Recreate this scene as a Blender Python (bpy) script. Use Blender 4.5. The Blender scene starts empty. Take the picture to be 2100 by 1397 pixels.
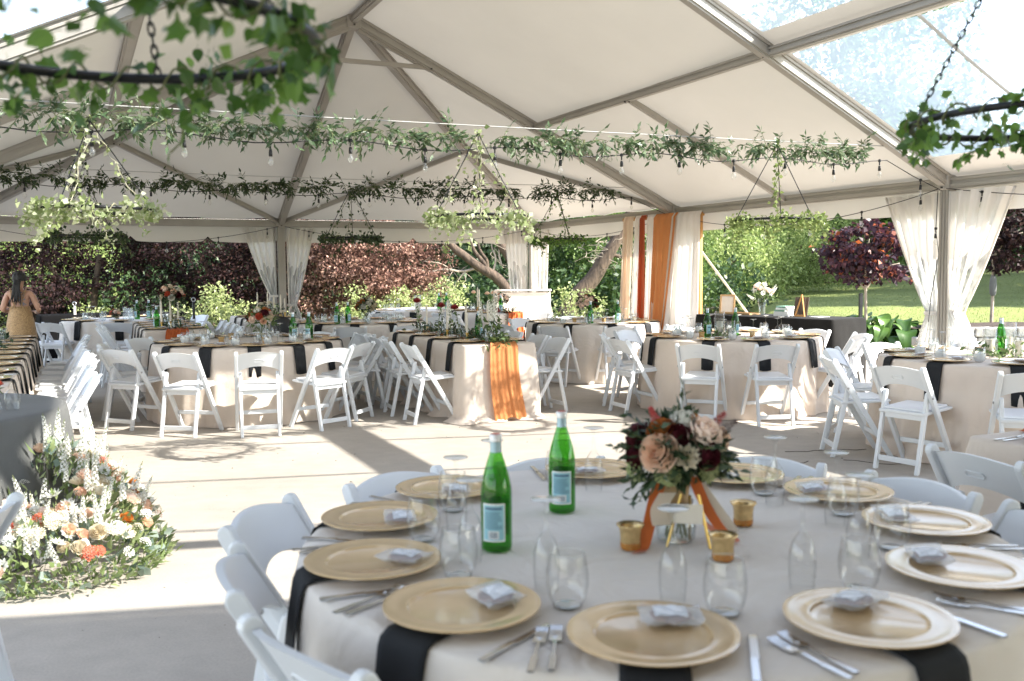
import bpy, math, random
import numpy as np
from mathutils import Vector, Matrix

random.seed(7)
RNG = np.random.default_rng(11)
SC = bpy.context.scene
COL = SC.collection
PI = math.pi
R = math.radians

# ---------------------------------------------------------------- camera, sky, sun, exposure
cam_d = bpy.data.cameras.new('camera')
cam = bpy.data.objects.new('camera', cam_d)
COL.objects.link(cam)
SC.camera = cam
pitch, roll = 0.07308, R(-0.48)
cp, sp, cr, sr = math.cos(pitch), math.sin(pitch), math.cos(roll), math.sin(roll)
r0, u0, fw = Vector((1, 0, 0)), Vector((0, sp, cp)), Vector((0, cp, -sp))
rx, ux = r0 * cr + u0 * sr, r0 * (-sr) + u0 * cr
cam.matrix_world = Matrix(((rx.x, ux.x, -fw.x, 0), (rx.y, ux.y, -fw.y, 0), (rx.z, ux.z, -fw.z, 1.478), (0, 0, 0, 1)))
cam_d.sensor_width = 36.0
cam_d.lens = 36.0 * 1950 / 2100
cam_d.clip_end = 600
cam_d.clip_start = 0.05
cam_d.dof.use_dof = True
cam_d.dof.focus_distance = 9.0
cam_d.dof.aperture_fstop = 3.6

SUN = Vector((5.53, -1.62, 4.46)).normalized()
W = bpy.data.worlds.new('World')
SC.world = W
W.use_nodes = True
nt = W.node_tree
sky = nt.nodes.new('ShaderNodeTexSky')
sky.sky_type = 'NISHITA'
sky.sun_disc = False
sky.sun_elevation = math.asin(SUN.z)
sky.sun_rotation = math.atan2(SUN.x, SUN.y)
sky.air_density = 1.0
sky.dust_density = 0.25
hs_ = nt.nodes.new('ShaderNodeHueSaturation')
hs_.inputs['Saturation'].default_value = 0.56
nt.links.new(sky.outputs[0], hs_.inputs['Color'])
nt.links.new(hs_.outputs[0], nt.nodes['Background'].inputs[0])
nt.nodes['Background'].inputs[1].default_value = 0.15
sl = bpy.data.lights.new('sun', 'SUN')
sl.energy = 5.0
sl.angle = R(0.55)
sl.color = (1.0, 0.93, 0.83)
so = bpy.data.objects.new('sun', sl)
COL.objects.link(so)
so.rotation_euler = (-SUN).to_track_quat('-Z', 'Y').to_euler()
so.location = (30, -5, 30)
SC.view_settings.view_transform = 'Standard'
SC.view_settings.look = 'None'
SC.view_settings.exposure = 2.2
SC.view_settings.gamma = 1.0
SC.view_settings.use_curve_mapping = False
SC.cycles.use_denoising = True
SC.cycles.max_bounces = 14
SC.cycles.diffuse_bounces = 5
SC.cycles.glossy_bounces = 3
SC.cycles.transmission_bounces = 12
SC.cycles.transparent_max_bounces = 40
SC.cycles.sample_clamp_indirect = 5.0
SC.cycles.caustics_reflective = False
SC.cycles.caustics_refractive = False

# ---------------------------------------------------------------- helpers
def lin(r, g, b):
    f = lambda c: (c / 255 / 12.92) if c <= 10 else ((c / 255 + 0.055) / 1.055) ** 2.4
    return (f(r), f(g), f(b), 1)

def new_mat(name):
    m = bpy.data.materials.new(name)
    m.use_nodes = True
    n = m.node_tree
    for x in list(n.nodes):
        n.nodes.remove(x)
    o = n.nodes.new('ShaderNodeOutputMaterial')
    return m, n, o

def principled(name, col, rough=0.5, metal=0.0, var=0.08, scale=8.0, bump=0.0, bscale=60.0, coat=0.0, trans=0.0, island=0.0, sheen=0.0, spec=0.5, coords='Object', stretch=None, bump2=0.0, bscale2=5.0):
    """One surface: noise-varied colour, fine relief, optional light coming through thin cloth."""
    m, n, o = new_mat(name)
    L = n.links
    p = n.nodes.new('ShaderNodeBsdfPrincipled')
    p.inputs['Roughness'].default_value = rough
    p.inputs['Metallic'].default_value = metal
    p.inputs['Coat Weight'].default_value = coat
    p.inputs['Coat Roughness'].default_value = 0.08
    p.inputs['Sheen Weight'].default_value = sheen
    p.inputs['Specular IOR Level'].default_value = spec
    tc = n.nodes.new('ShaderNodeTexCoord')
    vec = tc.outputs[coords]
    if stretch:
        mp = n.nodes.new('ShaderNodeMapping')
        mp.inputs['Scale'].default_value = stretch
        L.new(vec, mp.inputs[0])
        vec = mp.outputs[0]
    nz = n.nodes.new('ShaderNodeTexNoise')
    nz.inputs['Scale'].default_value = scale
    nz.inputs['Detail'].default_value = 5
    L.new(vec, nz.inputs['Vector'])
    mr = n.nodes.new('ShaderNodeMapRange')
    mr.inputs[1].default_value = 0.25
    mr.inputs[2].default_value = 0.75
    mr.inputs[3].default_value = 1 - var
    mr.inputs[4].default_value = 1 + var
    L.new(nz.outputs[0], mr.inputs[0])
    mul = n.nodes.new('ShaderNodeVectorMath')
    mul.operation = 'SCALE'
    mul.inputs[0].default_value = col[:3]
    fac = mr.outputs[0]
    if island:
        ge = n.nodes.new('ShaderNodeNewGeometry')
        m2 = n.nodes.new('ShaderNodeMapRange')
        m2.inputs[3].default_value = 1 - island
        m2.inputs[4].default_value = 1 + island
        L.new(ge.outputs['Random Per Island'], m2.inputs[0])
        mm = n.nodes.new('ShaderNodeMath')
        mm.operation = 'MULTIPLY'
        L.new(fac, mm.inputs[0])
        L.new(m2.outputs[0], mm.inputs[1])
        fac = mm.outputs[0]
    L.new(fac, mul.inputs['Scale'])
    L.new(mul.outputs[0], p.inputs['Base Color'])
    if bump:
        bz = n.nodes.new('ShaderNodeTexNoise')
        bz.inputs['Scale'].default_value = bscale
        bz.inputs['Detail'].default_value = 4
        L.new(vec, bz.inputs['Vector'])
        b = n.nodes.new('ShaderNodeBump')
        b.inputs['Strength'].default_value = bump
        b.inputs['Distance'].default_value = 0.02
        L.new(bz.outputs[0], b.inputs['Height'])
        L.new(b.outputs[0], p.inputs['Normal'])
        if bump2:       # broad creases under the weave
            mz = n.nodes.new('ShaderNodeTexNoise')
            mz.inputs['Scale'].default_value = bscale2
            mz.inputs['Detail'].default_value = 3
            mz.inputs['Distortion'].default_value = 1.2
            L.new(vec, mz.inputs['Vector'])
            b2 = n.nodes.new('ShaderNodeBump')
            b2.inputs['Strength'].default_value = bump2
            b2.inputs['Distance'].default_value = 0.05
            L.new(mz.outputs[0], b2.inputs['Height'])
            L.new(b2.outputs[0], b.inputs['Normal'])
    sh = p.outputs[0]
    if trans:
        t = n.nodes.new('ShaderNodeBsdfTranslucent')
        L.new(mul.outputs[0], t.inputs[0])
        mx = n.nodes.new('ShaderNodeMixShader')
        mx.inputs[0].default_value = trans
        L.new(sh, mx.inputs[1])
        L.new(t.outputs[0], mx.inputs[2])
        sh = mx.outputs[0]
    L.new(sh, o.inputs[0])
    return m

def leaf_mat(name, c1, c2, c3, rough=0.45, trans=0.35, mid=0.5, spec=0.4):
    """Foliage: every leaf its own tint between three colours, light passes through."""
    m, n, o = new_mat(name)
    L = n.links
    ge = n.nodes.new('ShaderNodeNewGeometry')
    cr_ = n.nodes.new('ShaderNodeValToRGB')
    e = cr_.color_ramp.elements
    e[0].color = c1
    e[1].color = c3
    k = e.new(mid)
    k.color = c2
    oi = n.nodes.new('ShaderNodeObjectInfo')
    ad = n.nodes.new('ShaderNodeMath')
    ad.operation = 'ADD'
    L.new(ge.outputs['Random Per Island'], ad.inputs[0])
    L.new(oi.outputs['Random'], ad.inputs[1])
    fr = n.nodes.new('ShaderNodeMath')
    fr.operation = 'FRACT'
    L.new(ad.outputs[0], fr.inputs[0])
    L.new(fr.outputs[0], cr_.inputs[0])
    p = n.nodes.new('ShaderNodeBsdfPrincipled')
    p.inputs['Roughness'].default_value = rough
    p.inputs['Specular IOR Level'].default_value = spec
    L.new(cr_.outputs[0], p.inputs['Base Color'])
    t = n.nodes.new('ShaderNodeBsdfTranslucent')
    br = n.nodes.new('ShaderNodeHueSaturation')
    br.inputs['Value'].default_value = 1.5
    L.new(cr_.outputs[0], br.inputs['Color'])
    L.new(br.outputs[0], t.inputs[0])
    mx = n.nodes.new('ShaderNodeMixShader')
    mx.inputs[0].default_value = trans
    L.new(p.outputs[0], mx.inputs[1])
    L.new(t.outputs[0], mx.inputs[2])
    L.new(mx.outputs[0], o.inputs[0])
    return m

def glass_mat(name, tint=(0.97, 0.98, 0.98, 1), ior=1.45, rough=0.02, base=0.0, edge=0.7, thick=0.0, blur=0.0, streak=0, through=False, milky=0.0, milk=(0.8, 0.85, 0.88, 1), bump=0.0, bscale=10, stretch=(1, 1, 1)):
    """Thin clear sheet or shell: see-through straight on, mirror-like at grazing angles."""
    m, n, o = new_mat(name)
    L = n.links
    t = n.nodes.new('ShaderNodeBsdfTransparent')
    t.inputs[0].default_value = tint
    g = n.nodes.new('ShaderNodeBsdfGlossy')
    g.inputs['Roughness'].default_value = rough
    if thick:       # more glass to look through towards the outline
        l2 = n.nodes.new('ShaderNodeLayerWeight')
        l2.inputs['Blend'].default_value = 0.5
        p2 = n.nodes.new('ShaderNodeMath')
        p2.operation = 'POWER'
        p2.inputs[1].default_value = 3.0
        L.new(l2.outputs['Facing'], p2.inputs[0])
        cm = n.nodes.new('ShaderNodeMix')
        cm.data_type = 'RGBA'
        L.new(p2.outputs[0], cm.inputs['Factor'])
        cm.inputs['A'].default_value = tint
        cm.inputs['B'].default_value = tuple(c * thick for c in tint[:3]) + (1,)
        L.new(cm.outputs['Result'], t.inputs[0])
    lw = n.nodes.new('ShaderNodeLayerWeight')
    lw.inputs['Blend'].default_value = 0.5
    pw = n.nodes.new('ShaderNodeMath')
    pw.operation = 'POWER'
    pw.inputs[1].default_value = 4.0
    L.new(lw.outputs['Facing'], pw.inputs[0])
    a = n.nodes.new('ShaderNodeMath')
    a.operation = 'MULTIPLY_ADD'
    a.use_clamp = True
    a.inputs[1].default_value = edge
    a.inputs[2].default_value = base + 0.02
    L.new(pw.outputs[0], a.inputs[0])
    mx = n.nodes.new('ShaderNodeMixShader')
    L.new(a.outputs[0], mx.inputs[0])
    sh = t.outputs[0]
    if blur:        # scuffed sheet: part of the view behind comes through softened
        rf = n.nodes.new('ShaderNodeBsdfRefraction')
        rf.inputs['IOR'].default_value = 1.12
        rf.inputs['Roughness'].default_value = 0.32
        rf.inputs['Color'].default_value = tint
        mb_ = n.nodes.new('ShaderNodeMixShader')
        mb_.inputs[0].default_value = blur
        L.new(t.outputs[0], mb_.inputs[1])
        L.new(rf.outputs[0], mb_.inputs[2])
        sh = mb_.outputs[0]
    if milky:
        d = n.nodes.new('ShaderNodeBsdfTranslucent' if through else 'ShaderNodeBsdfDiffuse')
        d.inputs[0].default_value = milk
        m2 = n.nodes.new('ShaderNodeMixShader')
        m2.inputs[0].default_value = milky
        if streak:
            tc0 = n.nodes.new('ShaderNodeTexCoord')
            mp0 = n.nodes.new('ShaderNodeMapping')
            mp0.inputs['Scale'].default_value = stretch
            L.new(tc0.outputs['Object'], mp0.inputs[0])
            z0 = n.nodes.new('ShaderNodeTexNoise')
            z0.inputs['Scale'].default_value = streak
            z0.inputs['Detail'].default_value = 7
            L.new(mp0.outputs[0], z0.inputs['Vector'])
            r0_ = n.nodes.new('ShaderNodeMapRange')
            r0_.inputs[1].default_value = 0.3
            r0_.inputs[2].default_value = 0.7
            r0_.inputs[3].default_value = milky * 0.45
            r0_.inputs[4].default_value = min(1, milky * 1.6)
            L.new(z0.outputs[0], r0_.inputs[0])
            L.new(r0_.outputs[0], m2.inputs[0])
        L.new(sh, m2.inputs[1])
        L.new(d.outputs[0], m2.inputs[2])
        sh = m2.outputs[0]
    if bump:
        tc = n.nodes.new('ShaderNodeTexCoord')
        mp = n.nodes.new('ShaderNodeMapping')
        mp.inputs['Scale'].default_value = stretch
        L.new(tc.outputs['Object'], mp.inputs[0])
        bz = n.nodes.new('ShaderNodeTexNoise')
        bz.inputs['Scale'].default_value = bscale
        bz.inputs['Detail'].default_value = 6
        L.new(mp.outputs[0], bz.inputs['Vector'])
        b = n.nodes.new('ShaderNodeBump')
        b.inputs['Strength'].default_value = bump
        b.inputs['Distance'].default_value = 0.03
        L.new(bz.outputs[0], b.inputs['Height'])
        L.new(b.outputs[0], g.inputs['Normal'])
    L.new(sh, mx.inputs[1])
    L.new(g.outputs[0], mx.inputs[2])
    L.new(mx.outputs[0], o.inputs[0])
    return m

class MB:
    """Collects shapes and links them as ONE mesh object."""
    def __init__(s):
        s.v, s.f = [], []
    def add(s, vs, fs):
        b = len(s.v)
        s.v += [tuple(x) for x in vs]
        s.f += [tuple(i + b for i in f) for f in fs]
        return s
    def box(s, c, d, rot=None):
        hx, hy, hz = d[0] / 2, d[1] / 2, d[2] / 2
        vs = [Vector((x, y, z)) for x in (-hx, hx) for y in (-hy, hy) for z in (-hz, hz)]
        if rot is not None:
            vs = [rot @ v for v in vs]
        vs = [v + Vector(c) for v in vs]
        return s.add(vs, [(0, 1, 3, 2), (4, 6, 7, 5), (0, 4, 5, 1), (2, 3, 7, 6), (0, 2, 6, 4), (1, 5, 7, 3)])
    def bar(s, p0, p1, w, h, up=(0, 0, 1)):
        p0, p1 = Vector(p0), Vector(p1)
        d = (p1 - p0).normalized()
        upv = Vector(up)
        if abs(d.dot(upv)) > 0.98:
            upv = Vector((1, 0, 0))
        sd = d.cross(upv).normalized()
        u = sd.cross(d).normalized()
        vs = []
        for p in (p0, p1):
            for a, b in ((-1, -1), (1, -1), (1, 1), (-1, 1)):
                vs.append(p + sd * (a * w / 2) + u * (b * h / 2))
        return s.add(vs, [(0, 3, 2, 1), (4, 5, 6, 7), (0, 1, 5, 4), (1, 2, 6, 5), (2, 3, 7, 6), (3, 0, 4, 7)])
    def tube(s, pts, rad, n=8, cap=True):
        pts = [Vector(p) for p in pts]
        if not hasattr(rad, '__len__'):
            rad = [rad] * len(pts)
        vs, fs = [], []
        prev = None
        for i, p in enumerate(pts):
            d = (pts[min(i + 1, len(pts) - 1)] - pts[max(i - 1, 0)])
            d = d.normalized() if d.length > 1e-9 else Vector((0, 0, 1))
            if prev is None:
                a = d.orthogonal().normalized()
            else:
                a = prev - d * prev.dot(d)
                a = a.normalized() if a.length > 1e-6 else d.orthogonal().normalized()
            prev = a
            b = d.cross(a)
            for k in range(n):
                t = 2 * PI * k / n
                vs.append(p + (a * math.cos(t) + b * math.sin(t)) * rad[i])
        for i in range(len(pts) - 1):
            for k in range(n):
                k2 = (k + 1) % n
                fs.append((i * n + k, i * n + k2, (i + 1) * n + k2, (i + 1) * n + k))
        if cap:
            fs.append(tuple(range(n - 1, -1, -1)))
            fs.append(tuple((len(pts) - 1) * n + k for k in range(n)))
        return s.add(vs, fs)
    def lathe(s, prof, n=24, c=(0, 0, 0), sx=1, sy=1):
        vs, fs, rows = [], [], []
        for r, z in prof:
            if r < 1e-6:
                rows.append([len(vs)])
                vs.append((c[0], c[1], c[2] + z))
            else:
                rows.append(list(range(len(vs), len(vs) + n)))
                for k in range(n):
                    t = 2 * PI * k / n
                    vs.append((c[0] + sx * r * math.cos(t), c[1] + sy * r * math.sin(t), c[2] + z))
        for a, b in zip(rows[:-1], rows[1:]):
            for k in range(n):
                k2 = (k + 1) % n
                if len(a) == 1 and len(b) == 1:
                    break
                if len(a) == 1:
                    fs.append((a[0], b[k2], b[k]))
                elif len(b) == 1:
                    fs.append((a[k], a[k2], b[0]))
                else:
                    fs.append((a[k], a[k2], b[k2], b[k]))
        return s.add(vs, fs)
    def grid(s, fn, nu, nv, closed=False):
        vs = [fn(i / (nu if closed else nu - 1), j / (nv - 1)) for j in range(nv) for i in range(nu)]
        fs = []
        for j in range(nv - 1):
            for i in range(nu if closed else nu - 1):
                i2 = (i + 1) % nu
                fs.append((j * nu + i, j * nu + i2, (j + 1) * nu + i2, (j + 1) * nu + i))
        return s.add(vs, fs)
    def prism(s, poly, y0, y1):
        """polygon in the x-z plane, pushed out along y"""
        n = len(poly)
        vs = [(x, y0, z) for x, z in poly] + [(x, y1, z) for x, z in poly]
        fs = [tuple(range(n)), tuple(range(2 * n - 1, n - 1, -1))]
        for i in range(n):
            j = (i + 1) % n
            fs.append((i, i + n, j + n, j))
        return s.add(vs, fs)
    def mesh(s, name, mat, smooth=False):
        me = bpy.data.meshes.new(name)
        me.from_pydata(s.v, [], s.f)
        me.materials.append(mat)
        if smooth:
            me.polygons.foreach_set('use_smooth', [True] * len(me.polygons))
        me.update()
        return me
    def build(s, name, mat, parent=None, smooth=False, loc=None, auto=None):
        o = bpy.data.objects.new(name, s.mesh(name, mat, smooth or auto is not None))
        COL.objects.link(o)
        if name in ('stem', 'sprig_stem', 'twig', 'branch', 'print', 'barcode'):
            o['kind'] = 'stuff'      # many bits too fine to pick apart
        if auto is not None:
            o.data.set_sharp_from_angle(angle=R(auto))
        if parent:
            o.parent = parent
        if loc:
            o.location = loc
        return o

def fan_bevel(o, w, seg=2):
    b = o.modifiers.new('bevel', 'BEVEL')
    b.width = w
    b.segments = seg
    b.limit_method = 'ANGLE'
    b.angle_limit = R(40)
    return o

def fast_mesh(name, verts, quads, mat, smooth=False):
    me = bpy.data.meshes.new(name)
    nv, nq = len(verts), len(quads)
    me.vertices.add(nv)
    me.vertices.foreach_set('co', np.asarray(verts, np.float32).ravel())
    k = quads.shape[1]
    me.loops.add(nq * k)
    me.loops.foreach_set('vertex_index', np.asarray(quads, np.int32).ravel())
    me.polygons.add(nq)
    me.polygons.foreach_set('loop_start', np.arange(0, nq * k, k, dtype=np.int32))
    me.polygons.foreach_set('loop_total', np.full(nq, k, np.int32))
    me.materials.append(mat)
    me.update(calc_edges=True)
    me.validate()
    return me

def link(name, me, parent=None, loc=None):
    o = bpy.data.objects.new(name, me)
    COL.objects.link(o)
    if parent:
        o.parent = parent
    if loc:
        o.location = loc
    return o

USED = set()
def tag(o, label=None, cat=None, group=None, kind=None):
    if label:
        o['label'] = label
    if cat:
        o['category'] = cat
    if group:
        o['group'] = group
    if kind:
        o['kind'] = kind
    return o

def empty(name, loc=(0, 0, 0), rz=0.0, label=None, cat=None, group=None):
    o = bpy.data.objects.new(name, None)
    COL.objects.link(o)
    o.empty_display_size = 0.1
    o.location = loc
    o.rotation_euler = (0, 0, rz)
    return tag(o, label, cat, group)

KIDS = {}
def copy_tree(o, parent=None):
    c = o.copy()
    COL.objects.link(c)
    if parent:
        c.parent = parent
    for ch in o.children:
        copy_tree(ch, c)
    return c

class Proto:
    """The first use moves the thing itself; every later one is a copy with copies of its parts."""
    def __init__(s, root):
        s.root, s.used = root, False
    def place(s, loc, rz, label, group=None, rot=None, scale=None):
        o = s.root if not s.used else copy_tree(s.root)
        s.used = True
        o.location = loc
        o.rotation_euler = rot if rot is not None else (0, 0, rz)
        if scale:
            o.scale = (scale,) * 3
        o['label'] = label
        if group:
            o['group'] = group
        return o

def leaf_cloud(pts, size, aspect=0.5, up_bias=0.3, jitter=0.35, droop=0.0, fold=0.0, dirs=None):
    """Many small pointed leaves (rhombs with a bent tip) as vertex and quad arrays."""
    n = len(pts)
    d = RNG.normal(size=(n, 3)) if dirs is None else dirs + RNG.normal(size=(n, 3)) * 0.5
    d[:, 2] -= droop
    d /= np.linalg.norm(d, axis=1)[:, None] + 1e-9
    nr = RNG.normal(size=(n, 3))
    nr[:, 2] += up_bias * 3
    sd = np.cross(d, nr)
    sd /= np.linalg.norm(sd, axis=1)[:, None] + 1e-9
    up = np.cross(sd, d)
    L = size * (1 + jitter * RNG.uniform(-1, 1, n))[:, None]
    w = L * aspect * 0.5
    p = np.asarray(pts)
    v = np.empty((n, 4, 3))
    v[:, 0] = p
    v[:, 1] = p + d * L * 0.42 + sd * w + up * w * fold
    v[:, 2] = p + d * L - up * L * 0.12
    v[:, 3] = p + d * L * 0.42 - sd * w + up * w * fold
    q = np.arange(n * 4).reshape(n, 4)
    return v.reshape(-1, 3), q

# tent axes: A runs across the tent to the right, N along it away from the camera
YAW = R(24.75)
AX = np.array([math.cos(YAW), math.sin(YAW)])
NX = np.array([-math.sin(YAW), math.cos(YAW)])
CT = np.array([-1.85, 11.485])
HW, ZE, RISE = 4.572, 2.29, 2.168
def T(q, s, z):
    p = CT + q * AX + s * NX
    return Vector((p[0], p[1], z))
def roof_z(q):
    return ZE + RISE * (1 - abs(q) / HW)

# ---------------------------------------------------------------- materials
M = {}
M['resin'] = principled('white_resin', (0.68, 0.705, 0.73, 1), 0.38, var=0.02, scale=5)
M['cushion'] = principled('white_cushion', (0.76, 0.77, 0.79, 1), 0.5, var=0.03, scale=6, bump=0.1)
M['bolt'] = principled('steel_bolt', (0.35, 0.35, 0.36, 1), 0.35, 0.9)
M['linen'] = principled('blush_linen', (0.70, 0.605, 0.52, 1), 0.8, var=0.04, scale=2.5, bump=0.15, bscale=350, bump2=0.22, bscale2=4.5, sheen=0.2, trans=0.12, spec=0.2)
M['linen_grey'] = principled('dove_linen', (0.665, 0.61, 0.555, 1), 0.8, var=0.05, scale=2.5, bump=0.2, bscale=260, bump2=0.55, bscale2=3.5, sheen=0.2, spec=0.2)
M['blackcloth'] = principled('black_cloth', (0.006, 0.006, 0.0065, 1), 0.95, var=0.15, scale=6, bump=0.1, bscale=300, spec=0.03)
M['napkin'] = principled('black_napkin', (0.017, 0.018, 0.020, 1), 0.8, var=0.15, scale=10, bump=0.15, bscale=400, spec=0.2)
M['greycloth'] = principled('grey_cloth', (0.12, 0.122, 0.12, 1), 0.7, var=0.15, scale=3, bump=0.1, bscale=200, sheen=0.05, spec=0.12)
M['gold'] = principled('gold_charger', (0.66, 0.475, 0.265, 1), 0.26, 0.2, var=0.05, scale=30, coat=1.0)
M['steel'] = principled('cutlery_steel', (0.62, 0.63, 0.65, 1), 0.18, 1.0, var=0.04)
M['glass'] = glass_mat('clear_glass', base=0.03, edge=0.9, thick=0.55)
M['crystal'] = glass_mat('thin_crystal', (0.985, 0.99, 0.99, 1), rough=0.015, base=0.03, edge=1.0, thick=0.70)
M['water'] = glass_mat('water', (0.93, 0.96, 0.97, 1), 1.33, base=0.03, milky=0.10)
M['ice'] = glass_mat('ice_water', (0.95, 0.97, 0.98, 1), 1.33, base=0.06, milky=0.6, milk=(0.93, 0.94, 0.95, 1))
M['bottle'] = glass_mat('green_glass', (0.30, 0.66, 0.22, 1), 1.5, base=0.02, milky=0.07, milk=(0.05, 0.25, 0.04, 1))
M['bottle_water'] = glass_mat('bottled_water', (0.70, 0.88, 0.62, 1), 1.33)
M['bluelabel'] = principled('blue_label', (0.26, 0.50, 0.58, 1), 0.55, var=0.05)
M['whitelabel'] = principled('white_label', (0.75, 0.76, 0.76, 1), 0.5, var=0.03)
M['print'] = principled('dark_print', (0.08, 0.16, 0.24, 1), 0.6)
M['neckfoil'] = principled('neck_foil', (0.33, 0.46, 0.52, 1), 0.4, 0.3)
M['cap'] = principled('white_cap', (0.70, 0.70, 0.71, 1), 0.35, 0.2)
M['capred'] = principled('red_cap_top', (0.45, 0.06, 0.05, 1), 0.5)
M['votive'] = principled('gold_mercury_glass', (0.70, 0.50, 0.24, 1), 0.2, 0.8, var=0.3, scale=50, bump=0.12, bscale=70)
M['amberglass'] = glass_mat('amber_glass', (0.95, 0.55, 0.16, 1), 1.45, 0.05, 0.05, milky=0.35, milk=(0.8, 0.42, 0.10, 1))
M['amber'] = principled('amber_wax', (0.60, 0.30, 0.05, 1), 0.3, trans=0.3)
M['cookie'] = principled('cookie', (0.17, 0.07, 0.035, 1), 0.8, var=0.4, scale=60, bump=0.5)
M['wrap'] = glass_mat('cellophane', (0.95, 0.96, 0.97, 1), 1.45, 0.15, 0.05, milky=0.22, milk=(0.88, 0.90, 0.93, 1), bump=0.6, bscale=60)
M['sticker'] = principled('white_sticker', (0.78, 0.80, 0.84, 1), 0.5)
M['vinyl'] = principled('white_vinyl', (0.62, 0.598, 0.548, 1), 0.55, var=0.05, scale=0.9, bump=0.35, bscale=1.6, trans=0.05, spec=0.3)
M['vinylborder'] = principled('white_vinyl_border', (0.68, 0.65, 0.60, 1), 0.5, var=0.03, scale=2, trans=0.05, bump=0.05, bscale=6)
M['clear'] = glass_mat('clear_vinyl', (0.88, 0.91, 0.93, 1), 1.35, 0.12, 0.0, edge=0.15, blur=0.32, milky=0.13, milk=(0.16, 0.175, 0.19, 1), streak=1.6, through=True, stretch=(1, .5, 1))
M['curtain_clear'] = glass_mat('crumpled_clear_vinyl', (0.95, 0.96, 0.96, 1), 1.45, 0.12, 0.05, milky=0.55, milk=(0.84, 0.83, 0.81, 1), bump=1.0, bscale=9, streak=7, stretch=(2, 2, 0.6))
M['curtain'] = principled('curtain_vinyl', (0.76, 0.73, 0.69, 1), 0.45, var=0.04, scale=4, bump=0.2, bscale=14, trans=0.3)
M['alu'] = principled('aluminium', (0.37, 0.345, 0.31, 1), 0.55, 0.2, var=0.08, scale=3, bump=0.05, bscale=40)
M['aludark'] = principled('dark_fitting', (0.06, 0.055, 0.05, 1), 0.5, 0.3)
M['cord'] = principled('black_cord', (0.012, 0.012, 0.012, 1), 0.6)
M['whitecable'] = principled('white_cable', (0.42, 0.41, 0.39, 1), 0.5)
M['bulb'] = glass_mat('bulb_glass', (0.97, 0.96, 0.93, 1), 1.5, base=0.06, milky=0.08)
M['hoop'] = principled('black_iron', (0.014, 0.015, 0.016, 1), 0.42, 0.4)
M['vine'] = principled('vine_stem', (0.14, 0.16, 0.06, 1), 0.6, var=0.2)
M['vinepale'] = principled('pale_vine_stem', (0.38, 0.36, 0.24, 1), 0.6, var=0.2)
M['ivy'] = leaf_mat('ivy_leaf', (0.04, 0.09, 0.02, 1), (0.085, 0.175, 0.032, 1), (0.17, 0.29, 0.06, 1), 0.35, 0.45)
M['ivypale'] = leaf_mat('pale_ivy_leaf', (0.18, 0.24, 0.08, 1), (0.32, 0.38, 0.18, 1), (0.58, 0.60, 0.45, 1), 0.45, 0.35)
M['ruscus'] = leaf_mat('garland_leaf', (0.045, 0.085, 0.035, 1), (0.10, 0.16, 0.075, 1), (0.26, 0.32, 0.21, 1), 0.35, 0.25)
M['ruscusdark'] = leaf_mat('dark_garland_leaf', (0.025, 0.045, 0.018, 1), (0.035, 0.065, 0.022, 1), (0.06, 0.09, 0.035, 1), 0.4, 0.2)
M['leafmid'] = leaf_mat('arrangement_leaf', (0.05, 0.09, 0.03, 1), (0.10, 0.16, 0.05, 1), (0.19, 0.25, 0.10, 1), 0.5, 0.3)
M['leafdark'] = leaf_mat('bouquet_leaf', (0.018, 0.036, 0.016, 1), (0.03, 0.06, 0.024, 1), (0.07, 0.11, 0.06, 1), 0.4, 0.2)
M['eucal'] = leaf_mat('eucalyptus_leaf', (0.16, 0.22, 0.18, 1), (0.22, 0.29, 0.24, 1), (0.30, 0.36, 0.30, 1), 0.5, 0.25)
M['maple'] = leaf_mat('purple_maple_leaf', (0.013, 0.008, 0.009, 1), (0.024, 0.012, 0.013, 1), (0.052, 0.026, 0.022, 1), 0.6, 0.12, 0.7, 0.12)
M['maplered'] = leaf_mat('red_maple_leaf', (0.022, 0.012, 0.020, 1), (0.050, 0.018, 0.026, 1), (0.28, 0.07, 0.02, 1), 0.4, 0.25, 0.84, 0.25)
M['maplepink'] = leaf_mat('pink_maple_leaf', (0.055, 0.030, 0.024, 1), (0.17, 0.088, 0.068, 1), (0.46, 0.29, 0.225, 1), 0.6, 0.2, 0.6, 0.15)
M['greenlight'] = leaf_mat('spring_green_leaf', (0.12, 0.175, 0.05, 1), (0.21, 0.275, 0.085, 1), (0.35, 0.41, 0.17, 1), 0.45, 0.4)
M['greenmid'] = leaf_mat('mid_green_leaf', (0.045, 0.09, 0.02, 1), (0.08, 0.14, 0.03, 1), (0.15, 0.22, 0.06, 1), 0.45, 0.35)
M['greendark'] = leaf_mat('dark_green_leaf', (0.015, 0.035, 0.012, 1), (0.03, 0.06, 0.02, 1), (0.055, 0.10, 0.035, 1), 0.5, 0.25)
M['yellowgreen'] = leaf_mat('yellow_green_leaf', (0.13, 0.165, 0.05, 1), (0.24, 0.285, 0.105, 1), (0.43, 0.47, 0.24, 1), 0.45, 0.35)
M['hosta'] = leaf_mat('hosta_leaf', (0.035, 0.085, 0.018, 1), (0.06, 0.13, 0.025, 1), (0.11, 0.20, 0.045, 1), 0.35, 0.3)
M['bark'] = principled('tree_bark', (0.072, 0.050, 0.035, 1), 0.9, var=0.65, scale=5, bump=1.0, bscale=9, stretch=(3, 3, 0.8))
M['barkpale'] = principled('pale_branch', (0.30, 0.25, 0.20, 1), 0.9, var=0.3, scale=8, bump=0.4, bscale=20)
M['concrete'] = None
M['mulch'] = principled('mulch', (0.045, 0.032, 0.025, 1), 0.95, var=0.6, scale=30, bump=1.0, bscale=40)
M['stone'] = principled('wall_stone', (0.33, 0.315, 0.29, 1), 0.9, var=0.25, scale=7, bump=0.6, bscale=18)
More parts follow.
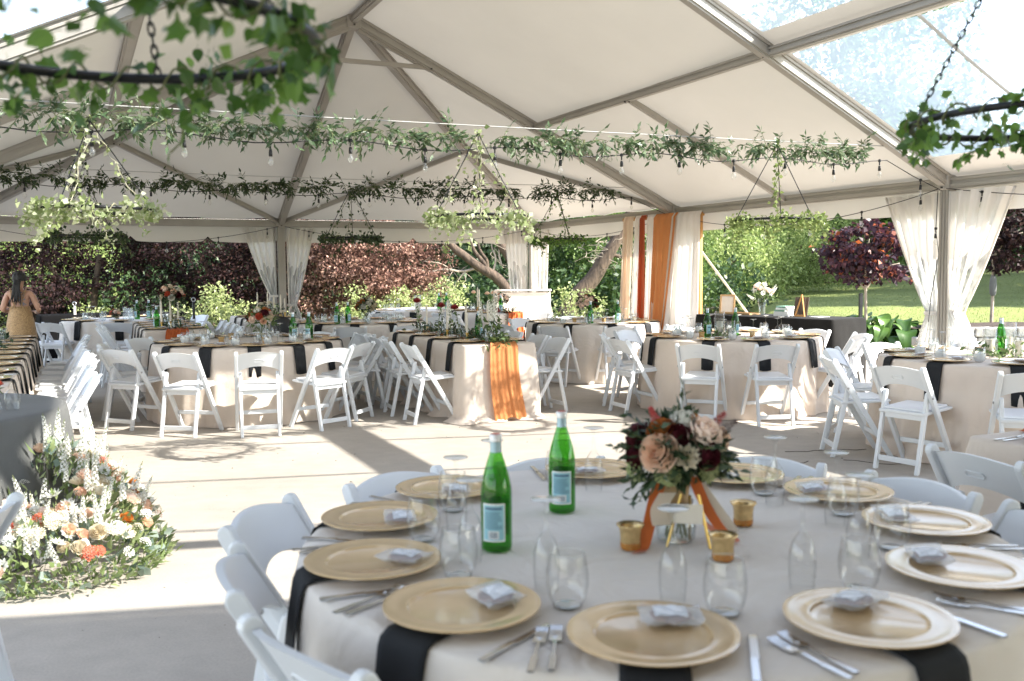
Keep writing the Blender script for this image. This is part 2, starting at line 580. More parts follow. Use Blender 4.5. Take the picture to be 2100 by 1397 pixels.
M['wood'] = principled('raw_wood', (0.50, 0.25, 0.07, 1), 0.6, var=0.2, scale=4, stretch=(20, 20, 1))
M['plank'] = principled('whitewashed_plank', (0.66, 0.60, 0.54, 1), 0.7, var=0.10, scale=5, stretch=(1.5, 1.5, 14), bump=0.1, bscale=30)
M['whitepaint'] = principled('white_paint', (0.78, 0.78, 0.77, 1), 0.5, var=0.03)
M['fencewood'] = principled('weathered_rail', (0.42, 0.36, 0.29, 1), 0.85, var=0.2, scale=5)
M['strap'] = principled('tie_strap', (0.66, 0.60, 0.50, 1), 0.7, var=0.1, scale=20)
M['drape_white'] = principled('white_chiffon', (0.80, 0.765, 0.73, 1), 0.8, var=0.03, trans=0.35, bump=0.05, bscale=200)
M['drape_blush'] = principled('blush_chiffon', (0.74, 0.60, 0.47, 1), 0.8, var=0.03, trans=0.35)
M['drape_orange'] = principled('orange_chiffon', (0.62, 0.255, 0.09, 1), 0.8, var=0.06, trans=0.3, scale=6)
M['drape_rust'] = principled('rust_chiffon', (0.42, 0.095, 0.035, 1), 0.8, var=0.06, trans=0.3)
M['runner'] = principled('orange_gauze', (0.66, 0.265, 0.095, 1), 0.85, var=0.14, scale=14, bump=0.5, bscale=45, trans=0.2, stretch=(6, 6, 1))
M['runnerrust'] = principled('rust_gauze', (0.42, 0.085, 0.015, 1), 0.85, var=0.15, scale=14, bump=0.5, bscale=45)
M['ribbon'] = principled('orange_ribbon', (0.55, 0.12, 0.015, 1), 0.5, var=0.08, trans=0.15, sheen=0.3)
M['ribbonpale'] = principled('cream_ribbon', (0.66, 0.58, 0.48, 1), 0.5, var=0.06, trans=0.3)
M['candle'] = principled('ivory_candle', (0.76, 0.70, 0.60, 1), 0.4, var=0.03, trans=0.15)
M['brass'] = principled('brass', (0.45, 0.29, 0.08, 1), 0.3, 0.8, var=0.1)
M['vase'] = M['glass']
M['black'] = principled('black_plastic', (0.010, 0.010, 0.011, 1), 0.6)
M['postmetal'] = principled('dark_post', (0.03, 0.03, 0.032, 1), 0.45, 0.5)
M['paper'] = principled('paper', (0.70, 0.64, 0.56, 1), 0.8)
M['burlapframe'] = principled('oak_frame', (0.42, 0.27, 0.13, 1), 0.6, var=0.15, scale=8)
M['bookgreen'] = principled('teal_box', (0.20, 0.36, 0.28, 1), 0.6)
M['skin'] = principled('skin', (0.46, 0.25, 0.165, 1), 0.5, var=0.05, scale=12)
M['hair'] = principled('dark_hair', (0.009, 0.007, 0.006, 1), 0.5, var=0.3, scale=30, bump=0.5, bscale=60, stretch=(8, 8, 0.6))
M['sequin'] = principled('gold_sequin', (0.34, 0.21, 0.095, 1), 0.4, 0.4, var=0.45, scale=70, bump=0.6, bscale=90)
M['chiffonpink'] = principled('pale_pink_tulle', (0.62, 0.52, 0.45, 1), 0.7, var=0.06, trans=0.25)
M['pebble'] = principled('gravel_bits', (0.3, 0.27, 0.23, 1), 0.9, island=0.5)
FL = {
    'white': principled('petal_white', (0.80, 0.79, 0.73, 1), 0.6, var=0.03, trans=0.3, island=0.06),
    'cream': principled('petal_cream', (0.74, 0.66, 0.50, 1), 0.6, var=0.05, trans=0.3, island=0.08),
    'peach': principled('petal_peach', (0.93, 0.69, 0.53, 1), 0.6, var=0.06, trans=0.3, island=0.12),
    'blush': principled('petal_blush', (0.94, 0.79, 0.69, 1), 0.6, var=0.05, trans=0.3, island=0.10),
    'coral': principled('petal_coral', (0.66, 0.14, 0.075, 1), 0.6, var=0.08, trans=0.25, island=0.2),
    'orange': principled('petal_orange', (0.64, 0.25, 0.05, 1), 0.6, var=0.08, trans=0.25, island=0.15),
    'rust': principled('petal_rust', (0.40, 0.13, 0.03, 1), 0.6, var=0.08, trans=0.2, island=0.2),
    'wine': principled('petal_burgundy', (0.075, 0.007, 0.014, 1), 0.55, var=0.1, trans=0.12, island=0.2),
    'red': principled('petal_red', (0.22, 0.008, 0.012, 1), 0.5, var=0.1, trans=0.15, island=0.2),
    'green': principled('seed_green', (0.22, 0.25, 0.10, 1), 0.7, var=0.1, island=0.25),
    'pink': principled('petal_pink', (0.55, 0.10, 0.09, 1), 0.6, trans=0.2, island=0.2),
}

def concrete_material():
    m, n, o = new_mat('concrete')
    L = n.links
    p = n.nodes.new('ShaderNodeBsdfPrincipled')
    p.inputs['Roughness'].default_value = 0.85
    p.inputs['Specular IOR Level'].default_value = 0.3
    tc = n.nodes.new('ShaderNodeTexCoord')
    def noise(sc, det=6, st=(1, 1, 1)):
        mp = n.nodes.new('ShaderNodeMapping')
        mp.inputs['Scale'].default_value = st
        L.new(tc.outputs['Object'], mp.inputs[0])
        z = n.nodes.new('ShaderNodeTexNoise')
        z.inputs['Scale'].default_value = sc
        z.inputs['Detail'].default_value = det
        L.new(mp.outputs[0], z.inputs['Vector'])
        return z.outputs[0]
    big, fine, spk = noise(0.7), noise(7, 8, (1, 1.25, 1)), noise(90, 3)
    def mrange(src, a, b, c, d):
        r = n.nodes.new('ShaderNodeMapRange')
        for i, v in enumerate((a, b, c, d)):
            r.inputs[i + 1].default_value = v
        L.new(src, r.inputs[0])
        return r.outputs[0]
    def mul(a, b):
        q = n.nodes.new('ShaderNodeMath')
        q.operation = 'MULTIPLY'
        L.new(a, q.inputs[0])
        L.new(b, q.inputs[1])
        return q.outputs[0]
    f = mul(mul(mrange(big, .3, .7, .84, 1.10), mrange(fine, .3, .7, .94, 1.05)), mrange(spk, .3, .7, .92, 1.06))
    # small dark specks of grit and leaf litter
    sp2 = noise(38, 2)
    f = mul(f, mrange(sp2, 0.73, 0.78, 1.0, 0.55))
    s = n.nodes.new('ShaderNodeVectorMath')
    s.operation = 'SCALE'
    s.inputs[0].default_value = (0.43, 0.388, 0.34)
    L.new(f, s.inputs['Scale'])
    L.new(s.outputs[0], p.inputs['Base Color'])
    b = n.nodes.new('ShaderNodeBump')
    b.inputs['Strength'].default_value = 0.25
    b.inputs['Distance'].default_value = 0.01
    L.new(fine, b.inputs['Height'])
    L.new(b.outputs[0], p.inputs['Normal'])
    L.new(p.outputs[0], o.inputs[0])
    return m
M['concrete'] = concrete_material()

def lawn_material():
    m, n, o = new_mat('lawn')
    L = n.links
    p = n.nodes.new('ShaderNodeBsdfPrincipled')
    p.inputs['Roughness'].default_value = 0.8
    p.inputs['Specular IOR Level'].default_value = 0.2
    tc = n.nodes.new('ShaderNodeTexCoord')
    z = n.nodes.new('ShaderNodeTexNoise')
    z.inputs['Scale'].default_value = 0.35
    z.inputs['Detail'].default_value = 8
    L.new(tc.outputs['Object'], z.inputs['Vector'])
    z2 = n.nodes.new('ShaderNodeTexNoise')
    z2.inputs['Scale'].default_value = 12
    z2.inputs['Detail'].default_value = 6
    L.new(tc.outputs['Object'], z2.inputs['Vector'])
    ad = n.nodes.new('ShaderNodeMath')
    ad.operation = 'ADD'
    L.new(z.outputs[0], ad.inputs[0])
    L.new(z2.outputs[0], ad.inputs[1])
    hf = n.nodes.new('ShaderNodeMath')
    hf.operation = 'MULTIPLY'
    hf.inputs[1].default_value = 0.5
    L.new(ad.outputs[0], hf.inputs[0])
    c = n.nodes.new('ShaderNodeValToRGB')
    e = c.color_ramp.elements
    e[0].position, e[1].position = 0.35, 0.65
    e[0].color = (0.10, 0.125, 0.035, 1)
    e[1].color = (0.20, 0.23, 0.075, 1)
    L.new(hf.outputs[0], c.inputs[0])
    L.new(c.outputs[0], p.inputs['Base Color'])
    b = n.nodes.new('ShaderNodeBump')
    b.inputs['Strength'].default_value = 0.8
    b.inputs['Distance'].default_value = 0.05
    L.new(z2.outputs[0], b.inputs['Height'])
    L.new(b.outputs[0], p.inputs['Normal'])
    L.new(p.outputs[0], o.inputs[0])
    return m
M['lawn'] = lawn_material()

# ---------------------------------------------------------------- ground, patio, lawn
def hterr(x, y):
    h = -0.06
    h += 0.045 * max(0.0, x - 6.0) * min(1.0, max(0.0, (y - 16) / 22))
    if x > 6.2 and y > 14.7:
        h += 0.50 * min(1.0, (x - 6.2) / 0.9) * min(1, max(0, (y - 14.95) / 0.25))
    if y > 16 and x < 4:
        h += 0.012 * (y - 16)
    return h

mb = MB()
xs = sorted(set(list(np.linspace(-160, -20, 12)) + list(np.linspace(-20, 24, 90)) + list(np.linspace(24, 200, 18))))
ys = sorted(set(list(np.linspace(-60, 10, 10)) + list(np.linspace(10, 30, 70)) + list(np.linspace(30, 320, 40))))
vs = [(x, y, hterr(x, y)) for y in ys for x in xs]
nx = len(xs)
fs = [(j * nx + i, j * nx + i + 1, (j + 1) * nx + i + 1, (j + 1) * nx + i) for j in range(len(ys) - 1) for i in range(nx - 1)]
tag(MB().add(vs, fs).build('lawn_ground', M['lawn'], smooth=True), kind='structure')

# patio slabs: poured strips with saw-cut joints between them
joint = 0.012
def slab(poly):
    vs = [(x, y, 0.0) for x, y in poly] + [(x, y, -0.09) for x, y in poly]
    n = len(poly)
    fs = [tuple(range(n))] + [(i, i + n, (i + 1) % n + n, (i + 1) % n) for i in range(n)]
    return MB().add(vs, fs).build('patio', M['concrete'])
tag(slab([(-15, -9), (7.2, -9), (7.2, 14.9), (6.4, 15.03), (5.0, 15.32), (3.2, 17.2), (0.8, 20.6), (-4, 19.5), (-9, 17.6), (-15, 15.5)]), kind='structure')

# hairline cracks in the concrete by the right-hand table
for k, (p0, n, ang) in enumerate((((2.2, 7.6), 9, 0.35), ((2.55, 7.25), 7, -0.2), ((1.9, 7.0), 6, 0.25))):
    x, y = p0
    pts = []
    for i in range(n):
        pts.append((x, y, 0.002))
        ang2 = ang + random.uniform(-0.7, 0.7)
        x += 0.09 * math.cos(ang2)
        y += 0.09 * math.sin(ang2)
    m2 = MB()
    for a, b in zip(pts[:-1], pts[1:]):
        m2.bar(a, b, 0.006, 0.003)
    tag(m2.build('pavement_crack', M['mulch']), kind='structure')
# grit and leaf litter scattered over the concrete
m2 = MB()
for k in range(260):
    x, y = random.uniform(-4, 4), random.uniform(3.5, 11)
    s = random.uniform(0.003, 0.010)
    m2.box((x, y, s * 0.3), (s, s * random.uniform(0.6, 2.2), s * 0.6), Matrix.Rotation(random.uniform(0, 3), 3, 'Z'))
tag(m2.build('grit', M['pebble']), kind='stuff')

# planting bed along the slab edge
def bed(pts, z):
    n = len(pts)
    cx = sum(p[0] for p in pts) / n
    cy = sum(p[1] for p in pts) / n
    vs, fs = [(cx, cy, z + 0.10)], []
    for f in (0.55, 0.85, 1.0):
        for x, y in pts:
            vs.append((cx + (x - cx) * f + random.uniform(-.04, .04), cy + (y - cy) * f + random.uniform(-.04, .04), z + 0.10 * (1 - f) + random.uniform(0, .03)))
    for i in range(n):
        j = (i + 1) % n
        fs.append((0, 1 + i, 1 + j))
        for r in range(2):
            fs.append((1 + r * n + i, 1 + (r + 1) * n + i, 1 + (r + 1) * n + j, 1 + r * n + j))
    return MB().add(vs, fs).build('mulch_bed', M['mulch'])
ring = [(6.0 + 1.55 * math.cos(t), 15.95 + 0.75 * math.sin(t)) for t in np.linspace(0, 2 * PI, 26)[:-1]]
tag(bed(ring, -0.045), kind='structure')
tag(bed([(8.2 + 2.2 * math.cos(t), 15.75 + 0.5 * math.sin(t)) for t in np.linspace(0, 2 * PI, 26)[:-1]], 0.47), kind='structure')
# light stone kerb along the slab
m2 = MB()
m2.bar((5.05, 15.38, -0.02), (6.5, 15.12, -0.02), 0.07, 0.10)
fan_bevel(tag(m2.build('bed_kerb', M['stone']), kind='structure'), 0.01)

# low block wall holding the raised bed, every block its own piece
wall = empty('retaining_wall', (6.35, 14.75, -0.06), R(-6), 'low grey block wall behind the right-hand curtain, below the small tree', 'wall')
blk = []
for v in range(3):
    m2 = MB()
    m2.box((0, 0, 0), (0.36 - 0.04 * v, 0.24, 0.145))
    me = m2.mesh('stone_block', M['stone'])
    blk.append(me)
for row in range(4):
    x = -0.1 + (row % 2) * 0.17
    while x < 5.2:
        w = random.choice((0, 1, 2))
        o = link('block', blk[w], wall, (x + (0.36 - 0.04 * w) / 2, random.uniform(-.012, .012), 0.08 + row * 0.152))
        o.rotation_euler = (0, 0, random.uniform(-.03, .03))
        if not blk[w].get('bev'):
            blk[w]['bev'] = 1
        fan_bevel(o, 0.018)
        x += 0.36 - 0.04 * w + 0.012

# ---------------------------------------------------------------- the tent
tent = empty('frame_tent', (0, 0, 0), 0, 'large white frame tent with aluminium rafters and clear roof bays', 'tent')
def part(mb, name, mat, **k):
    return mb.build(name, mat, tent, **k)
BAYS = [0, -4.572, -9.144, -13.716, -18.288]
SHEETS = [0, -4.572, -10.30, -13.716, -18.288]     # where roof sheets meet; the unseen near clear edge is placed for its shade
CLEARBAY = 1
OFF = 0.075       # the canopy rides just above the rafters
def roof_pt(q, s, dz=OFF, sag=0.0):
    return T(q, s, roof_z(q) + dz - sag)

def roof_sheet(q0, q1, s0, s1, name, mat, nu=12, nv=12, sagk=0.05):
    def fn(u, v):
        wv = 0.010 * math.sin(u * 23 + v * 5) * math.sin(PI * v) ** 4 * (1 if sagk else 0) + (0.006 * math.sin(v * 31 + u * 3) * (1 - u) if sagk else 0)
        return roof_pt(q0 + (q1 - q0) * u, s0 + (s1 - s0) * v, OFF, sagk * math.sin(PI * u) * math.sin(PI * v) + wv)
    return part(MB().grid(fn, nu, nv), name, mat, smooth=True)
EDGE = 4.62
for i in range(4):
    s0, s1 = SHEETS[i], SHEETS[i + 1]
    if i == CLEARBAY:
        b, q_lo = 0.09, 0.30
        for sg in (1, -1):
            for (a0, a1) in ((q_lo, 2.38 - 0.14), (2.38 + 0.18, EDGE - 0.36)):
                roof_sheet(sg * a0, sg * a1, s0 - b, s1 + b, 'clear_panel', M['clear'])
            for (a0, a1) in ((0, q_lo), (2.38 - 0.14, 2.38 + 0.18), (EDGE - 0.36, EDGE)):
                roof_sheet(sg * a0, sg * a1, s0 - b, s1 + b, 'panel_border', M['vinylborder'], 3, 12, 0.0)
            roof_sheet(0, sg * EDGE, s0, s0 - b, 'panel_border', M['vinylborder'], 12, 3, 0.0)
            roof_sheet(0, sg * EDGE, s1 + b, s1, 'panel_border', M['vinylborder'], 12, 3, 0.0)
            for k in range(1, 4):      # welded seams across the clear sheets
                sc_ = s0 + (s1 - s0) * k / 4
                for (a0, a1) in ((q_lo, 2.24), (2.56, EDGE - 0.36)):
                    part(MB().grid(lambda u, v: roof_pt(sg * (a0 + (a1 - a0) * u), sc_ + (v - .5) * 0.04, OFF + 0.006, 0.05 * math.sin(PI * u) * math.sin(PI * ((sc_ - s0 + .3) / (s1 - s0 + .6)))), 12, 2), 'welded_seam', M['vinylborder'], smooth=True)
    else:
        for sg in (1, -1):
            roof_sheet(0, sg * EDGE, s0, s1, 'roof_panel', M['vinyl'], 40, 40)
# hipped end: three slopes split at the middle rafter
def tri_panel(A, B, Cc, n=14, sag=0.07):
    vs, fs, idx = [], [], {}
    for i in range(n + 1):
        for j in range(n + 1 - i):
            a, b = i / n, j / n
            c = 1 - a - b
            p = A * a + B * b + Cc * c
            idx[i, j] = len(vs)
            vs.append(p - Vector((0, 0, sag * 9 * a * b * c + sag * (1 if min(a, b, c) > 0 else 0) * 0.3)))
    for i in range(n):
        for j in range(n - i):
            fs.append((idx[i, j], idx[i + 1, j], idx[i, j + 1]))
            if i + j < n - 1:
                fs.append((idx[i + 1, j], idx[i + 1, j + 1], idx[i, j + 1]))
    part(MB().add(vs, fs), 'roof_panel', M['vinyl'], smooth=True)
up = Vector((0, 0, OFF))
PK = T(0, 0, ZE + RISE)
V = {'V3': T(HW, 0, ZE), 'V2': T(HW, HW, ZE), 'V1': T(0, HW, ZE), 'V0': T(-HW, HW, ZE), 'Vm3': T(-HW, 0, ZE)}
for a, b in (('V3', 'V2'), ('V2', 'V1'), ('V1', 'V0'), ('V0', 'Vm3')):
    tri_panel(V[a] + up, V[b] + up, PK + up)

def rafter(p0, p1, w=0.075, h=0.13, name='rafter', lip=True):
    m2 = MB()
    m2.bar(p0, p1, w, h)
    d = (p1 - p0).normalized()
    if lip:
        side = d.cross(Vector((0, 0, 1))).normalized()
        dn = d.cross(side).normalized()
        if dn.z > 0:
            dn = -dn
        for s_ in (-1, 1):     # keder channels along both lower edges
            o_ = side * (s_ * (w / 2 + 0.006)) + dn * (h * 0.22)
            m2.bar(p0 + o_, p1 + o_, 0.016, h * 0.28)
            o2 = side * (s_ * (w / 2 + 0.006)) - dn * (h * 0.30)
            m2.bar(p0 + o2, p1 + o2, 0.016, h * 0.16)
    return part(m2, name, M['alu'])
def fitting(p, s=0.13):
    m2 = MB()
    m2.box(p, (s, s * 0.8, s * 0.9), Matrix.Rotation(YAW, 3, 'Z'))
    fan_bevel(part(m2, 'joint_fitting', M['alu']), 0.015)
    m3 = MB()
    for k in range(4):
        t = k * PI / 2 + 0.4
        m3.lathe([(0, -.008), (0.012, -.008), (0.012, .008), (0, .008)], 6, (p[0] + math.cos(t) * s * .52, p[1] + math.sin(t) * s * .52, p[2] - s * 0.3))
    part(m3, 'bolt', M['aludark'])
# arches
for i, s in enumerate(BAYS):
    top = T(0, s, ZE + RISE)
    for sg in (1, -1):
        rafter(top, T(sg * HW, s, ZE))
    qc = 0.963
    m2 = MB()
    m2.bar(T(-qc, s, roof_z(qc) - 0.03), T(qc, s, roof_z(qc) - 0.03), 0.045, 0.05)
    part(m2, 'collar_tie', M['alu'])
    for sg in (1, -1):   # doubled upper chord between collar and peak
        m2 = MB()
        m2.bar(T(sg * qc, s, roof_z(qc) - 0.06), T(sg * 0.06, s, ZE + RISE - 0.12), 0.04, 0.045)
        part(m2, 'chord', M['alu'])
        fitting(T(sg * qc, s, roof_z(qc) - 0.02), 0.10)
    fitting(top - Vector((0, 0, 0.03)), 0.17)
for i in range(4):
    s0, s1 = BAYS[i], BAYS[i + 1]
    rafter(T(0, s0, ZE + RISE), T(0, s1, ZE + RISE), 0.06, 0.11, 'ridge_beam')
    for sg, k in ((1, 0.52), (-1, 0.585)):
        q = sg * k * HW
        rafter(T(q, s0, roof_z(q) - .005), T(q, s1, roof_z(q) - .005), 0.055, 0.085, 'purlin')
        if i != CLEARBAY:
            sm = (s0 + s1) / 2
            rafter(T(q, sm, roof_z(q) - .01), T(sg * HW, sm, ZE - .01), 0.045, 0.06, 'jack_rafter', False)
            fitting(T(q, sm, roof_z(q) - .03), 0.06)
        fitting(T(q, s0, roof_z(q) - .01), 0.10)
    for sg in (1, -1):
        rafter(T(sg * HW, s0, ZE - 0.01), T(sg * HW, s1, ZE - 0.01), 0.07, 0.115, 'eave_beam')
# hip end frame
for k in ('V2', 'V1', 'V0'):
    rafter(PK, V[k])
for a, b in (('V3', 'V2'), ('V2', 'V1'), ('V1', 'V0'), ('V0', 'Vm3')):
    dz = Vector((0, 0, -0.01))
    rafter(V[a] + dz, V[b] + dz, 0.07, 0.115, 'eave_beam')
def mix(a, b, k):
    return a * (1 - k) + b * k
for k, (lo, hi) in {'V2': ('V3', 'V1'), 'V0': ('V1', 'Vm3')}.items():
    nd = mix(PK, V[k], 0.524 if k == 'V2' else 0.56) - Vector((0, 0, 0.015))
    for e in (lo, hi):
        rafter(nd, V[e] - Vector((0, 0, 0.0)), 0.05, 0.07, 'hip_brace')
    fitting(nd, 0.13)
# poles
POLES = {}
def pole(p, yaw, name='pole'):
    m2 = MB()
    Rz = Matrix.Rotation(yaw, 3, 'Z')
    m2.box((p.x, p.y, ZE / 2 - 0.03), (0.115, 0.085, ZE - 0.06), Rz)
    for a, b in ((0.036, 0.046), (-0.036, 0.046), (0.036, -0.046), (-0.036, -0.046), (0.0, 0.046), (0.0, -0.046)):
        c = Rz @ Vector((a, b, 0))
        m2.box((p.x + c.x, p.y + c.y, ZE / 2 - 0.03), (0.018, 0.010, ZE - 0.06), Rz)
    m2.box((p.x, p.y, 0.008), (0.22, 0.18, 0.016), Rz)
    part(m2, name, M['alu'])
    fitting(Vector((p.x, p.y, ZE + 0.0)), 0.16)
for s in BAYS:
    for sg in (1, -1):
        pole(T(sg * HW, s, 0), YAW + PI / 2)
for k in ('V2', 'V1', 'V0'):
    pole(V[k], YAW)

# valances: a hanging strip under each eave with small notches along its lower edge
def valance(p0, p1, out, drop=0.30, notches=4):
    d = p1 - p0
    Ln = d.length
    d = d / Ln
    n = 120
    vs, fs = [], []
    for i in range(n + 1):
        t = i / n
        x = t * Ln
        ph = (t * notches) % 1.0
        nd = min(ph, 1 - ph) * Ln / notches
        dz = drop - max(0.0, 0.075 - nd * 0.9)
        dz += 0.02 * math.sin(PI * ph)
        w = 0.012 * math.sin(x * 5.1) + 0.01 * math.sin(x * 2.3 + 1)
        for j in range(5):
            f = j / 4
            q = p0 + d * x + out * (0.065 + w * f) + Vector((0, 0, 0.055 - (dz + 0.055) * f))
            vs.append(q)
    for i in range(n):
        for j in range(4):
            a = i * 5 + j
            fs.append((a, a + 5, a + 6, a + 1))
    part(MB().add(vs, fs), 'valance', M['vinylborder'], smooth=True)
ax3, nx3 = Vector((AX[0], AX[1], 0)), Vector((NX[0], NX[1], 0))
valance(V['V0'], V['V1'], nx3)
valance(V['V1'], V['V2'], nx3)
valance(V['V3'], V['V2'], ax3, 0.26, 3)
valance(V['Vm3'], V['V0'], -ax3)
for i in range(4):
    valance(T(HW, BAYS[i + 1], ZE), T(HW, BAYS[i], ZE), ax3, 0.27, 3)
    valance(T(-HW, BAYS[i + 1], ZE), T(-HW, BAYS[i], ZE), -ax3)

# unseen white sheets, added to close rear and rear left and dim the foreground
def light_cut_sheet(p0, p1, z1a, z1b=None):
    z1b = z1a if z1b is None else z1b
    def fn(u, v):
        p = mix(p0, p1, u)
        zt = (z1a + (z1b - z1a) * u)
        w = .03 * math.sin(u * 40) * (1 - v * .5)
        return (p.x + w * .3, p.y + w, .03 + (zt - .03) * v)
    part(MB().grid(fn, 80, 6), 'light_cut_wall', M['vinylborder'], smooth=True)
light_cut_sheet(T(-HW, BAYS[4], 0), T(0, BAYS[4], 0), ZE, ZE + RISE)
light_cut_sheet(T(0, BAYS[4], 0), T(HW, BAYS[4], 0), ZE + RISE, ZE)
light_cut_sheet(T(-HW - .05, BAYS[4], 0), T(-HW - .05, BAYS[3], 0), ZE)
# gathered side curtains tied back beside the poles
def curtain(p, along, w_top, tie_z, label, w_tie=0.10, w_bot=0.32, lean=0.0, clear_from=1.55, z_bot=0.05):
    root = empty('tied_curtain', (p.x, p.y, 0), 0, label, 'curtain', 'side curtains tied back at the tent poles')
    al = Vector(along).normalized()
    out = al.cross(Vector((0, 0, 1)))
    ph = random.uniform(0, 6)
    def width(z):
        if z > tie_z:
            k = (z - tie_z) / (ZE - 0.08 - tie_z)
            return w_tie + (w_top - w_tie) * k ** 0.85
        k = (tie_z - z) / tie_z
        return w_tie + (w_bot - w_tie) * min(1, k * 1.6) ** 0.8
    def fn(u, z):
        w = width(z)
        gather = 1 - w / max(w_top, w_bot)
        x = 0.03 + w * u + lean * max(0, (z - tie_z))
        amp = 0.022 + 0.030 * gather
        y = amp * math.sin(u * 27 + ph + 0.35 * math.sin(z * 2.2)) + 0.4 * amp * math.sin(u * 61 + ph * 2 + z)
        y += 0.05 * math.sin(PI * u) * (1 - gather)
        q = al * x + out * (y + 0.02)
        return (q.x, q.y, z)
    zt = ZE - 0.09
    edge_z = lambda u: clear_from + .07 * math.sin(u * 11 + ph) + .05 * math.sin(u * 27 + 2 * ph)
    MB().grid(lambda u, v: fn(u, edge_z(u) + (zt - edge_z(u)) * v), 64, 10).build('header', M['curtain'], root, smooth=True)
    MB().grid(lambda u, v: fn(u, z_bot + (edge_z(u) - z_bot) * v), 64, 26).build('clear_window', M['curtain_clear'], root, smooth=True)
    e = MB()
    for u in (0.0, 1.0):       # hems along both edges
        e.tube([Vector(fn(u, z_bot + (zt - z_bot) * k / 24)) for k in range(25)], 0.011, 5)
    e.build('hem', M['curtain'], root, smooth=True)
    t = MB()
    c = al * (0.03 + w_tie / 2) + Vector((0, 0, tie_z))
    def tie(u, v):
        a = 2 * PI * u
        q = c + al * ((w_tie / 2 + 0.02) * math.cos(a)) + out * (0.062 * math.sin(a)) + Vector((0, 0, 0.035 * (v - .5)))
        return (q.x, q.y, q.z)
    t.grid(tie, 24, 3, True)
    t.build('tie_band', M['curtain'], root, smooth=True)
    return root
a_, n_ = tuple(ax3), tuple(nx3)
na, nn = tuple(-ax3), tuple(-nx3)
p4 = T(HW - 0.02, BAYS[1], 0)
curtain(p4 + nx3 * 0.05, n_, 0.70, 1.03, 'crumpled clear curtain on the left of the big right-hand tent pole', 0.12, 0.34)
curtain(p4 - nx3 * 0.05, nn, 0.66, 1.05, 'crumpled clear curtain on the right of the big right-hand tent pole', 0.10, 0.40)
curtain(V['V1'] - ax3 * 0.06, na, 0.52, 1.10, 'tied clear curtain left of the far left tent pole', 0.10, 0.30)
curtain(V['V1'] + ax3 * 0.06, a_, 0.44, 0.95, 'tied clear curtain right of the far left tent pole', 0.12, 0.30)
curtain(V['V2'] - ax3 * 0.06, na, 0.44, 0.35, 'loose white curtain left of the far corner pole above the plank bar', 0.24, 0.25)
curtain(V['V2'] - nx3 * 0.06, nn, 0.60, 0.35, 'loose white curtain right of the far corner pole above the plank bar', 0.42, 0.42)
curtain(V['V3'] - nx3 * 0.06, nn, 0.30, 1.10, 'bunched white curtain right of the orange drapes', 0.10, 0.30, clear_from=0.4)

# straps that guy the tent to the ground
def strap(p0, p1, label, w=0.05):
    m2 = MB()
    m2.bar(p0, p1, w, 0.006)
    root = empty('guy_strap', tuple(p1), 0, label, 'strap')
    o = m2.build('webbing', M['strap'], root)
    o.location = -Vector(p1)
    b = MB()
    b.tube([Vector(p1) - Vector(p1), Vector((0, 0, 0.12))], 0.015, 8)
    b.build('ground_stake', M['postmetal'], root)
strap(V['V3'] + Vector((0.08, 0.1, -0.15)), Vector((4.35, 15.2, 0.0)), 'beige tie-down strap slanting to the lawn right of the orange drapes', 0.045)
strap(V['V2'] + Vector((0.0, 0.15, -0.2)), Vector((0.95, 19.3, 0.0)), 'beige tie-down strap slanting down right of the plank bar', 0.07)

# ---------------------------------------------------------------- string lights
def string_light(pts, bulbs, label, drop=0.07):
    root = empty('string_light', tuple(pts[0]), 0, label, 'string light', 'festoon string lights under the tent roof')
    o0 = Vector(pts[0])
    MB().tube([Vector(p) - o0 for p in pts], 0.0042, 5).build('cord', M['cord'], root, smooth=True)
    for b in bulbs:
        b = Vector(b) - o0
        s = link('socket', SOCKET, root, b - Vector((0, 0, drop)))
        link('lead', LEAD, s)
        g = link('bulb', BULB, s)
    return root
BS = 0.74
SOCKET = MB().lathe([(r_ * BS, z_ * BS) for r_, z_ in [(0, 0.035), (0.010, 0.034), (0.015, 0.022), (0.017, 0.0), (0.018, -0.030), (0.0, -0.032)]], 12).mesh('socket', M['cord'], True)
LEAD = MB().tube([(0, 0, 0.03), (0, 0, 0.075)], 0.006, 6).lathe([(0, .085), (.014, .08), (.014, .06), (0, .055)], 8).mesh('lead', M['cord'])
BULB = MB().lathe([(r_ * BS, z_ * BS) for r_, z_ in [(0.011, -0.030), (0.015, -0.045), (0.026, -0.066), (0.029, -0.083), (0.024, -0.102), (0.012, -0.116), (0, -0.120)]], 14).mesh('bulb', M['bulb'], True)
def cat(p0, p1, sag, n=24):
    return [mix(p0, p1, k / n) - Vector((0, 0, sag * 4 * (k / n) * (1 - k / n))) for k in range(n + 1)]
def along(pts, step, start=0.3):
    out, acc, nxt = [], 0.0, start
    for a, b in zip(pts[:-1], pts[1:]):
        L = (b - a).length
        while acc + L >= nxt:
            out.append(mix(a, b, (nxt - acc) / L))
            nxt += step
        acc += L
    return out
inn = -0.08
def eave_in(q, s):
    return T(q, s, ZE - 0.06)
segs = [(eave_in(-HW + .08, HW - .08), eave_in(-.05, HW - .08), 0.28, 'cord of bulbs sagging along the far left eave'),
        (eave_in(.05, HW - .08), eave_in(HW - .08, HW - .08), 0.24, 'cord of bulbs sagging along the far eave above the pink maple'),
        (eave_in(HW - .08, HW - .1), eave_in(HW - .08, 0.05), 0.20, 'cord of bulbs sagging beside the orange drapes'),
        (eave_in(HW - .08, -0.05), eave_in(HW - .08, BAYS[1] + .05), 0.24, 'cord of bulbs sagging along the right eave over the gift table'),
        (eave_in(HW - .08, BAYS[1] - .05), eave_in(HW - .08, BAYS[2]), 0.20, 'cord of bulbs running off right from the big tent pole')]
for p0, p1, sg, lab in segs:
    c = cat(p0, p1, sg)
    string_light(c, along(c, 0.78, 0.4), lab)
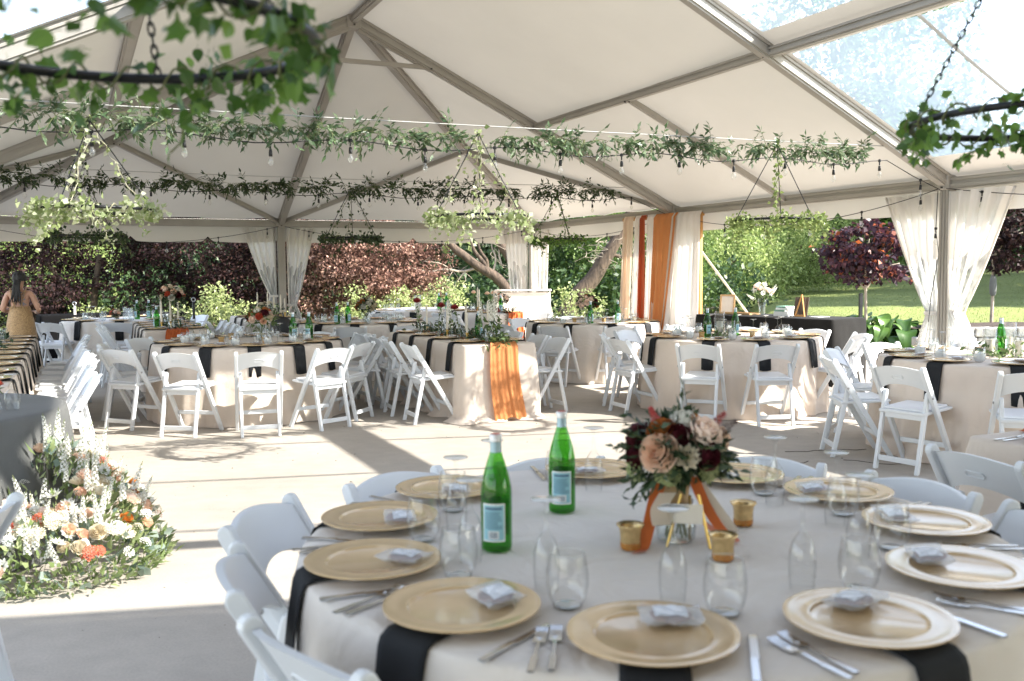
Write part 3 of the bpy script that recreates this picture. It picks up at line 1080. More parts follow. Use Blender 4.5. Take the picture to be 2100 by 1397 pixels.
# a length hanging straight down the right-hand pole
p = T(HW - 0.10, BAYS[1] + 0.03, 0)
c = [Vector((p.x, p.y, ZE - .08)), Vector((p.x - .02, p.y - .02, 1.85)), Vector((p.x + 0.01, p.y - .03, 1.6)), Vector((p.x - .05, p.y - .02, 1.2)), Vector((p.x - .07, p.y - .02, 0.95))]
string_light(c, [c[1]], 'loose cord end with one bulb hanging down the big right-hand pole')

# ---------------------------------------------------------------- leaf shapes
def ivy_mesh(name, mat, size, lobes=5, fold=0.18):
    pts = []
    prof = [(0.0, 0.0), (-0.20, 0.10), (-0.46, 0.02), (-0.40, 0.30), (-0.50, 0.62), (-0.24, 0.60), (-0.10, 0.82), (0, 1.05),
            (0.10, 0.82), (0.24, 0.60), (0.50, 0.62), (0.40, 0.30), (0.46, 0.02), (0.20, 0.10)]
    if lobes == 1:
        prof = [(0, 0), (-0.22, 0.02), (-0.38, 0.2), (-0.40, 0.42), (-0.28, 0.68), (-0.10, 0.92), (0, 1.05), (0.10, 0.92), (0.28, 0.68), (0.40, 0.42), (0.38, 0.2), (0.22, 0.02)]
    m2 = MB()
    vs = [(0, 0.35 * size, 0.02 * size)]
    for x, y in prof:
        vs.append((x * size, y * size, (fold * abs(x) - 0.18 * max(0, y - 0.4) ** 2) * size))
    n = len(prof)
    m2.add(vs, [(0, 1 + (i + 1) % n, 1 + i) for i in range(n)])
    m2.tube([(0, 0, 0), (0, -0.25 * size, 0.10 * size), (0, -0.42 * size, 0.30 * size)], 0.018 * size, 4)
    return m2.mesh(name, mat, False)
IVY = [ivy_mesh('ivy_leaf', M['ivy'], 0.052), ivy_mesh('ivy_leaf', M['ivy'], 0.045, 5, 0.3), ivy_mesh('ivy_leaf', M['ivy'], 0.046, 1, 0.22), ivy_mesh('ivy_leaf', M['ivy'], 0.038, 1, 0.1)]

def leaf_obj(parent, loc, size=1.0, face=None, meshes=IVY, name='leaf', pick=None):
    o = link(name, meshes[pick] if pick is not None else random.choice(meshes), parent, loc)
    o.rotation_euler = (R(random.uniform(-150, -60)), R(random.uniform(-40, 40)), random.uniform(0, 2 * PI))
    o.scale = (size * random.uniform(.50, .95),) * 3
    return o

def ring_chandelier(c, rad, hang, label, detail, mat='ivy', n=260, size=0.045, drops=7, vines_up=3):
    """An iron hoop on chains, wound with trailing ivy."""
    root = empty('ivy_hoop', tuple(c), random.uniform(0, 2), label, 'hanging hoop', 'ivy hoops hung from the tent roof')
    hp = [(rad * math.cos(t), rad * math.sin(t), 0) for t in np.linspace(0, 2 * PI, 65)]
    m2 = MB().tube(hp, 0.0105, 8, False)
    m2.build('hoop', M['hoop'], root, smooth=True)
    top = Vector((0, 0, hang))
    for k in range(3):
        t = 2 * PI * k / 3 + 0.5
        p0 = Vector((rad * math.cos(t), rad * math.sin(t), 0))
        ch = MB()
        if detail:
            nl = int((top - p0).length / 0.022)
            d = (top - p0).normalized()
            a = d.orthogonal().normalized()
            b = d.cross(a)
            for i in range(nl):
                cc = mix(p0, top, (i + .5) / nl)
                w = a if i % 2 else b
                pts = [cc + d * (0.016 * math.cos(s)) + w * (0.0065 * math.sin(s)) for s in np.linspace(0, 2 * PI, 9)]
                ch.tube(pts, 0.0022, 4, False)
        else:
            ch.tube([p0, top], 0.004, 5)
        ch.build('chain', M['hoop'], root)
    # winding stem
    st = MB()
    pts = []
    for i in range(160):
        t = 2 * PI * i / 159
        w = 22 * t
        pts.append(((rad + 0.022 * math.cos(w)) * math.cos(t), (rad + 0.022 * math.cos(w)) * math.sin(t), 0.025 * math.sin(w)))
    st.tube(pts, 0.003, 4, False)
    trail = []
    for k in range(drops):
        t = random.uniform(0, 2 * PI)
        x, y, z = rad * math.cos(t), rad * math.sin(t), 0
        L = random.uniform(0.06, 0.15) if detail else random.uniform(0.08, 0.24)
        tp = [(x, y, z)]
        for s in range(7):
            f = (s + 1) / 7
            tp.append((x + 0.10 * f * math.cos(t + 1.2) + random.uniform(-.012, .012), y + 0.10 * f * math.sin(t + 1.2) + random.uniform(-.012, .012), -L * f))
        st.tube(tp, 0.0022, 4, False)
        trail += tp[1:]
    climb = []
    for k in range(vines_up):
        t = 2 * PI * k / max(1, vines_up) + 0.62
        p0 = Vector((rad * .85 * math.cos(t), rad * .85 * math.sin(t), 0))
        tp = []
        for s in range(12):
            f = s / 11
            q = mix(p0, top, f) + Vector((random.uniform(-.02, .02), random.uniform(-.02, .02), 0))
            tp.append(tuple(q))
        st.tube(tp, 0.003, 4, False)
        climb += tp[1:]
    st.build('stem', M['vinepale'] if mat == 'ivypale' else M['vine'], root)
    anchors = []
    for i in range(n):
        t = random.uniform(0, 2 * PI)
        if math.sin(t * 3 + 1) + math.sin(t * 7) < -0.9 and random.random() < .8:
            continue
        q = random.gauss(0, 0.020 if detail else 0.032)
        anchors.append((((rad + q) * math.cos(t)), ((rad + q) * math.sin(t)), random.gauss(-0.012, 0.03)))
    random.shuffle(anchors)
    if detail:
        anchors = [p for p in trail + climb] + anchors
        trail, climb = [], []
    for p in trail + climb:
        for k in range(1 if detail else 3):
            anchors.append((p[0] + random.gauss(0, .018), p[1] + random.gauss(0, .018), p[2] + random.gauss(0, .02)))
    if detail:
        for p in anchors[:295]:
            leaf_obj(root, p)
        if len(anchors) > 295:
            v, q = leaf_cloud(np.array(anchors[295:]), size * .62, 0.7, 0.2, fold=0.3)
            tag(link('small_leaves', fast_mesh('small_leaves', v, q, M[mat]), root), kind='stuff')
    else:
        v, q = leaf_cloud(np.array(anchors), size, 0.85, 0.2, fold=0.35)
        tag(link('foliage', fast_mesh('foliage', v, q, M[mat]), root), kind='stuff')
    return root
RINGS = [((-0.70, 1.67, 1.885), 0.36, 0.75, 'large blurred ivy hoop close to the camera at top left', True, 'ivy', 470, 0.05, 6, 0),
         ((1.51, 2.70, 1.885), 0.36, 0.72, 'ivy hoop on a black chain below the clear roof at top right', True, 'ivy', 430, 0.05, 6, 1),
         ((-2.65, 6.08, 1.885), 0.36, 0.56, 'pale sunlit ivy hoop hanging at left below the front garland', False, 'ivypale', 900, 0.038, 9, 3),
         ((-0.24, 7.19, 1.885), 0.36, 0.62, 'pale ivy hoop hanging in the middle below the front garland', False, 'ivypale', 700, 0.038, 10, 4),
         ((2.32, 8.37, 1.90), 0.37, 0.66, 'bushy green ivy hoop hanging over the gift table at right', False, 'greenlight', 900, 0.036, 7, 2),
         ((-4.54, 10.25, 1.885), 0.37, 0.62, 'dark ivy hoop hanging low at far left behind the pale one', False, 'ruscusdark', 760, 0.038, 4, 3),
         ((-1.91, 11.46, 1.885), 0.34, 0.60, 'dark ivy hoop hanging right of the far left tent pole', False, 'ruscusdark', 700, 0.038, 4, 3),
         ((0.61, 12.62, 1.885), 0.34, 0.60, 'dark ivy hoop hanging near the far corner of the tent', False, 'ivy', 700, 0.038, 4, 3)]
for a in RINGS:
    ring_chandelier(*a)

# ---------------------------------------------------------------- garlands of greenery on cables
def garland(pL, pR, sag, label, mat, dens, size, bulbs_step, lab2, tufts):
    root = empty('leaf_garland', tuple(pL), 0, label, 'garland', 'leaf garlands strung across the tent')
    c = cat(pL, pR, sag * 0.25, 40)
    MB().tube([p - pL for p in c], 0.0045, 5).build('cable', M['whitecable'], root, smooth=True)
    c2 = cat(pL - Vector((0, 0, .06)), pR - Vector((0, 0, .02)), sag, 40)
    st = MB()
    anchors, dirs = [], []
    L = (pR - pL).length
    d0 = (pR - pL).normalized()
    sd = d0.cross(Vector((0, 0, 1)))
    nspr = int(L * dens)
    for k in range(nspr):
        f = random.uniform(0.0, 0.985)
        if (math.sin(f * 37) + math.sin(f * 61 + 1)) < -1.6:
            continue
        i = min(39, int(f * 40))
        p = mix(c2[i], c2[i + 1], f * 40 - i)
        dr = (d0 * random.uniform(-.9, .9) + sd * random.uniform(-.8, .8) + Vector((0, 0, random.uniform(-1.1, .35)))).normalized()
        if random.random() < tufts:
            dr = (d0 * random.uniform(-.5, .5) + sd * random.uniform(-.4, .4) + Vector((0, 0, random.uniform(.6, 1)))).normalized()
        ln = random.uniform(0.06, 0.19)
        tip = p + dr * ln - Vector((0, 0, 0.02))
        st.tube([p - pL, mix(p, tip, .5) - pL + Vector((0, 0, .01)), tip - pL], 0.0022, 4, False)
        for s in range(7):
            q = mix(p, tip, 0.2 + 0.8 * s / 6) - pL
            anchors.append(tuple(q))
            side = dr.cross(Vector((0, 0, 1)))
            side = side.normalized() if side.length > .01 else sd
            w = (side * (1 if s % 2 else -1) + dr * 0.9 + Vector((0, 0, -.35))) if s < 6 else dr
            dirs.append(tuple(w.normalized()))
    st.build('stem', M['vine'], root)
    v, q = leaf_cloud(np.array(anchors), size, 0.36, 0.15, dirs=np.array(dirs) * 1.6, fold=0.25)
    tag(link('foliage', fast_mesh('foliage', v, q, M[mat]), root), kind='stuff')
    c3 = [mix(pL, pR, k / 40) - Vector((0, 0, 0.13 + 0.05 * math.sin(k / 40 * PI * 6) ** 2 + sag * 3 * (k / 40) * (1 - k / 40))) for k in range(41)]
    c3 += [pR + d0 * 0.35 + Vector((0, 0, -0.27)), pR + d0 * 0.80 + Vector((0, 0, -0.42))]
    string_light(c3, along(c3, bulbs_step, 0.35), lab2)
g1L, g1R = T(-3.89, BAYS[1], 2.545), T(3.80, BAYS[1] + 0.03, 2.605)
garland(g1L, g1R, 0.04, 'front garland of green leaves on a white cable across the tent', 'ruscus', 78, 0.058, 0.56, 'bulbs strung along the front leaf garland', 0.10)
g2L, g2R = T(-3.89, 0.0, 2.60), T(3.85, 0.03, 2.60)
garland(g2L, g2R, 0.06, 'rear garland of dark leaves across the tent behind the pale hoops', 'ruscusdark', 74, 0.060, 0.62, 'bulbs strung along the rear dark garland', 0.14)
g0L, g0R = T(-4.0, BAYS[2], 2.60), T(3.9, BAYS[2], 2.60)
M['glassmilky'] = glass_mat('foot_glass', (0.95, 0.96, 0.96, 1), 1.6, 0.08, 0.12, milky=0.42, milk=(0.85, 0.87, 0.88, 1))
# ---------------------------------------------------------------- folding chairs
def make_chair():
    root = empty('folding_chair')
    tag(root, None, 'chair', 'white folding chairs around the tables')
    tilt = math.atan2(0.465, 0.765)
    x0, z0, x1, z1 = -0.235, 0.775, 0.235, 0.0
    ux, uz = (x1 - x0), (z1 - z0)
    Ln = math.hypot(ux, uz)
    ux, uz = ux / Ln, uz / Ln
    px, pz = -uz, ux            # across the rail, forward and up
    w = 0.024
    out = []
    for t in np.linspace(0, PI, 7):      # rounded top end
        out.append((x0 + px * w * math.cos(t) - ux * w * math.sin(t) + ux * w, z0 + pz * w * math.cos(t) - uz * w * math.sin(t) + uz * w))
    fx = x1
    out += [(fx - 0.030, 0.0), (fx + 0.012, 0.0)]
    for sg in (1, -1):
        m2 = MB().prism(out, sg * 0.182, sg * 0.214)
        fan_bevel(m2.build('leg', M['resin'], root), 0.006)
    # short legs with the rounded hinge end
    top, bot = (-0.100, 0.565), (-0.215, 0.0)
    for sg in (1, -1):
        dx, dz = bot[0] - top[0], bot[1] - top[1]
        l2 = math.hypot(dx, dz)
        dx, dz = dx / l2, dz / l2
        qx, qz = -dz, dx
        o2 = []
        for t in np.linspace(0, PI, 6):
            o2.append((top[0] + qx * 0.019 * math.cos(t) - dx * 0.019 * math.sin(t), top[1] + qz * 0.019 * math.cos(t) - dz * 0.019 * math.sin(t)))
        o2 += [(bot[0] - 0.020, 0.0), (bot[0] + 0.016, 0.0)]
        lg = MB().prism(o2, sg * 0.150, sg * 0.178).build('leg', M['resin'], root)
        fan_bevel(lg, 0.006)
        b = MB().add(*[(lambda m: (m.v, m.f))(MB().lathe([(0, 0), (0.009, 0), (0.009, 0.004), (0, 0.006)], 8))][0])
        bo = b.build('bolt', M['bolt'], lg, loc=(-0.118, sg * 0.2145, 0.548))
        bo.rotation_euler = (-sg * PI / 2, 0, 0)
    # back panel: curved slab, arched above and below
    def backpt(u, v, side):
        y = -0.184 + 0.368 * u
        c = 1 - (2 * u - 1) ** 2
        ztop = 0.748 + 0.026 * c
        zbot = 0.590 + 0.052 * c ** 0.8
        z = zbot + (ztop - zbot) * v
        x = x0 + (z0 - z) * (x1 - x0) / (z0 - z1) + 0.006
        return (x - 0.030 * c + side * 0.009, y, z)
    m2 = MB()
    nu, nv = 15, 5
    for sd in (-1, 1):
        m2.grid(lambda u, v: backpt(u, v, sd), nu, nv)
    n0 = nu * nv
    rim = [i for i in range(nu)] + [(j + 1) * nu - 1 for j in range(1, nv)] + [n0 - 1 - i for i in range(1, nu)] + [j * nu for j in range(nv - 2, 0, -1)]
    for i in range(len(rim)):
        a, b = rim[i], rim[(i + 1) % len(rim)]
        m2.f.append((a, b, b + n0, a + n0))
    bp = m2.build('backrest', M['resin'], root, auto=50)
    bp.data.validate()
    fan_bevel(bp, 0.004)
    # hand slot in the backrest: a recessed lozenge ring
    sl_ = MB()
    ring = []
    for t in np.linspace(0, 2 * PI, 17)[:-1]:
        y = 0.030 * (1 if math.cos(t) > 0 else -1) + 0.012 * math.cos(t)
        z = 0.645 + 0.045 + 0.012 * math.sin(t)
        x = x0 + (z0 - z) * (x1 - x0) / (z0 - z1) + 0.006 - 0.030
        ring.append((x - 0.0105, y, z))
    sl_.tube(ring + [ring[0]], 0.0022, 5, False)
    sl_.build('hand_slot', M['resin'], bp)
    # seat: frame board and padded cushion
    m2 = MB()
    poly = [(-0.165, 0.418), (0.205, 0.438), (0.222, 0.446), (0.215, 0.458), (0.19, 0.460), (-0.165, 0.442)]
    m2.prism(poly, -0.180, 0.180)
    st = m2.build('seat', M['resin'], root)
    fan_bevel(st, 0.008)
    c = MB()
    c.prism([(-0.14, 0.4435), (0.175, 0.4605), (0.185, 0.468), (0.17, 0.476), (-0.13, 0.459), (-0.142, 0.452)], -0.160, 0.160)
    fan_bevel(c.build('cushion', M['cushion'], st), 0.010, 3)
    # rails between the legs
    def rail(p, h, half, nm='rail'):
        fan_bevel(MB().box(p, (0.018, 2 * half, h)).build(nm, M['resin'], root), 0.004)
    rail((-0.200, 0, 0.085), 0.040, 0.149)
    rail((0.128, 0, 0.180), 0.036, 0.181)
    rail((-0.128, 0, 0.405), 0.052, 0.149)
    return root
CHAIR = Proto(make_chair())
def chair(x, y, yaw, label, rot=None):
    return CHAIR.place((x, y, 0), yaw, label)

# ---------------------------------------------------------------- tables under cloths
def cloth_from_path(path, nrm, zt, name, mat, parent, amp=0.03, flare=0.05, nf=None, seed=0, puddle=0.0):
    """Tablecloth: flat top, soft rolled edge, skirt that falls to the floor in folds."""
    rs = random.Random(seed)
    n = len(path)
    P_ = [rs.uniform(0, 6.28) for _ in range(8)]
    cum = [0.0]
    for i in range(n):
        a, b = path[i], path[(i + 1) % n]
        cum.append(cum[-1] + math.hypot(b[0] - a[0], b[1] - a[1]))
    tot = cum[-1]
    nf = nf or int(tot / 0.30)
    def fold(i):
        t = 2 * PI * cum[i] / tot
        g = math.sin(nf * t + P_[0] + 1.1 * math.sin(3 * t + P_[1]))
        g2 = math.sin((2 * nf + 3) * t + P_[2])
        g3 = math.sin((nf // 2 + 1) * t + P_[3])
        return (0.65 * math.copysign(abs(g) ** 1.5, g) + 0.22 * g2 + 0.35 * g3)
    cx = sum(p[0] for p in path) / n
    cy = sum(p[1] for p in path) / n
    rows = []
    for f in (0.25, 0.6, 0.9, 0.975):
        rows.append([(cx + (p[0] - cx) * f, cy + (p[1] - cy) * f, zt) for p in path])
    zs = [(0.000, 0.004), (0.006, 0.010), (0.010, 0.025)]
    for o_, dz in zs:
        rows.append([(p[0] + q[0] * o_, p[1] + q[1] * o_, zt - dz) for p, q in zip(path, nrm)])
    m = 16
    for j in range(1, m + 1):
        t = j / m
        row = []
        for i, (p, q) in enumerate(zip(path, nrm)):
            fo = fold(i)
            k = min(1.0, t * 1.3) ** 0.85
            o_ = 0.012 + flare * k + amp * k * fo
            z = (zt - 0.025) * (1 - t) + 0.006
            if j == m:
                o_ += puddle * (0.5 + 0.5 * fo)
            row.append((p[0] + q[0] * o_, p[1] + q[1] * o_, z))
        rows.append(row)
    vs = [(cx, cy, zt)]
    fs = []
    for r in rows:
        vs += r
    for i in range(n):
        fs.append((0, 1 + i, 1 + (i + 1) % n))
    for r in range(len(rows) - 1):
        for i in range(n):
            j = (i + 1) % n
            a = 1 + r * n
            b = a + n
            fs.append((a + i, b + i, b + j, a + j))
    return MB().add(vs, fs).build(name, mat, parent, smooth=True)

def round_table(c, label, rad=0.915, zt=0.76, mat='linen', seed=0, amp=0.032, flare=0.05):
    root = empty('round_table', (c[0], c[1], 0), 0, label, 'table', 'round dining tables under floor-length cloths')
    n = 220
    path = [(rad * math.cos(t), rad * math.sin(t)) for t in np.linspace(0, 2 * PI, n + 1)[:-1]]
    nr = [(p[0] / rad, p[1] / rad) for p in path]
    cloth_from_path(path, nr, zt, 'tablecloth', M[mat], root, amp, flare, 17, seed)
    MB().lathe([(0, zt - 0.03), (rad - 0.012, zt - 0.03), (rad - 0.012, zt - 0.012), (0, zt - 0.012)], 48).build('tabletop', M['plank'], root)
    return root

def rect_path(w, l, rc=0.035, step=0.035):
    pts, nr = [], []
    for cx_, cy_, a0 in ((w / 2 - rc, l / 2 - rc, 0), (-w / 2 + rc, l / 2 - rc, PI / 2), (-w / 2 + rc, -l / 2 + rc, PI), (w / 2 - rc, -l / 2 + rc, 1.5 * PI)):
        for t in np.linspace(a0, a0 + PI / 2, 6):
            pts.append((cx_ + rc * math.cos(t), cy_ + rc * math.sin(t)))
            nr.append((math.cos(t), math.sin(t)))
    P2, N2 = [], []
    for i in range(len(pts)):
        a, b = pts[i], pts[(i + 1) % len(pts)]
        d = math.hypot(b[0] - a[0], b[1] - a[1])
        k = max(1, int(d / step))
        for s in range(k):
            f = s / k
            P2.append((a[0] + (b[0] - a[0]) * f, a[1] + (b[1] - a[1]) * f))
            na, nb = nr[i], nr[(i + 1) % len(pts)]
            q = (na[0] + (nb[0] - na[0]) * f, na[1] + (nb[1] - na[1]) * f)
            N2.append(q)
    return P2, N2

def long_table(near_mid, length, label, width=0.77, zt=0.76, mat='linen', seed=1, yaw=YAW, amp=0.035, flare=0.05, puddle=0.05, cat='table', name='long_table', group='long dining tables under floor-length cloths'):
    """near_mid: middle of the end facing the camera; the table runs away along its own y axis."""
    d = Vector((-math.sin(yaw), math.cos(yaw), 0))
    c = Vector((near_mid[0], near_mid[1], 0)) + d * (length / 2)
    root = empty(name, c, yaw, label, cat, group)
    P2, N2 = rect_path(width, length)
    cloth_from_path(P2, N2, zt, 'tablecloth', M[mat], root, amp, flare, int(2 * (width + length) / 0.36), seed, puddle)
    MB().box((0, 0, zt - 0.02), (width - 0.02, length - 0.02, 0.018)).build('tabletop', M['plank'], root)
    return root

# ---------------------------------------------------------------- tableware
def plate_proto():
    prof = [(0, 0.0), (0.108, 0.0), (0.118, 0.004), (0.160, 0.013), (0.1655, 0.0155), (0.1655, 0.0185), (0.160, 0.0190), (0.150, 0.0185),
            (0.124, 0.0135), (0.119, 0.0150), (0.114, 0.0140), (0.110, 0.0085), (0.104, 0.0065), (0, 0.0060)]
    o = MB().lathe(prof, 64).build('charger_plate', M['gold'], None, auto=35)
    return tag(o, None, 'plate', 'gold charger plates laid on the tables')
PLATE = Proto(plate_proto())

def napkin_proto():
    m2 = MB()
    prof = [(-0.06, 0.003), (0.05, 0.004), (0.135, 0.005), (0.158, 0.004), (0.172, -0.004), (0.180, -0.022), (0.186, -0.06), (0.194, -0.12), (0.201, -0.19), (0.208, -0.27)]
    hw = 0.064
    def pt(i, u, up):
        x, z = prof[i]
        y = -hw + 2 * hw * u
        hang = max(0, -z) / 0.27
        y *= (1 - 0.10 * hang)
        x += 0.008 * hang * math.sin(u * 7 + 1)
        edge = 0.006 * (1 - (2 * u - 1) ** 2) if i < 4 else 0
        k = 0.004 if up else 0.0
        if i < 4:
            return (x - 0.10 * (2 * u - 1) ** 2 * 0.05, y, z + k)
        return (x + k, y, z - 0.010 * hang * math.sin(u * 3.1))
    nu = 9
    for up in (0, 1):
        vs, fs = [], []
        for i in range(len(prof)):
            for k in range(nu):
                vs.append(pt(i, k / (nu - 1), up))
        for i in range(len(prof) - 1):
            for k in range(nu - 1):
                a = i * nu + k
                fs.append((a, a + 1, a + nu + 1, a + nu))
        m2.add(vs, fs)
    n0 = nu * len(prof)
    rim = list(range(nu)) + [j * nu + nu - 1 for j in range(1, len(prof))] + [n0 - 1 - k for k in range(1, nu)] + [j * nu for j in range(len(prof) - 2, 0, -1)]
    for i in range(len(rim)):
        a, b = rim[i], rim[(i + 1) % len(rim)]
        m2.f.append((a, b, b + n0, a + n0))
    return tag(m2.build('napkin', M['napkin'], None, smooth=True), None, 'napkin', 'black napkins hanging under the plates')
NAPKIN = Proto(napkin_proto())

def glass_proto(fill=None, name='stemless_glass'):
    root = empty(name)
    tag(root, None, 'glass', 'stemless glasses on the tables')
    prof = [(0, 0.002), (0.022, 0.002), (0.032, 0.010), (0.040, 0.028), (0.0445, 0.050), (0.0440, 0.075), (0.0395, 0.100), (0.0360, 0.117), (0.0350, 0.1175), (0.0385, 0.100), (0.0425, 0.075)]
    MB().lathe(prof, 28).build('bowl', M['glass'], root, smooth=True)
    MB().tube([(0.0355 * math.cos(t), 0.0355 * math.sin(t), 0.1172) for t in np.linspace(0, 2 * PI, 29)], 0.0009, 4, False).build('rim', M['glass'], root, smooth=True)
    if fill:
        MB().lathe([(0, 0.006), (0.028, 0.009), (0.0385, 0.028), (0.0425, 0.050), (0.0420, 0.066), (0, 0.066)], 24).build('water' if fill == 'water' else 'ice_water', M[fill], root, smooth=False)
        if fill == 'ice':
            m2 = MB()
            rs = random.Random(3)
            for k in range(7):
                a = rs.uniform(0, 6.28)
                m2.box((0.02 * math.cos(a), 0.02 * math.sin(a), rs.uniform(.035, .072)), (0.022, 0.020, 0.018), Matrix.Rotation(rs.uniform(0, 3), 3, (rs.random(), rs.random(), 1)))
            fan_bevel(m2.build('ice_cube', M['ice'], root), 0.003)
    return root
GLASSW = Proto(glass_proto('water', 'water_glass'))
GLASSI = Proto(glass_proto('ice', 'water_glass'))

def flute_proto(wine=False):
    if not wine:   # champagne flute turned upside down: foot on top
        prof = [(0.026, 0.0), (0.0285, 0.03), (0.0300, 0.06), (0.0285, 0.09), (0.022, 0.115), (0.010, 0.128), (0.0042, 0.136), (0.0038, 0.17), (0.0045, 0.196), (0.012, 0.202), (0.033, 0.2065), (0.0335, 0.208), (0, 0.209)]
    else:
        prof = [(0.030, 0.0), (0.037, 0.03), (0.040, 0.06), (0.034, 0.09), (0.016, 0.108), (0.0045, 0.116), (0.0038, 0.15), (0.0045, 0.182), (0.012, 0.187), (0.035, 0.1915), (0.0355, 0.193), (0, 0.194)]
    root = empty('upturned_flute')
    tag(root, None, 'glass', 'champagne flutes standing upside down')
    MB().lathe(prof[:7], 24).build('bowl', M['glass'], root, smooth=True)
    MB().lathe(prof[6:9], 10).build('stem', M['glass'], root, smooth=True)
    MB().lathe(prof[8:], 28).build('foot', M['glassmilky'], root, smooth=True)
    return root
FLUTE = Proto(flute_proto())
WINE = Proto(flute_proto(True))

def fork_proto():
    m2 = MB()
    m2.prism([(-0.095, 0.0), (-0.095, 0.003), (-0.02, 0.0045), (0.02, 0.007), (0.045, 0.004), (0.055, 0.006), (0.055, 0.0045), (0.045, 0.002), (0.02, 0.005), (-0.02, 0.002)], -0.0035, 0.0035)
    m2.prism([(-0.095, 0.0002), (-0.095, 0.0034), (-0.03, 0.0040), (-0.03, 0.0016)], -0.0065, 0.0065)
    m2.prism([(0.035, 0.0052), (0.060, 0.0045), (0.060, 0.0030), (0.035, 0.0035)], -0.012, 0.012)
    for k in range(4):
        y = -0.0115 + k * 0.0062
        m2.prism([(0.058, 0.0030), (0.058, 0.0046), (0.085, 0.0070), (0.1, 0.0105), (0.1, 0.0095), (0.085, 0.0055)], y, y + 0.0038)
    return tag(m2.build('fork', M['steel'], None), None, 'fork', 'forks beside the plates')
def knife_proto():
    m2 = MB()
    m2.prism([(-0.11, 0.0), (-0.11, 0.005), (-0.01, 0.006), (-0.01, 0.001)], -0.007, 0.007)
    m2.prism([(-0.01, 0.0015), (-0.01, 0.0045), (0.09, 0.0040), (0.112, 0.003), (0.112, 0.0022), (0.09, 0.0015)], -0.010, 0.006)
    return tag(m2.build('knife', M['steel'], None), None, 'knife', 'knives beside the plates')
def crystal_glass():
    root = empty('stemless_glass')
    tag(root, None, 'glass', 'stemless glasses on the tables')
    prof = [(0, 0.0), (0.020, 0.0), (0.031, 0.007), (0.0405, 0.028), (0.0450, 0.052), (0.0445, 0.078), (0.0400, 0.104), (0.0372, 0.1195)]
    MB().lathe(prof, 40).build('bowl', M['crystal'], root, smooth=True)
    MB().tube([(0.0372 * math.cos(t), 0.0372 * math.sin(t), 0.1195) for t in np.linspace(0, 2 * PI, 33)], 0.0007, 5, False).build('rim', M['glassmilky'], root, smooth=True)
    MB().lathe([(0, 0.006), (0.026, 0.0058), (0.0295, 0.0075), (0.026, 0.0090), (0, 0.0080)], 24).build('base', M['glassmilky'], root, smooth=True)
    return root
def crystal_flute():
    root = empty('upturned_flute')
    tag(root, None, 'glass', 'champagne flutes standing upside down')
    prof = [(0.0262, 0.0), (0.0290, 0.03), (0.0302, 0.06), (0.0285, 0.088), (0.0215, 0.112), (0.0110, 0.128), (0.0050, 0.138), (0.0042, 0.170), (0.0050, 0.196), (0.0130, 0.2025), (0.0340, 0.2070), (0.0340, 0.2085), (0, 0.2095)]
    inner = [(0, 0.126), (0.0098, 0.1245), (0.0206, 0.1100), (0.0277, 0.0870), (0.0294, 0.060), (0.0282, 0.03), (0.0255, 0.0)]
    MB().lathe(prof[:10], 32).build('bowl', M['crystal'], root, smooth=True)
    MB().lathe([(0, .2015), (.0125, .2022)] + prof[10:], 32).build('foot', M['glassmilky'], root, smooth=True)
    return root
GLASSN, FLUTEN = Proto(crystal_glass()), Proto(crystal_flute())
FORK, KNIFE = Proto(fork_proto()), Proto(knife_proto())

def cookie_proto():
    root = empty('cookie_packet')
    tag(root, None, 'packet', 'wrapped cookies on the plates')
    def fn(s):
        def g(u, v):
            x, y = (u - .5) * 0.125, (v - .5) * 0.088
            b = max(0, (1 - abs(2 * u - 1) ** 5) * (1 - abs(2 * v - 1) ** 4)) ** .8
            fl = max(0, abs(2 * u - 1) - .72) / .28
            return (x, y + 0.002 * math.sin(u * 19), 0.0135 + s * 0.0115 * b + 0.0018 * math.sin(u * 47 + v * 3) * fl + .0016 * math.sin(v * 13 + u * 15) * b + 0.010 * fl * fl * (1 if u > .5 else .3))
        return g
    m2 = MB()
    m2.grid(fn(1), 31, 17)
    m2.grid(fn(-1), 31, 17)
    m2.build('wrapper', M['wrap'], root, smooth=True)
    ck = MB()
    def cookie(u, v):
        t = 2 * PI * u
        r_ = .0375 * (1 + .05 * math.sin(3 * t + 1) + .03 * math.sin(7 * t)) * math.sin(min(1, v * 1.02) * PI) ** .45
        return (1.12 * r_ * math.cos(t), r_ * math.sin(t), .006 + .0150 * v + .0015 * math.sin(t * 5) * math.sin(v * PI))
    ck.grid(cookie, 26, 9, True)
    ck.build('cookie', M['cookie'], root, smooth=True)
    MB().grid(lambda u, v: ((u - .5) * 0.066, .006 + (v - .5) * 0.054, 0.0262 - 0.003 * ((2 * u - 1) ** 2 + (2 * v - 1) ** 2) + .001 * math.sin(u * 12)), 11, 9).build('label', M['sticker'], root, smooth=True)
    return root
COOKIE = Proto(cookie_proto())

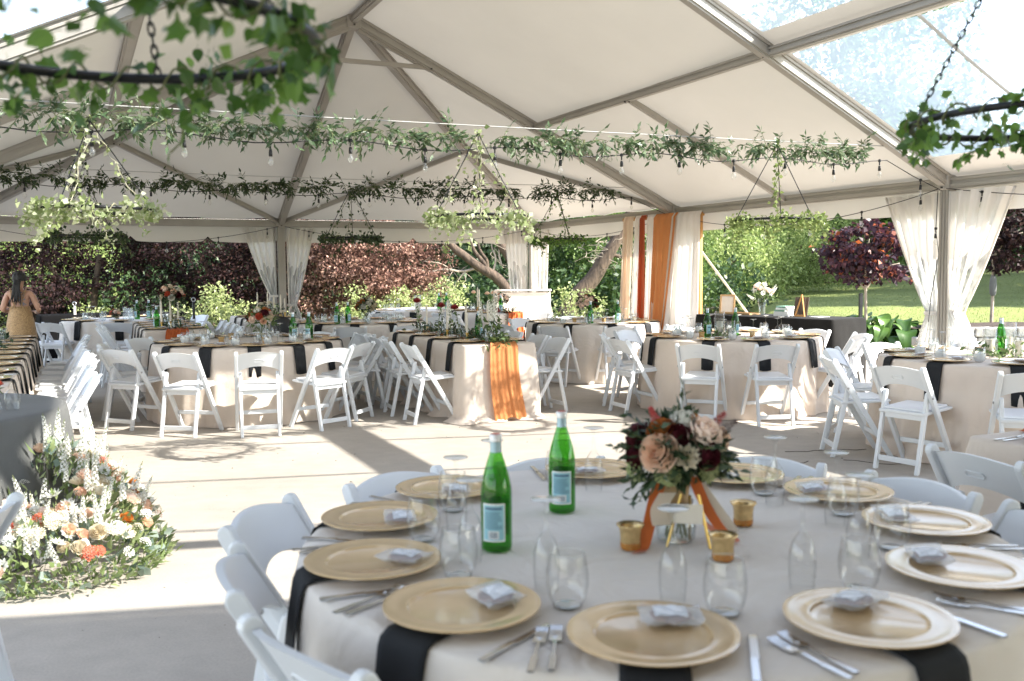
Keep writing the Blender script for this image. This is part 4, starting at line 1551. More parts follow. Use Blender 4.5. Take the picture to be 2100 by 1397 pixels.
def bottle_proto():
    root = empty('water_bottle')
    tag(root, None, 'bottle', 'green glass bottles of sparkling water')
    prof = [(0, 0.004), (0.030, 0.0), (0.0385, 0.004), (0.0400, 0.012), (0.0400, 0.150), (0.0385, 0.168), (0.0330, 0.195), (0.0240, 0.226), (0.0165, 0.250), (0.0140, 0.262), (0.0135, 0.282), (0.0145, 0.284), (0.0145, 0.288), (0, 0.288)]
    MB().lathe(prof, 32).build('glass_body', M['bottle'], root, smooth=True)
    MB().lathe([(0, 0.006), (0.036, 0.008), (0.0365, 0.150), (0.035, 0.165), (0.0295, 0.195), (0.024, 0.213), (0, 0.213)], 24).build('water', M['bottle_water'], root, smooth=True)
    MB().lathe([(0.0148, 0.2815), (0.0160, 0.282), (0.0162, 0.299), (0.0150, 0.3005), (0, 0.3005)], 20).build('cap', M['cap'], root, auto=40)
    MB().lathe([(0, 0.3008), (0.0125, 0.3008), (0.012, 0.3016), (0, 0.3017)], 16).build('cap_disc', M['capred'], root)
    MB().lathe([(0.0157, 0.2540), (0.0148, 0.2600), (0.0144, 0.2810)], 20).build('neck_label', M['neckfoil'], root, smooth=True)
    def sheet(a0, a1, z0, z1, r, nm, mt, par):
        return MB().grid(lambda u, v: (r * math.cos(a0 + (a1 - a0) * u), r * math.sin(a0 + (a1 - a0) * u), z0 + (z1 - z0) * v), 12, 2).build(nm, M[mt], par, smooth=True)
    for ang in (0, PI):
        lb = sheet(ang - 0.76, ang + 0.76, 0.030, 0.128, 0.0405, 'label', 'whitelabel', root)
        sheet(ang - 0.68, ang + 0.68, 0.034, 0.124, 0.0408, 'label_field', 'bluelabel', lb)
        pr = MB()
        def strip(a0, a1, z0, z1, r=0.0411):
            pr.grid(lambda u, v: (r * math.cos(ang + a0 + (a1 - a0) * u), r * math.sin(ang + a0 + (a1 - a0) * u), z0 + (z1 - z0) * v), 6, 2)
        if ang == 0:
            rs = random.Random(2)
            strip(-0.55, 0.55, 0.112, 0.119)
            for k in range(9):
                strip(-0.58, rs.uniform(0.25, 0.58), 0.064 + k * 0.005, 0.0662 + k * 0.005)
        else:
            strip(-0.5, 0.5, 0.092, 0.106)
            strip(-0.3, 0.3, 0.050, 0.056)
        pr.build('print', M['print'], lb)
        if ang == 0:
            sheet(ang - 0.34, ang + 0.34, 0.037, 0.058, 0.0412, 'barcode_field', 'whitelabel', lb)
            bc = MB()
            a = -0.27
            rs = random.Random(4)
            while a < 0.27:
                w_ = rs.choice((0.018, 0.03, 0.045))
                bc.grid(lambda u, v: (0.0416 * math.cos(a + w_ * u), 0.0416 * math.sin(a + w_ * u), 0.040 + 0.015 * v), 2, 2)
                a += w_ + rs.choice((0.02, 0.035))
            bc.build('barcode', M['print'], lb)
    return root
BOTTLE = Proto(bottle_proto())

def votive_proto():
    root = empty('votive_cup')
    tag(root, None, 'votive', 'gold mercury-glass votive cups')
    MB().lathe([(0, 0.001), (0.024, 0.001), (0.0265, 0.006), (0.0275, 0.040), (0.0300, 0.054), (0.0370, 0.064), (0.0362, 0.0655), (0.0290, 0.056), (0.0262, 0.042), (0.0255, 0.030)], 24).build('cup', M['votive'], root, smooth=True)
    MB().lathe([(0, 0.004), (0.0252, 0.004), (0.0255, 0.030), (0, 0.031)], 20).build('wax', M['candle'], root)
    MB().lathe([(0, 0.0), (0.0245, 0.0), (0.0272, 0.006), (0.0277, 0.018)], 24).build('amber_base', M['amberglass'], root, smooth=True)
    return root
VOTIVE = Proto(votive_proto())

# ---------------------------------------------------------------- flowers
FM = {}
def rose_mesh(col, r=0.035, layers=((4, .20, 1.0, .0), (5, .36, .98, .0), (6, .54, .92, .05), (7, .74, .80, .20), (8, .92, .58, .42), (8, 1.06, .34, .70)), nm='rose'):
    """Garden rose: six rings of ruffled, overlapping petals, the outer ones turned back."""
    k = (nm, col, r)
    if k in FM:
        return FM[k]
    m2 = MB()
    rs = random.Random(sum(map(ord, col)))
    for n, rad, h, turn in layers:
        for i in range(n):
            a = 2 * PI * i / n + rs.uniform(-.22, .22) + rad * 3
            wv = rs.uniform(1.05, 1.45) * PI / n
            hh = h * rs.uniform(.93, 1.05)
            p1, p2 = rs.uniform(0, 6), rs.uniform(0, 6)
            def fn(u, v):
                t = a + (u - .5) * 2 * wv * (0.55 + .45 * math.sin(v * PI * .62))
                rr = r * (0.06 + (rad - .06) * math.sin(min(1, v * 1.15) * PI / 2) ** .8 + turn * .30 * max(0, v - .6) - .10 * (1 - turn) * max(0, v - .65) * rad)
                rr += r * .03 * math.sin(u * 7 + p1) * v
                z = r * (-.35 + (hh + .35) * v ** .8 - turn * .55 * max(0, v - .68) - .16 * (2 * u - 1) ** 2 * v + .045 * math.sin(u * 9 + p2) * v)
                return (rr * math.cos(t), rr * math.sin(t), z)
            m2.grid(fn, 6, 5)
    FM[k] = m2.mesh(nm, FL[col], True)
    return FM[k]
def open_mesh(col, r=0.034, n=8, nm='open_bloom', centre='green'):
    k = (nm, col, r)
    if k in FM:
        return FM[k]
    m2 = MB()
    for layer in range(2):
        for i in range(n):
            a = 2 * PI * i / n + layer * PI / n
            def fn(u, v):
                w_ = math.sin(PI * min(1, v * .9 + .08)) ** .7 * 0.42
                t = a + (u - .5) * 2 * w_
                rr = r * (0.1 + (0.92 - .2 * layer) * v)
                return (rr * math.cos(t), rr * math.sin(t), r * (0.15 + (0.28 + .25 * layer) * v * v - .10 * (2 * u - 1) ** 2))
            m2.grid(fn, 3, 4)
    FM[k] = m2.mesh(nm, FL[col], True)
    cc = MB()
    for i in range(10):
        a = i * 2.4
        q = r * 0.05 * math.sqrt(i)
        cc.lathe([(0, .02 * r), (.05 * r, .05 * r), (.04 * r, .25 * r), (0, .30 * r)], 5, (q * math.cos(a), q * math.sin(a), .12 * r))
    FM[k, 'c'] = cc.mesh('bloom_centre', FL[centre])
    return FM[k]
def cluster_mesh(col, r=0.03, n=34, nm='flower_cluster', tall=1.0, dome=True, bit=0.2):
    k = (nm, col, r)
    if k in FM:
        return FM[k]
    m2 = MB()
    rs = random.Random(5 + sum(map(ord, col)))
    for i in range(n):
        f = (i + .5) / n
        a = i * 2.39996
        if dome:
            rr, z = r * math.sqrt(f), r * tall * (1 - f * .8)
        else:
            rr, z = r * (1 - f) * .9 + .1 * r, r * tall * 2.4 * f
        s = r * bit * rs.uniform(.7, 1.25)
        c = (rr * math.cos(a), rr * math.sin(a), z)
        ang = rs.uniform(0, 1)
        for p in range(4):
            t = ang + p * PI / 2
            o = Vector((math.cos(t), math.sin(t), 0.35)) * s
            sd = Vector((-math.sin(t), math.cos(t), 0)) * s * .55
            cv = Vector(c)
            m2.add([cv, cv + o * .6 + sd, cv + o * 1.15, cv + o * .6 - sd], [(0, 1, 2, 3)])
    FM[k] = m2.mesh(nm, FL[col])
    return FM[k]
def spike_mesh(col, h=0.30, r=0.030, nm='flower_spike', n=44, tipg=True):
    k = (nm, col, h)
    if k in FM:
        return FM[k]
    m2 = MB()
    rs = random.Random(8)
    for i in range(n):
        f = (i + .5) / n
        a = i * 2.39996
        rr = r * (1.05 - .75 * f)
        z = h * (0.12 + .88 * f)
        s = 0.0165 * (1.1 - .6 * f)
        cv = Vector((rr * math.cos(a), rr * math.sin(a), z))
        od = Vector((math.cos(a), math.sin(a), .25)).normalized()
        e1 = od.orthogonal().normalized()
        e2 = od.cross(e1)
        for p in range(5):
            t = p * 2 * PI / 5 + f * 9
            d = (e1 * math.cos(t) + e2 * math.sin(t)) * s + od * s * .3
            sd = (-e1 * math.sin(t) + e2 * math.cos(t)) * s * .5
            m2.add([cv, cv + d * .6 + sd, cv + d * 1.15, cv + d * .6 - sd], [(0, 1, 2, 3)])
    FM[k] = m2.mesh(nm, FL[col])
    b = MB().tube([(0, 0, -0.15), (0, 0, h * .5), (0, 0, h * 1.08)], [.003, .0025, .001], 5)
    for i in range(16):
        f = i / 16
        a = i * 2.4
        zz = h * (.86 + .24 * f)
        b.lathe([(0, -.005), (.0055 * (1 - .6 * f), 0), (0, .006)], 5, (.008 * (1 - f) * math.cos(a), .008 * (1 - f) * math.sin(a), zz))
    FM[k, 's'] = b.mesh('spike_stem', FL['green'])
    return FM[k]
def put(mesh, name, parent, loc, direction=(0, 0, 1), scale=1.0, spin=None):
    o = link(name, mesh, parent, loc)
    q = Vector(direction).normalized().to_track_quat('Z', 'Y') @ Matrix.Rotation(random.uniform(0, 6.28) if spin is None else spin, 3, 'Z').to_quaternion()
    o.rotation_mode = 'QUATERNION'
    o.rotation_quaternion = q
    o.scale = (scale,) * 3
    return o
def bloom(parent, kind, col, loc, direction, scale=1.0):
    if kind == 'rose':
        return put(rose_mesh(col), 'rose', parent, loc, direction, scale)
    if kind == 'open':
        o = put(open_mesh(col), 'open_bloom', parent, loc, direction, scale)
        link('bloom_centre', FM[('open_bloom', col, 0.034), 'c'], o)
        return o
    if kind == 'cluster':
        return put(cluster_mesh(col), 'flower_cluster', parent, loc, direction, scale)
    if kind == 'plume':
        return put(cluster_mesh(col, 0.022, 60, 'flower_plume', 1.7, False, 0.34), 'flower_plume', parent, loc, direction, scale)
    if kind == 'lace':
        return put(cluster_mesh(col, 0.05, 90, 'lace_head', 0.35, True, 0.12), 'lace_head', parent, loc, direction, scale)
    if kind == 'spike':
        o = put(spike_mesh(col), 'flower_spike', parent, loc, direction, scale)
        link('spike_stem', FM[('flower_spike', col, 0.30), 's'], o)
        return o
def leaves_on(parent, pts, size, mat, aspect=.45, dirs=None, name='foliage', up=.25):
    v, q = leaf_cloud(np.array(pts), size, aspect, up, dirs=None if dirs is None else np.array(dirs) * 1.3, fold=.25)
    return tag(link(name, fast_mesh(name, v, q, M[mat]), parent), kind='stuff')

def dome_bouquet(root, c, rad, blooms, leafmat, nleaf, leafsize, squash=0.8, stems=True, spr=14, low=-0.15):
    """Round bouquet: blooms set over a dome, leaves and sprigs between and beyond them."""
    c = Vector(c)
    for (kind, col, az, el, sc) in blooms:
        d = Vector((math.cos(az) * math.cos(el), math.sin(az) * math.cos(el), math.sin(el)))
        p = c + Vector((d.x * rad, d.y * rad, d.z * rad * squash)) * 0.86
        bloom(root, kind, col, p, d + Vector((0, 0, .15)), sc)
    pts, dirs = [], []
    for k in range(nleaf):
        d = Vector((random.gauss(0, 1), random.gauss(0, 1), random.gauss(0.25, .8))).normalized()
        if d.z < low:
            d.z = low + random.uniform(-.15, 0.1)
        f = random.uniform(.45, .95)
        p = c + Vector((d.x * rad, d.y * rad, d.z * rad * squash)) * f
        pts.append(tuple(p))
        dirs.append(tuple(d))
    leaves_on(root, pts, leafsize, leafmat, dirs=dirs)
    st = MB()
    pts, dirs = [], []
    for k in range(spr):
        d = Vector((random.gauss(0, 1), random.gauss(0, 1), random.gauss(.2, .6))).normalized()
        p0 = c + d * rad * .5
        p1 = c + d * rad * random.uniform(1.1, 1.4)
        st.tube([p0, p1], 0.0015, 4, False)
        for s in range(8):
            pts.append(tuple(mix(p0, p1, .35 + .65 * s / 7)))
            sd = d.cross(Vector((0, 0, 1)))
            dirs.append(tuple(d * .8 + (sd if s % 2 else -sd)))
    st.build('sprig_stem', M['vine'], root)
    leaves_on(root, pts, leafsize * .75, leafmat, .4, dirs, 'sprig_leaves')
# ---------------------------------------------------------------- laying out the room
TABLES = {}
def polar(c, ang, r):
    return (c[0] + r * math.cos(R(ang)), c[1] + r * math.sin(R(ang)))
ORD = {1: ['sole one'], 2: ['left-hand one', 'right-hand one']}
def ordinals(n):
    if n == 1:
        return ['middle one']
    w = ['leftmost', 'second from left', 'third from left', 'fourth from left', 'fifth from left', 'sixth from left', 'seventh from left', 'eighth from left']
    out = w[:n]
    out[-1] = 'rightmost'
    return out
def px_of(x, y):
    return x / max(.3, y)
def name_positions(spots, split):
    """spots: (x, y); split(x, y) -> word for the side. Gives every spot 'ordinal side' words."""
    sides = {}
    for i, (x, y) in enumerate(spots):
        sides.setdefault(split(x, y), []).append(i)
    out = [None] * len(spots)
    for sd, ids in sides.items():
        ids.sort(key=lambda i: px_of(*spots[i]))
        for i, w in zip(ids, ordinals(len(ids))):
            out[i] = f'{w}, {sd}'
    return out

def setting(px, py, ang, edge_dir, zt, where, tbl, full=False, glass='ice', flute='flute', napkin=True, cookie=True, side=1, gl=True):
    """One place setting. (px, py) plate centre, ang outward direction in degrees, `where` the position words."""
    a = R(ang)
    o = Vector((math.cos(a), math.sin(a), 0))
    t = Vector((-o.y, o.x, 0))       # anticlockwise along the edge
    P_ = Vector((px, py, zt))
    tail = f'{where} of {tbl}'
    jit = random.uniform(-.05, .05)
    if napkin:
        NAPKIN.place(P_ + Vector((0, 0, 0.001)), a + jit * .6, f'black napkin, {tail}')
    PLATE.place(P_ + Vector((0, 0, 0.009)), random.uniform(0, 6), f'gold plate, {tail}')
    if cookie:
        q = P_ - o * 0.070 + t * 0.035
        COOKIE.place(q + Vector((0, 0, 0.018)), a + random.uniform(.9, 2.2), f'wrapped cookie on the plate, {tail}', rot=(random.uniform(-.12, .12), random.uniform(-.1, .1), a + random.uniform(0.6, 2.4)))
    if full:
        q = P_ - t * 0.185 + o * 0.055
        FORK.place(q + Vector((0, 0, 0.001)), a + PI + random.uniform(-.08, .08), f'fork nearest the plate, {tail}')
        FORK.place(q - t * 0.032 + o * 0.012 + Vector((0, 0, 0.001)), a + PI + random.uniform(-.08, .08), f'outer fork by the plate, {tail}')
        q = P_ + t * 0.185 + o * 0.05
        KNIFE.place(q + Vector((0, 0, 0.001)), a + PI + random.uniform(-.08, .08), f'knife by the plate, {tail}')
    if gl:
        q = P_ - o * 0.17 + t * 0.15
        {'ice': GLASSI, 'water': GLASSW, None: GLASSN}[glass].place(q, random.uniform(0, 6), f'stemless glass, {tail}')
    if flute:
        q = P_ - o * 0.235 + t * 0.045
        (FLUTEN if full else FLUTE if flute == 'flute' else WINE).place(q, random.uniform(0, 6), f'upturned stem glass, {tail}')

def round_layout(c, angs, tbl, chairs=None, chair_r=1.3, rad=0.915, ring=None, full=False, glass='ice', flute='flute', skip_chairs=(), cookie=True, jit=3):
    ring = ring or (rad - 0.16)
    spots = [polar(c, a, ring) for a in angs]
    split = lambda x, y: 'front side' if y < c[1] else 'back side'
    words = name_positions(spots, split)
    for (x, y), a, w in zip(spots, angs, words):
        setting(x, y, a, None, 0.76, w, tbl, full, glass, flute, cookie=cookie)
    ch = chairs if chairs is not None else [(a, chair_r) for a in angs]
    pts = [polar(c, a[0], a[1]) for a in ch]
    words = name_positions(pts, split)
    for a, (x, y), w in zip(ch, pts, words):
        yaw = R(a[0] + 180 + (a[2] if len(a) > 2 else random.uniform(-jit, jit)))
        chair(x, y, yaw, f'white folding chair, {w} of {tbl}')

# the table nearest the camera
NC = (0.372, 2.54)
round_table(NC, 'nearest round table under a pale grey-beige cloth, laid with gold plates', 0.93, 0.76, 'linen_grey', 3, 0.030, 0.045)
NT = 'the nearest table'
near_angs = [-159, -129, -98, -64, -29, 3, 32, 60, 97, 140, 170]
spots = [polar(NC, a, 0.765) for a in near_angs]
words = name_positions(spots, lambda x, y: 'near side' if y < NC[1] else 'far side')
for (x, y), a, w in zip(spots, near_angs, words):
    setting(x, y, a, None, 0.76, w, NT, True, None, 'flute')
nch = [(-0.683, 2.25, 'lower left'), (-0.767, 2.795, 'left'), (-0.415, 1.76, 'nearest the camera at bottom left'), (-0.42, 3.27, 'behind the left-hand plates'),
       (0.137, 3.52, 'behind the two green bottles'), (0.95, 3.50, 'behind the bouquet'), (1.353, 3.10, 'right, before the right-edge table'), (1.53, 2.63, 'cut by the right edge')]
for x, y, w in nch:
    ang = math.atan2(NC[1] - y, NC[0] - x)
    chair(x + 0.235 * math.cos(ang), y + 0.235 * math.sin(ang), ang, f'white folding chair at the nearest round table, {w}')
BOTTLE.place((-0.044, 2.408, 0.762), R(-100), 'green water bottle on the nearest table, left of the pair')
BOTTLE.place((0.145, 2.79, 0.762), R(-95), 'green water bottle on the nearest table, right of the pair')
for (x, y), w in zip(((0.301, 2.403), (0.644, 2.622), (0.516, 2.302)), ('left of the glass vase', 'farther right of the glass vase', 'right in front of the glass vase')):
    VOTIVE.place((x, y, 0.762), random.uniform(0, 6), f'gold votive cup on the nearest table, {w}')

# bouquet in a jar on the nearest table
bq = empty('flower_bouquet', (0.430, 2.475, 0.762), 0, 'round bouquet of peach, white and burgundy roses on the nearest table', 'bouquet', 'rose bouquets in glass jars')
MB().lathe([(0, 0.002), (0.040, 0.002), (0.050, 0.010), (0.053, 0.040), (0.044, 0.066), (0.040, 0.085), (0.046, 0.110), (0.0445, 0.110), (0.0385, 0.085), (0.042, 0.066)], 28).build('jar', M['glass'], bq, smooth=True)
MB().lathe([(0, 0.005), (0.047, 0.010), (0.050, 0.040), (0.042, 0.062), (0, 0.062)], 24).build('water', M['water'], bq)
MB().lathe([(0.030, 0.100), (0.031, 0.104), (0.036, 0.152), (0.034, 0.152), (0.029, 0.108)], 24).build('copper_collar', M['burlapframe'], bq, smooth=True)
st = MB()
for k in range(12):
    a = k * 2.4
    st.tube([(0.028 * math.cos(a + 1), 0.028 * math.sin(a + 1), 0.012), (0.016 * math.cos(a), 0.016 * math.sin(a), 0.10), (0.05 * math.cos(a), 0.05 * math.sin(a), 0.20)], 0.0028, 5)
st.build('stem', M['vine'], bq)
F = lambda az: R(az)
dome_bouquet(bq, (0, 0, 0.235), 0.128, [
    ('rose', 'peach', F(-122), 0.20, 1.35), ('rose', 'blush', F(-52), 0.66, 1.40), ('rose', 'wine', F(-58), 0.12, 1.05), ('rose', 'wine', F(-158), 0.02, 1.0),
    ('rose', 'rust', F(-128), 0.80, 1.05), ('rose', 'white', F(-78), 1.15, 1.05), ('open', 'cream', F(-86), 0.10, 1.0), ('rose', 'orange', F(-40), 1.15, 0.8),
    ('rose', 'peach', F(10), 0.35, 1.2), ('rose', 'blush', F(70), 0.4, 1.2), ('open', 'white', F(130), 0.5, 1.1), ('rose', 'wine', F(165), 0.5, 1.0), ('rose', 'peach', F(110), 0.1, 1.1),
    ('lace', 'green', F(-50), -0.25, .8), ('lace', 'green', F(-112), -0.40, .7), ('cluster', 'green', F(-160), -0.35, 1.2), ('rose', 'wine', F(-95), 0.72, .85), ('open', 'cream', F(-25), -.05, .8),
    ('plume', 'pink', F(-20), 0.75, .75), ('plume', 'pink', F(-150), 1.0, .65), ('plume', 'wine', F(-5), 0.5, .8), ('rose', 'wine', F(-178), .35, .9), ('open', 'white', F(-140), -.2, .6), ('cluster', 'green', F(-20), -.3, 1.1)], 'leafdark', 900, 0.040, 0.82, spr=30, low=-.5)
def ribbon(pts, w, nm, mat, par, twist=0.0):
    def fn(u, v):
        k = v * (len(pts) - 1)
        i = min(len(pts) - 2, int(k))
        p = mix(Vector(pts[i]), Vector(pts[i + 1]), k - i)
        a = twist * v
        return p + Vector((math.cos(a), math.sin(a) * .8, 0.0)) * ((u - .5) * w)
    return MB().grid(fn, 4, 30).build(nm, M[mat], par, smooth=True)
def smooth_pts(p, n=5):
    out = []
    P_ = [Vector(x) for x in p]
    for i in range(len(P_) - 1):
        a, b, c, d = P_[max(i - 1, 0)], P_[i], P_[i + 1], P_[min(i + 2, len(P_) - 1)]
        for s in range(n):
            t = s / n
            out.append(.5 * ((2 * b) + (c - a) * t + (2 * a - 5 * b + 4 * c - d) * t * t + (3 * b - a - 3 * c + d) * t ** 3))
    return out + [P_[-1]]
ribbon(smooth_pts([(-0.045, -.02, 0.17), (-0.062, -.04, 0.12), (-0.082, -.06, 0.05), (-0.098, -.08, 0.004), (-0.12, -.12, 0.003)]), 0.036, 'ribbon', 'ribbon', bq, .5)
ribbon(smooth_pts([(0.045, 0, 0.17), (0.075, .0, 0.10), (0.115, -.01, 0.035), (0.150, -.03, 0.006), (0.125, -.06, 0.012), (0.10, -.03, 0.03), (0.07, 0, 0.05)]), 0.032, 'ribbon', 'ribbon', bq, 1.0)
ribbon(smooth_pts([(0.05, 0.02, 0.17), (0.10, .02, 0.10), (0.150, 0.03, 0.03), (0.165, 0.06, 0.003), (0.14, .10, 0.003)]), 0.03, 'ribbon', 'ribbonpale', bq, .5)
ribbon(smooth_pts([(-0.03, -.05, 0.14), (-0.055, -.065, 0.10), (-0.050, -.075, 0.06), (-0.035, -.06, 0.09)]), 0.045, 'ribbon', 'ribbonpale', bq, .3)
ea = empty('table_number_easel', (0.47, 2.40, 0.762), R(-12), 'little gold easel with a blank cream card under the nearest bouquet', 'easel')
MB().tube([(0.035, 0, 0.0), (0.004, 0.025, 0.135)], 0.0042, 6).build('leg', M['brass'], ea)
MB().tube([(-0.075, 0, 0.0), (-0.040, 0.025, 0.135)], 0.0042, 6).build('leg', M['brass'], ea)
MB().tube([(-0.02, 0.09, 0.0), (-0.018, 0.028, 0.130)], 0.0042, 6).build('leg', M['brass'], ea)
fan_bevel(MB().box((-0.022, 0.012, 0.086), (0.075, 0.003, 0.05), Matrix.Rotation(-.18, 3, 'X')).build('card', M['paper'], ea), .0008)

# centre left
AC = (-2.78, 10.0)
round_table(AC, 'round table at centre left, its blush cloth half in sun', 0.95, 0.76, 'linen', 5, 0.036, 0.05)
AT = 'the centre-left table'
a_ang = [-128, -99, -71, -45, -20, 10, 40, 70, 100, 130, 160, -168]
round_layout(AC, a_ang, AT, [(-136, 1.22, 22), (-99, 1.30), (-71, 1.35), (-45, 1.34), (-21, 1.16), (10, 1.2), (40, 1.2), (70, 1.2), (100, 1.2), (130, 1.2), (160, 1.2), (-168, 1.22)], rad=0.95)
# centre right
CC = (2.36, 10.18)
round_table(CC, 'round table at centre right before the gift table', 0.915, 0.76, 'linen', 9, 0.036, 0.05)
CTN = 'the centre-right table'
c_ang = [-162, -117, -84, -46, -8, 28, 64, 100, 136, 170]
round_layout(CC, c_ang, CTN, [(-163, 1.12, 6), (-117, 1.14, 4), (-85, 1.12), (-29, 1.08, -10), (2, 1.2), (36, 1.2), (70, 1.2), (100, 1.2), (136, 1.2), (168, 1.16, 6)])
# by the right-hand pole
DC = (3.93, 7.60)
round_table(DC, 'round table at right in front of the big tent pole', 0.915, 0.76, 'linen', 12, 0.036, 0.05)
DT = 'the right-pole table'
d_ang = [-177, -146, -110, -74, -38, 0, 36, 72, 108, 146]
round_layout(DC, d_ang, DT, [(-176, 1.20, -8), (-146, 1.18, 2), (-110, 1.14, 4), (-74, 1.18), (0, 1.2), (36, 1.2), (72, 1.2), (108, 1.2), (146, 1.12)])
# far round tables
GC = (-2.2, 13.75)
round_table(GC, 'far round table in front of the pink maple', 0.915, 0.76, 'linen_grey', 15, 0.03, 0.05)
GT = 'the pink-maple table'
g_ang = [-85 + 32.7 * k for k in range(11)]
round_layout(GC, g_ang, GT, [(-118, 1.22), (-86, 1.25), (-54, 1.22)] + [(-20 + 32.7 * k, 1.2) for k in range(8)], glass='water', cookie=False)
HC = (1.13, 13.25)
round_table(HC, 'far round table in front of the leaning trunk', 0.915, 0.76, 'linen_grey', 18, 0.03, 0.05)
HT = 'the leaning-trunk table'
h_ang = [-115 + 36 * k for k in range(10)]
round_layout(HC, h_ang, HT, [(-117, 1.12), (-80, 1.10), (-152, 1.15), (-44, 1.15)] + [(-8 + 36 * k, 1.2) for k in range(6)], glass='water', flute='wine', cookie=False)
FC = (-6.2, 15.2)
round_table(FC, 'far left round table beside the black-clothed bar', 0.915, 0.76, 'linen_grey', 21, 0.03, 0.05)
FT = 'the table beside the black bar'
f_ang = [-72 + 40 * k for k in range(9)]
round_layout(FC, f_ang, FT, [(-72, 1.15), (-122, 1.15, 25), (-138, 1.20, 30), (-30, 1.15), (50, 1.15), (90, 1.15), (130, 1.15)], glass='water', cookie=False)
JC = (-1.75, 17.75)
round_table(JC, 'farthest round table behind the middle tables', 0.915, 0.78, 'linen_grey', 24, 0.03, 0.05)
JT = 'the farthest round table'
round_layout(JC, [-90 + 45 * k for k in range(8)], JT, [(-110, 1.2), (-65, 1.2), (-20, 1.2), (25, 1.2)], glass='water', cookie=False)

# long tables: seats down both sides
def long_layout(near_mid, length, label, tbl, left, right, chl=None, chr_=None, zt=0.76, mat='linen', seed=1, glass='water', flute=None, off=0.24, step=0.6, start=0.32, width=0.77, cookie=True, mids=True, puddle=0.05, gl_right=True):
    root = long_table(near_mid, length, label, width, zt, mat, seed, puddle=puddle)
    d = Vector((-math.sin(YAW), math.cos(YAW), 0))
    a = Vector((math.cos(YAW), math.sin(YAW), 0))
    o = Vector((near_mid[0], near_mid[1], 0))
    row = ['nearest', 'second', 'third', 'fourth', 'fifth', 'sixth', 'seventh', 'eighth', 'ninth', 'tenth']
    for sg, n, ch, wd in ((-1, left, chl, 'left'), (1, right, chr_, 'right')):
        for k in range(n):
            t = start + step * k
            p = o + d * t + a * (sg * (width / 2 - 0.16))
            where = f'{row[k]} seat on the {wd} side'
            setting(p.x, p.y, math.degrees(YAW) + (0 if sg > 0 else 180), None, zt, where, tbl, False, glass, flute, cookie=cookie)
        for k in range(n if ch is None else ch):
            t = start + step * k
            c = o + d * (t + random.uniform(-.04, .04)) + a * (sg * (width / 2 + off + random.uniform(-.03, .05)))
            chair(c.x, c.y, YAW + (PI if sg > 0 else 0) + R(random.uniform(-4, 4)), f'white folding chair, {row[k]} on the {wd} side of {tbl}')
    return root, o, d, a
def loc_on(o, d, a, t, s, z=0.76):
    p = o + d * t + a * s
    return Vector((p.x, p.y, z))
BT = 'the long middle table'
B_ = long_layout((-0.115, 9.35), 2.42, 'long table in the middle with an orange runner over its near end', BT, 4, 4, None, None, 0.76, 'linen', 31, 'water', None, puddle=0.10)[1:]
ET = 'the tall-roses table'
E_ = long_layout((-4.24, 12.03), 2.42, 'long table behind left with tall roses and a rust runner', ET, 4, 4, None, None, 0.76, 'linen', 33, 'water', None)[1:]
LT = 'the long left-edge table'
L0 = Vector((-5.566, 11.11, 0)) - Vector((-math.sin(YAW), math.cos(YAW), 0)) * 5.5 - Vector((math.cos(YAW), math.sin(YAW), 0)) * 0.385
L_ = long_layout((L0.x, L0.y), 5.5, 'very long table at the left edge with black napkins hanging in a row', LT, 0, 9, 0, 9, 0.76, 'linen', 35, 'water', None, off=0.27, step=0.60, start=0.40, cookie=False)[1:]
KT = 'the plank-bar table'
K_ = long_layout((-0.06, 15.5), 2.2, 'long table with a rust runner in front of the plank bar', KT, 3, 3, 2, 3, 0.78, 'linen_grey', 37, 'water', None, cookie=False)[1:]
IT = 'the left-pole long table'
I_ = long_layout((-3.5, 13.95), 1.55, 'long table with candles in front of the far left tent pole', IT, 2, 2, 1, 0, 0.80, 'linen_grey', 39, 'water', None, cookie=False)[1:]
MT = 'the table at the right edge'
mfar = Vector((1.947, 4.026, 0)) + Vector((math.cos(YAW), math.sin(YAW), 0)) * 0.385
M0 = mfar - Vector((-math.sin(YAW), math.cos(YAW), 0)) * 1.9
M_ = long_table((M0.x, M0.y), 1.9, 'pinkish-clothed table cut off by the right edge', 0.77, 0.76, 'linen', 41)
dM, aM = Vector((-math.sin(YAW), math.cos(YAW), 0)), Vector((math.cos(YAW), math.sin(YAW), 0))
q = M0 + dM * 1.55 - aM * (0.385 - .16)
setting(q.x, q.y, math.degrees(YAW) + 180, None, 0.76, 'sole visible seat', MT, True, None, None)
chair(1.74 + 0.235 * aM.x, 3.56 + 0.235 * aM.y, YAW, 'white folding chair with a hand slot, pulled to the right-edge table')
# chair cut off by the left edge of the picture
chair(-1.80, 2.80, R(188), 'white folding chair cut by the left edge, near the floor flowers')

# gauze runners
def runner(o, d, a, zt, length, width, label, mat, hang=0.70, drop_end=True, s0=0.0, sway=0.05):
    root = empty('table_runner', o + Vector((0, 0, 0)), YAW, label, 'runner')
    def fn(u, v):
        # v 0 at floor of near end, up over the edge, then along the top
        y_ = v * (hang + length)
        x_ = (u - .5) * width
        r_ = 0.5 + 0.5 * math.sin(u * 19 + 2)
        if y_ < hang:
            z = zt - (hang - y_) + 0.006
            k = (hang - y_) / hang
            return (s0 + x_ * (1 + .18 * k) + sway * k - 0.03 * math.sin(k * 3), -0.040 - 0.055 * min(1, k * 1.3) - 0.012 * r_ - 0.005 * math.sin(u * 41 + v * 9) - .006 * math.sin(u * 11 + v * 5), max(.004, z - .02 * math.sin(u * 9) * k))
        k = (y_ - hang)
        return (s0 + x_ * (.9 - .12 * min(1, k)) + 0.03 * math.sin(k * 4), k - 0.03, zt + 0.010 + 0.008 * r_ * (1 + math.sin(k * 23 + u * 8) * .5))
    MB().grid(fn, 42, 90).build('gauze', M[mat], root, smooth=True)
    return root
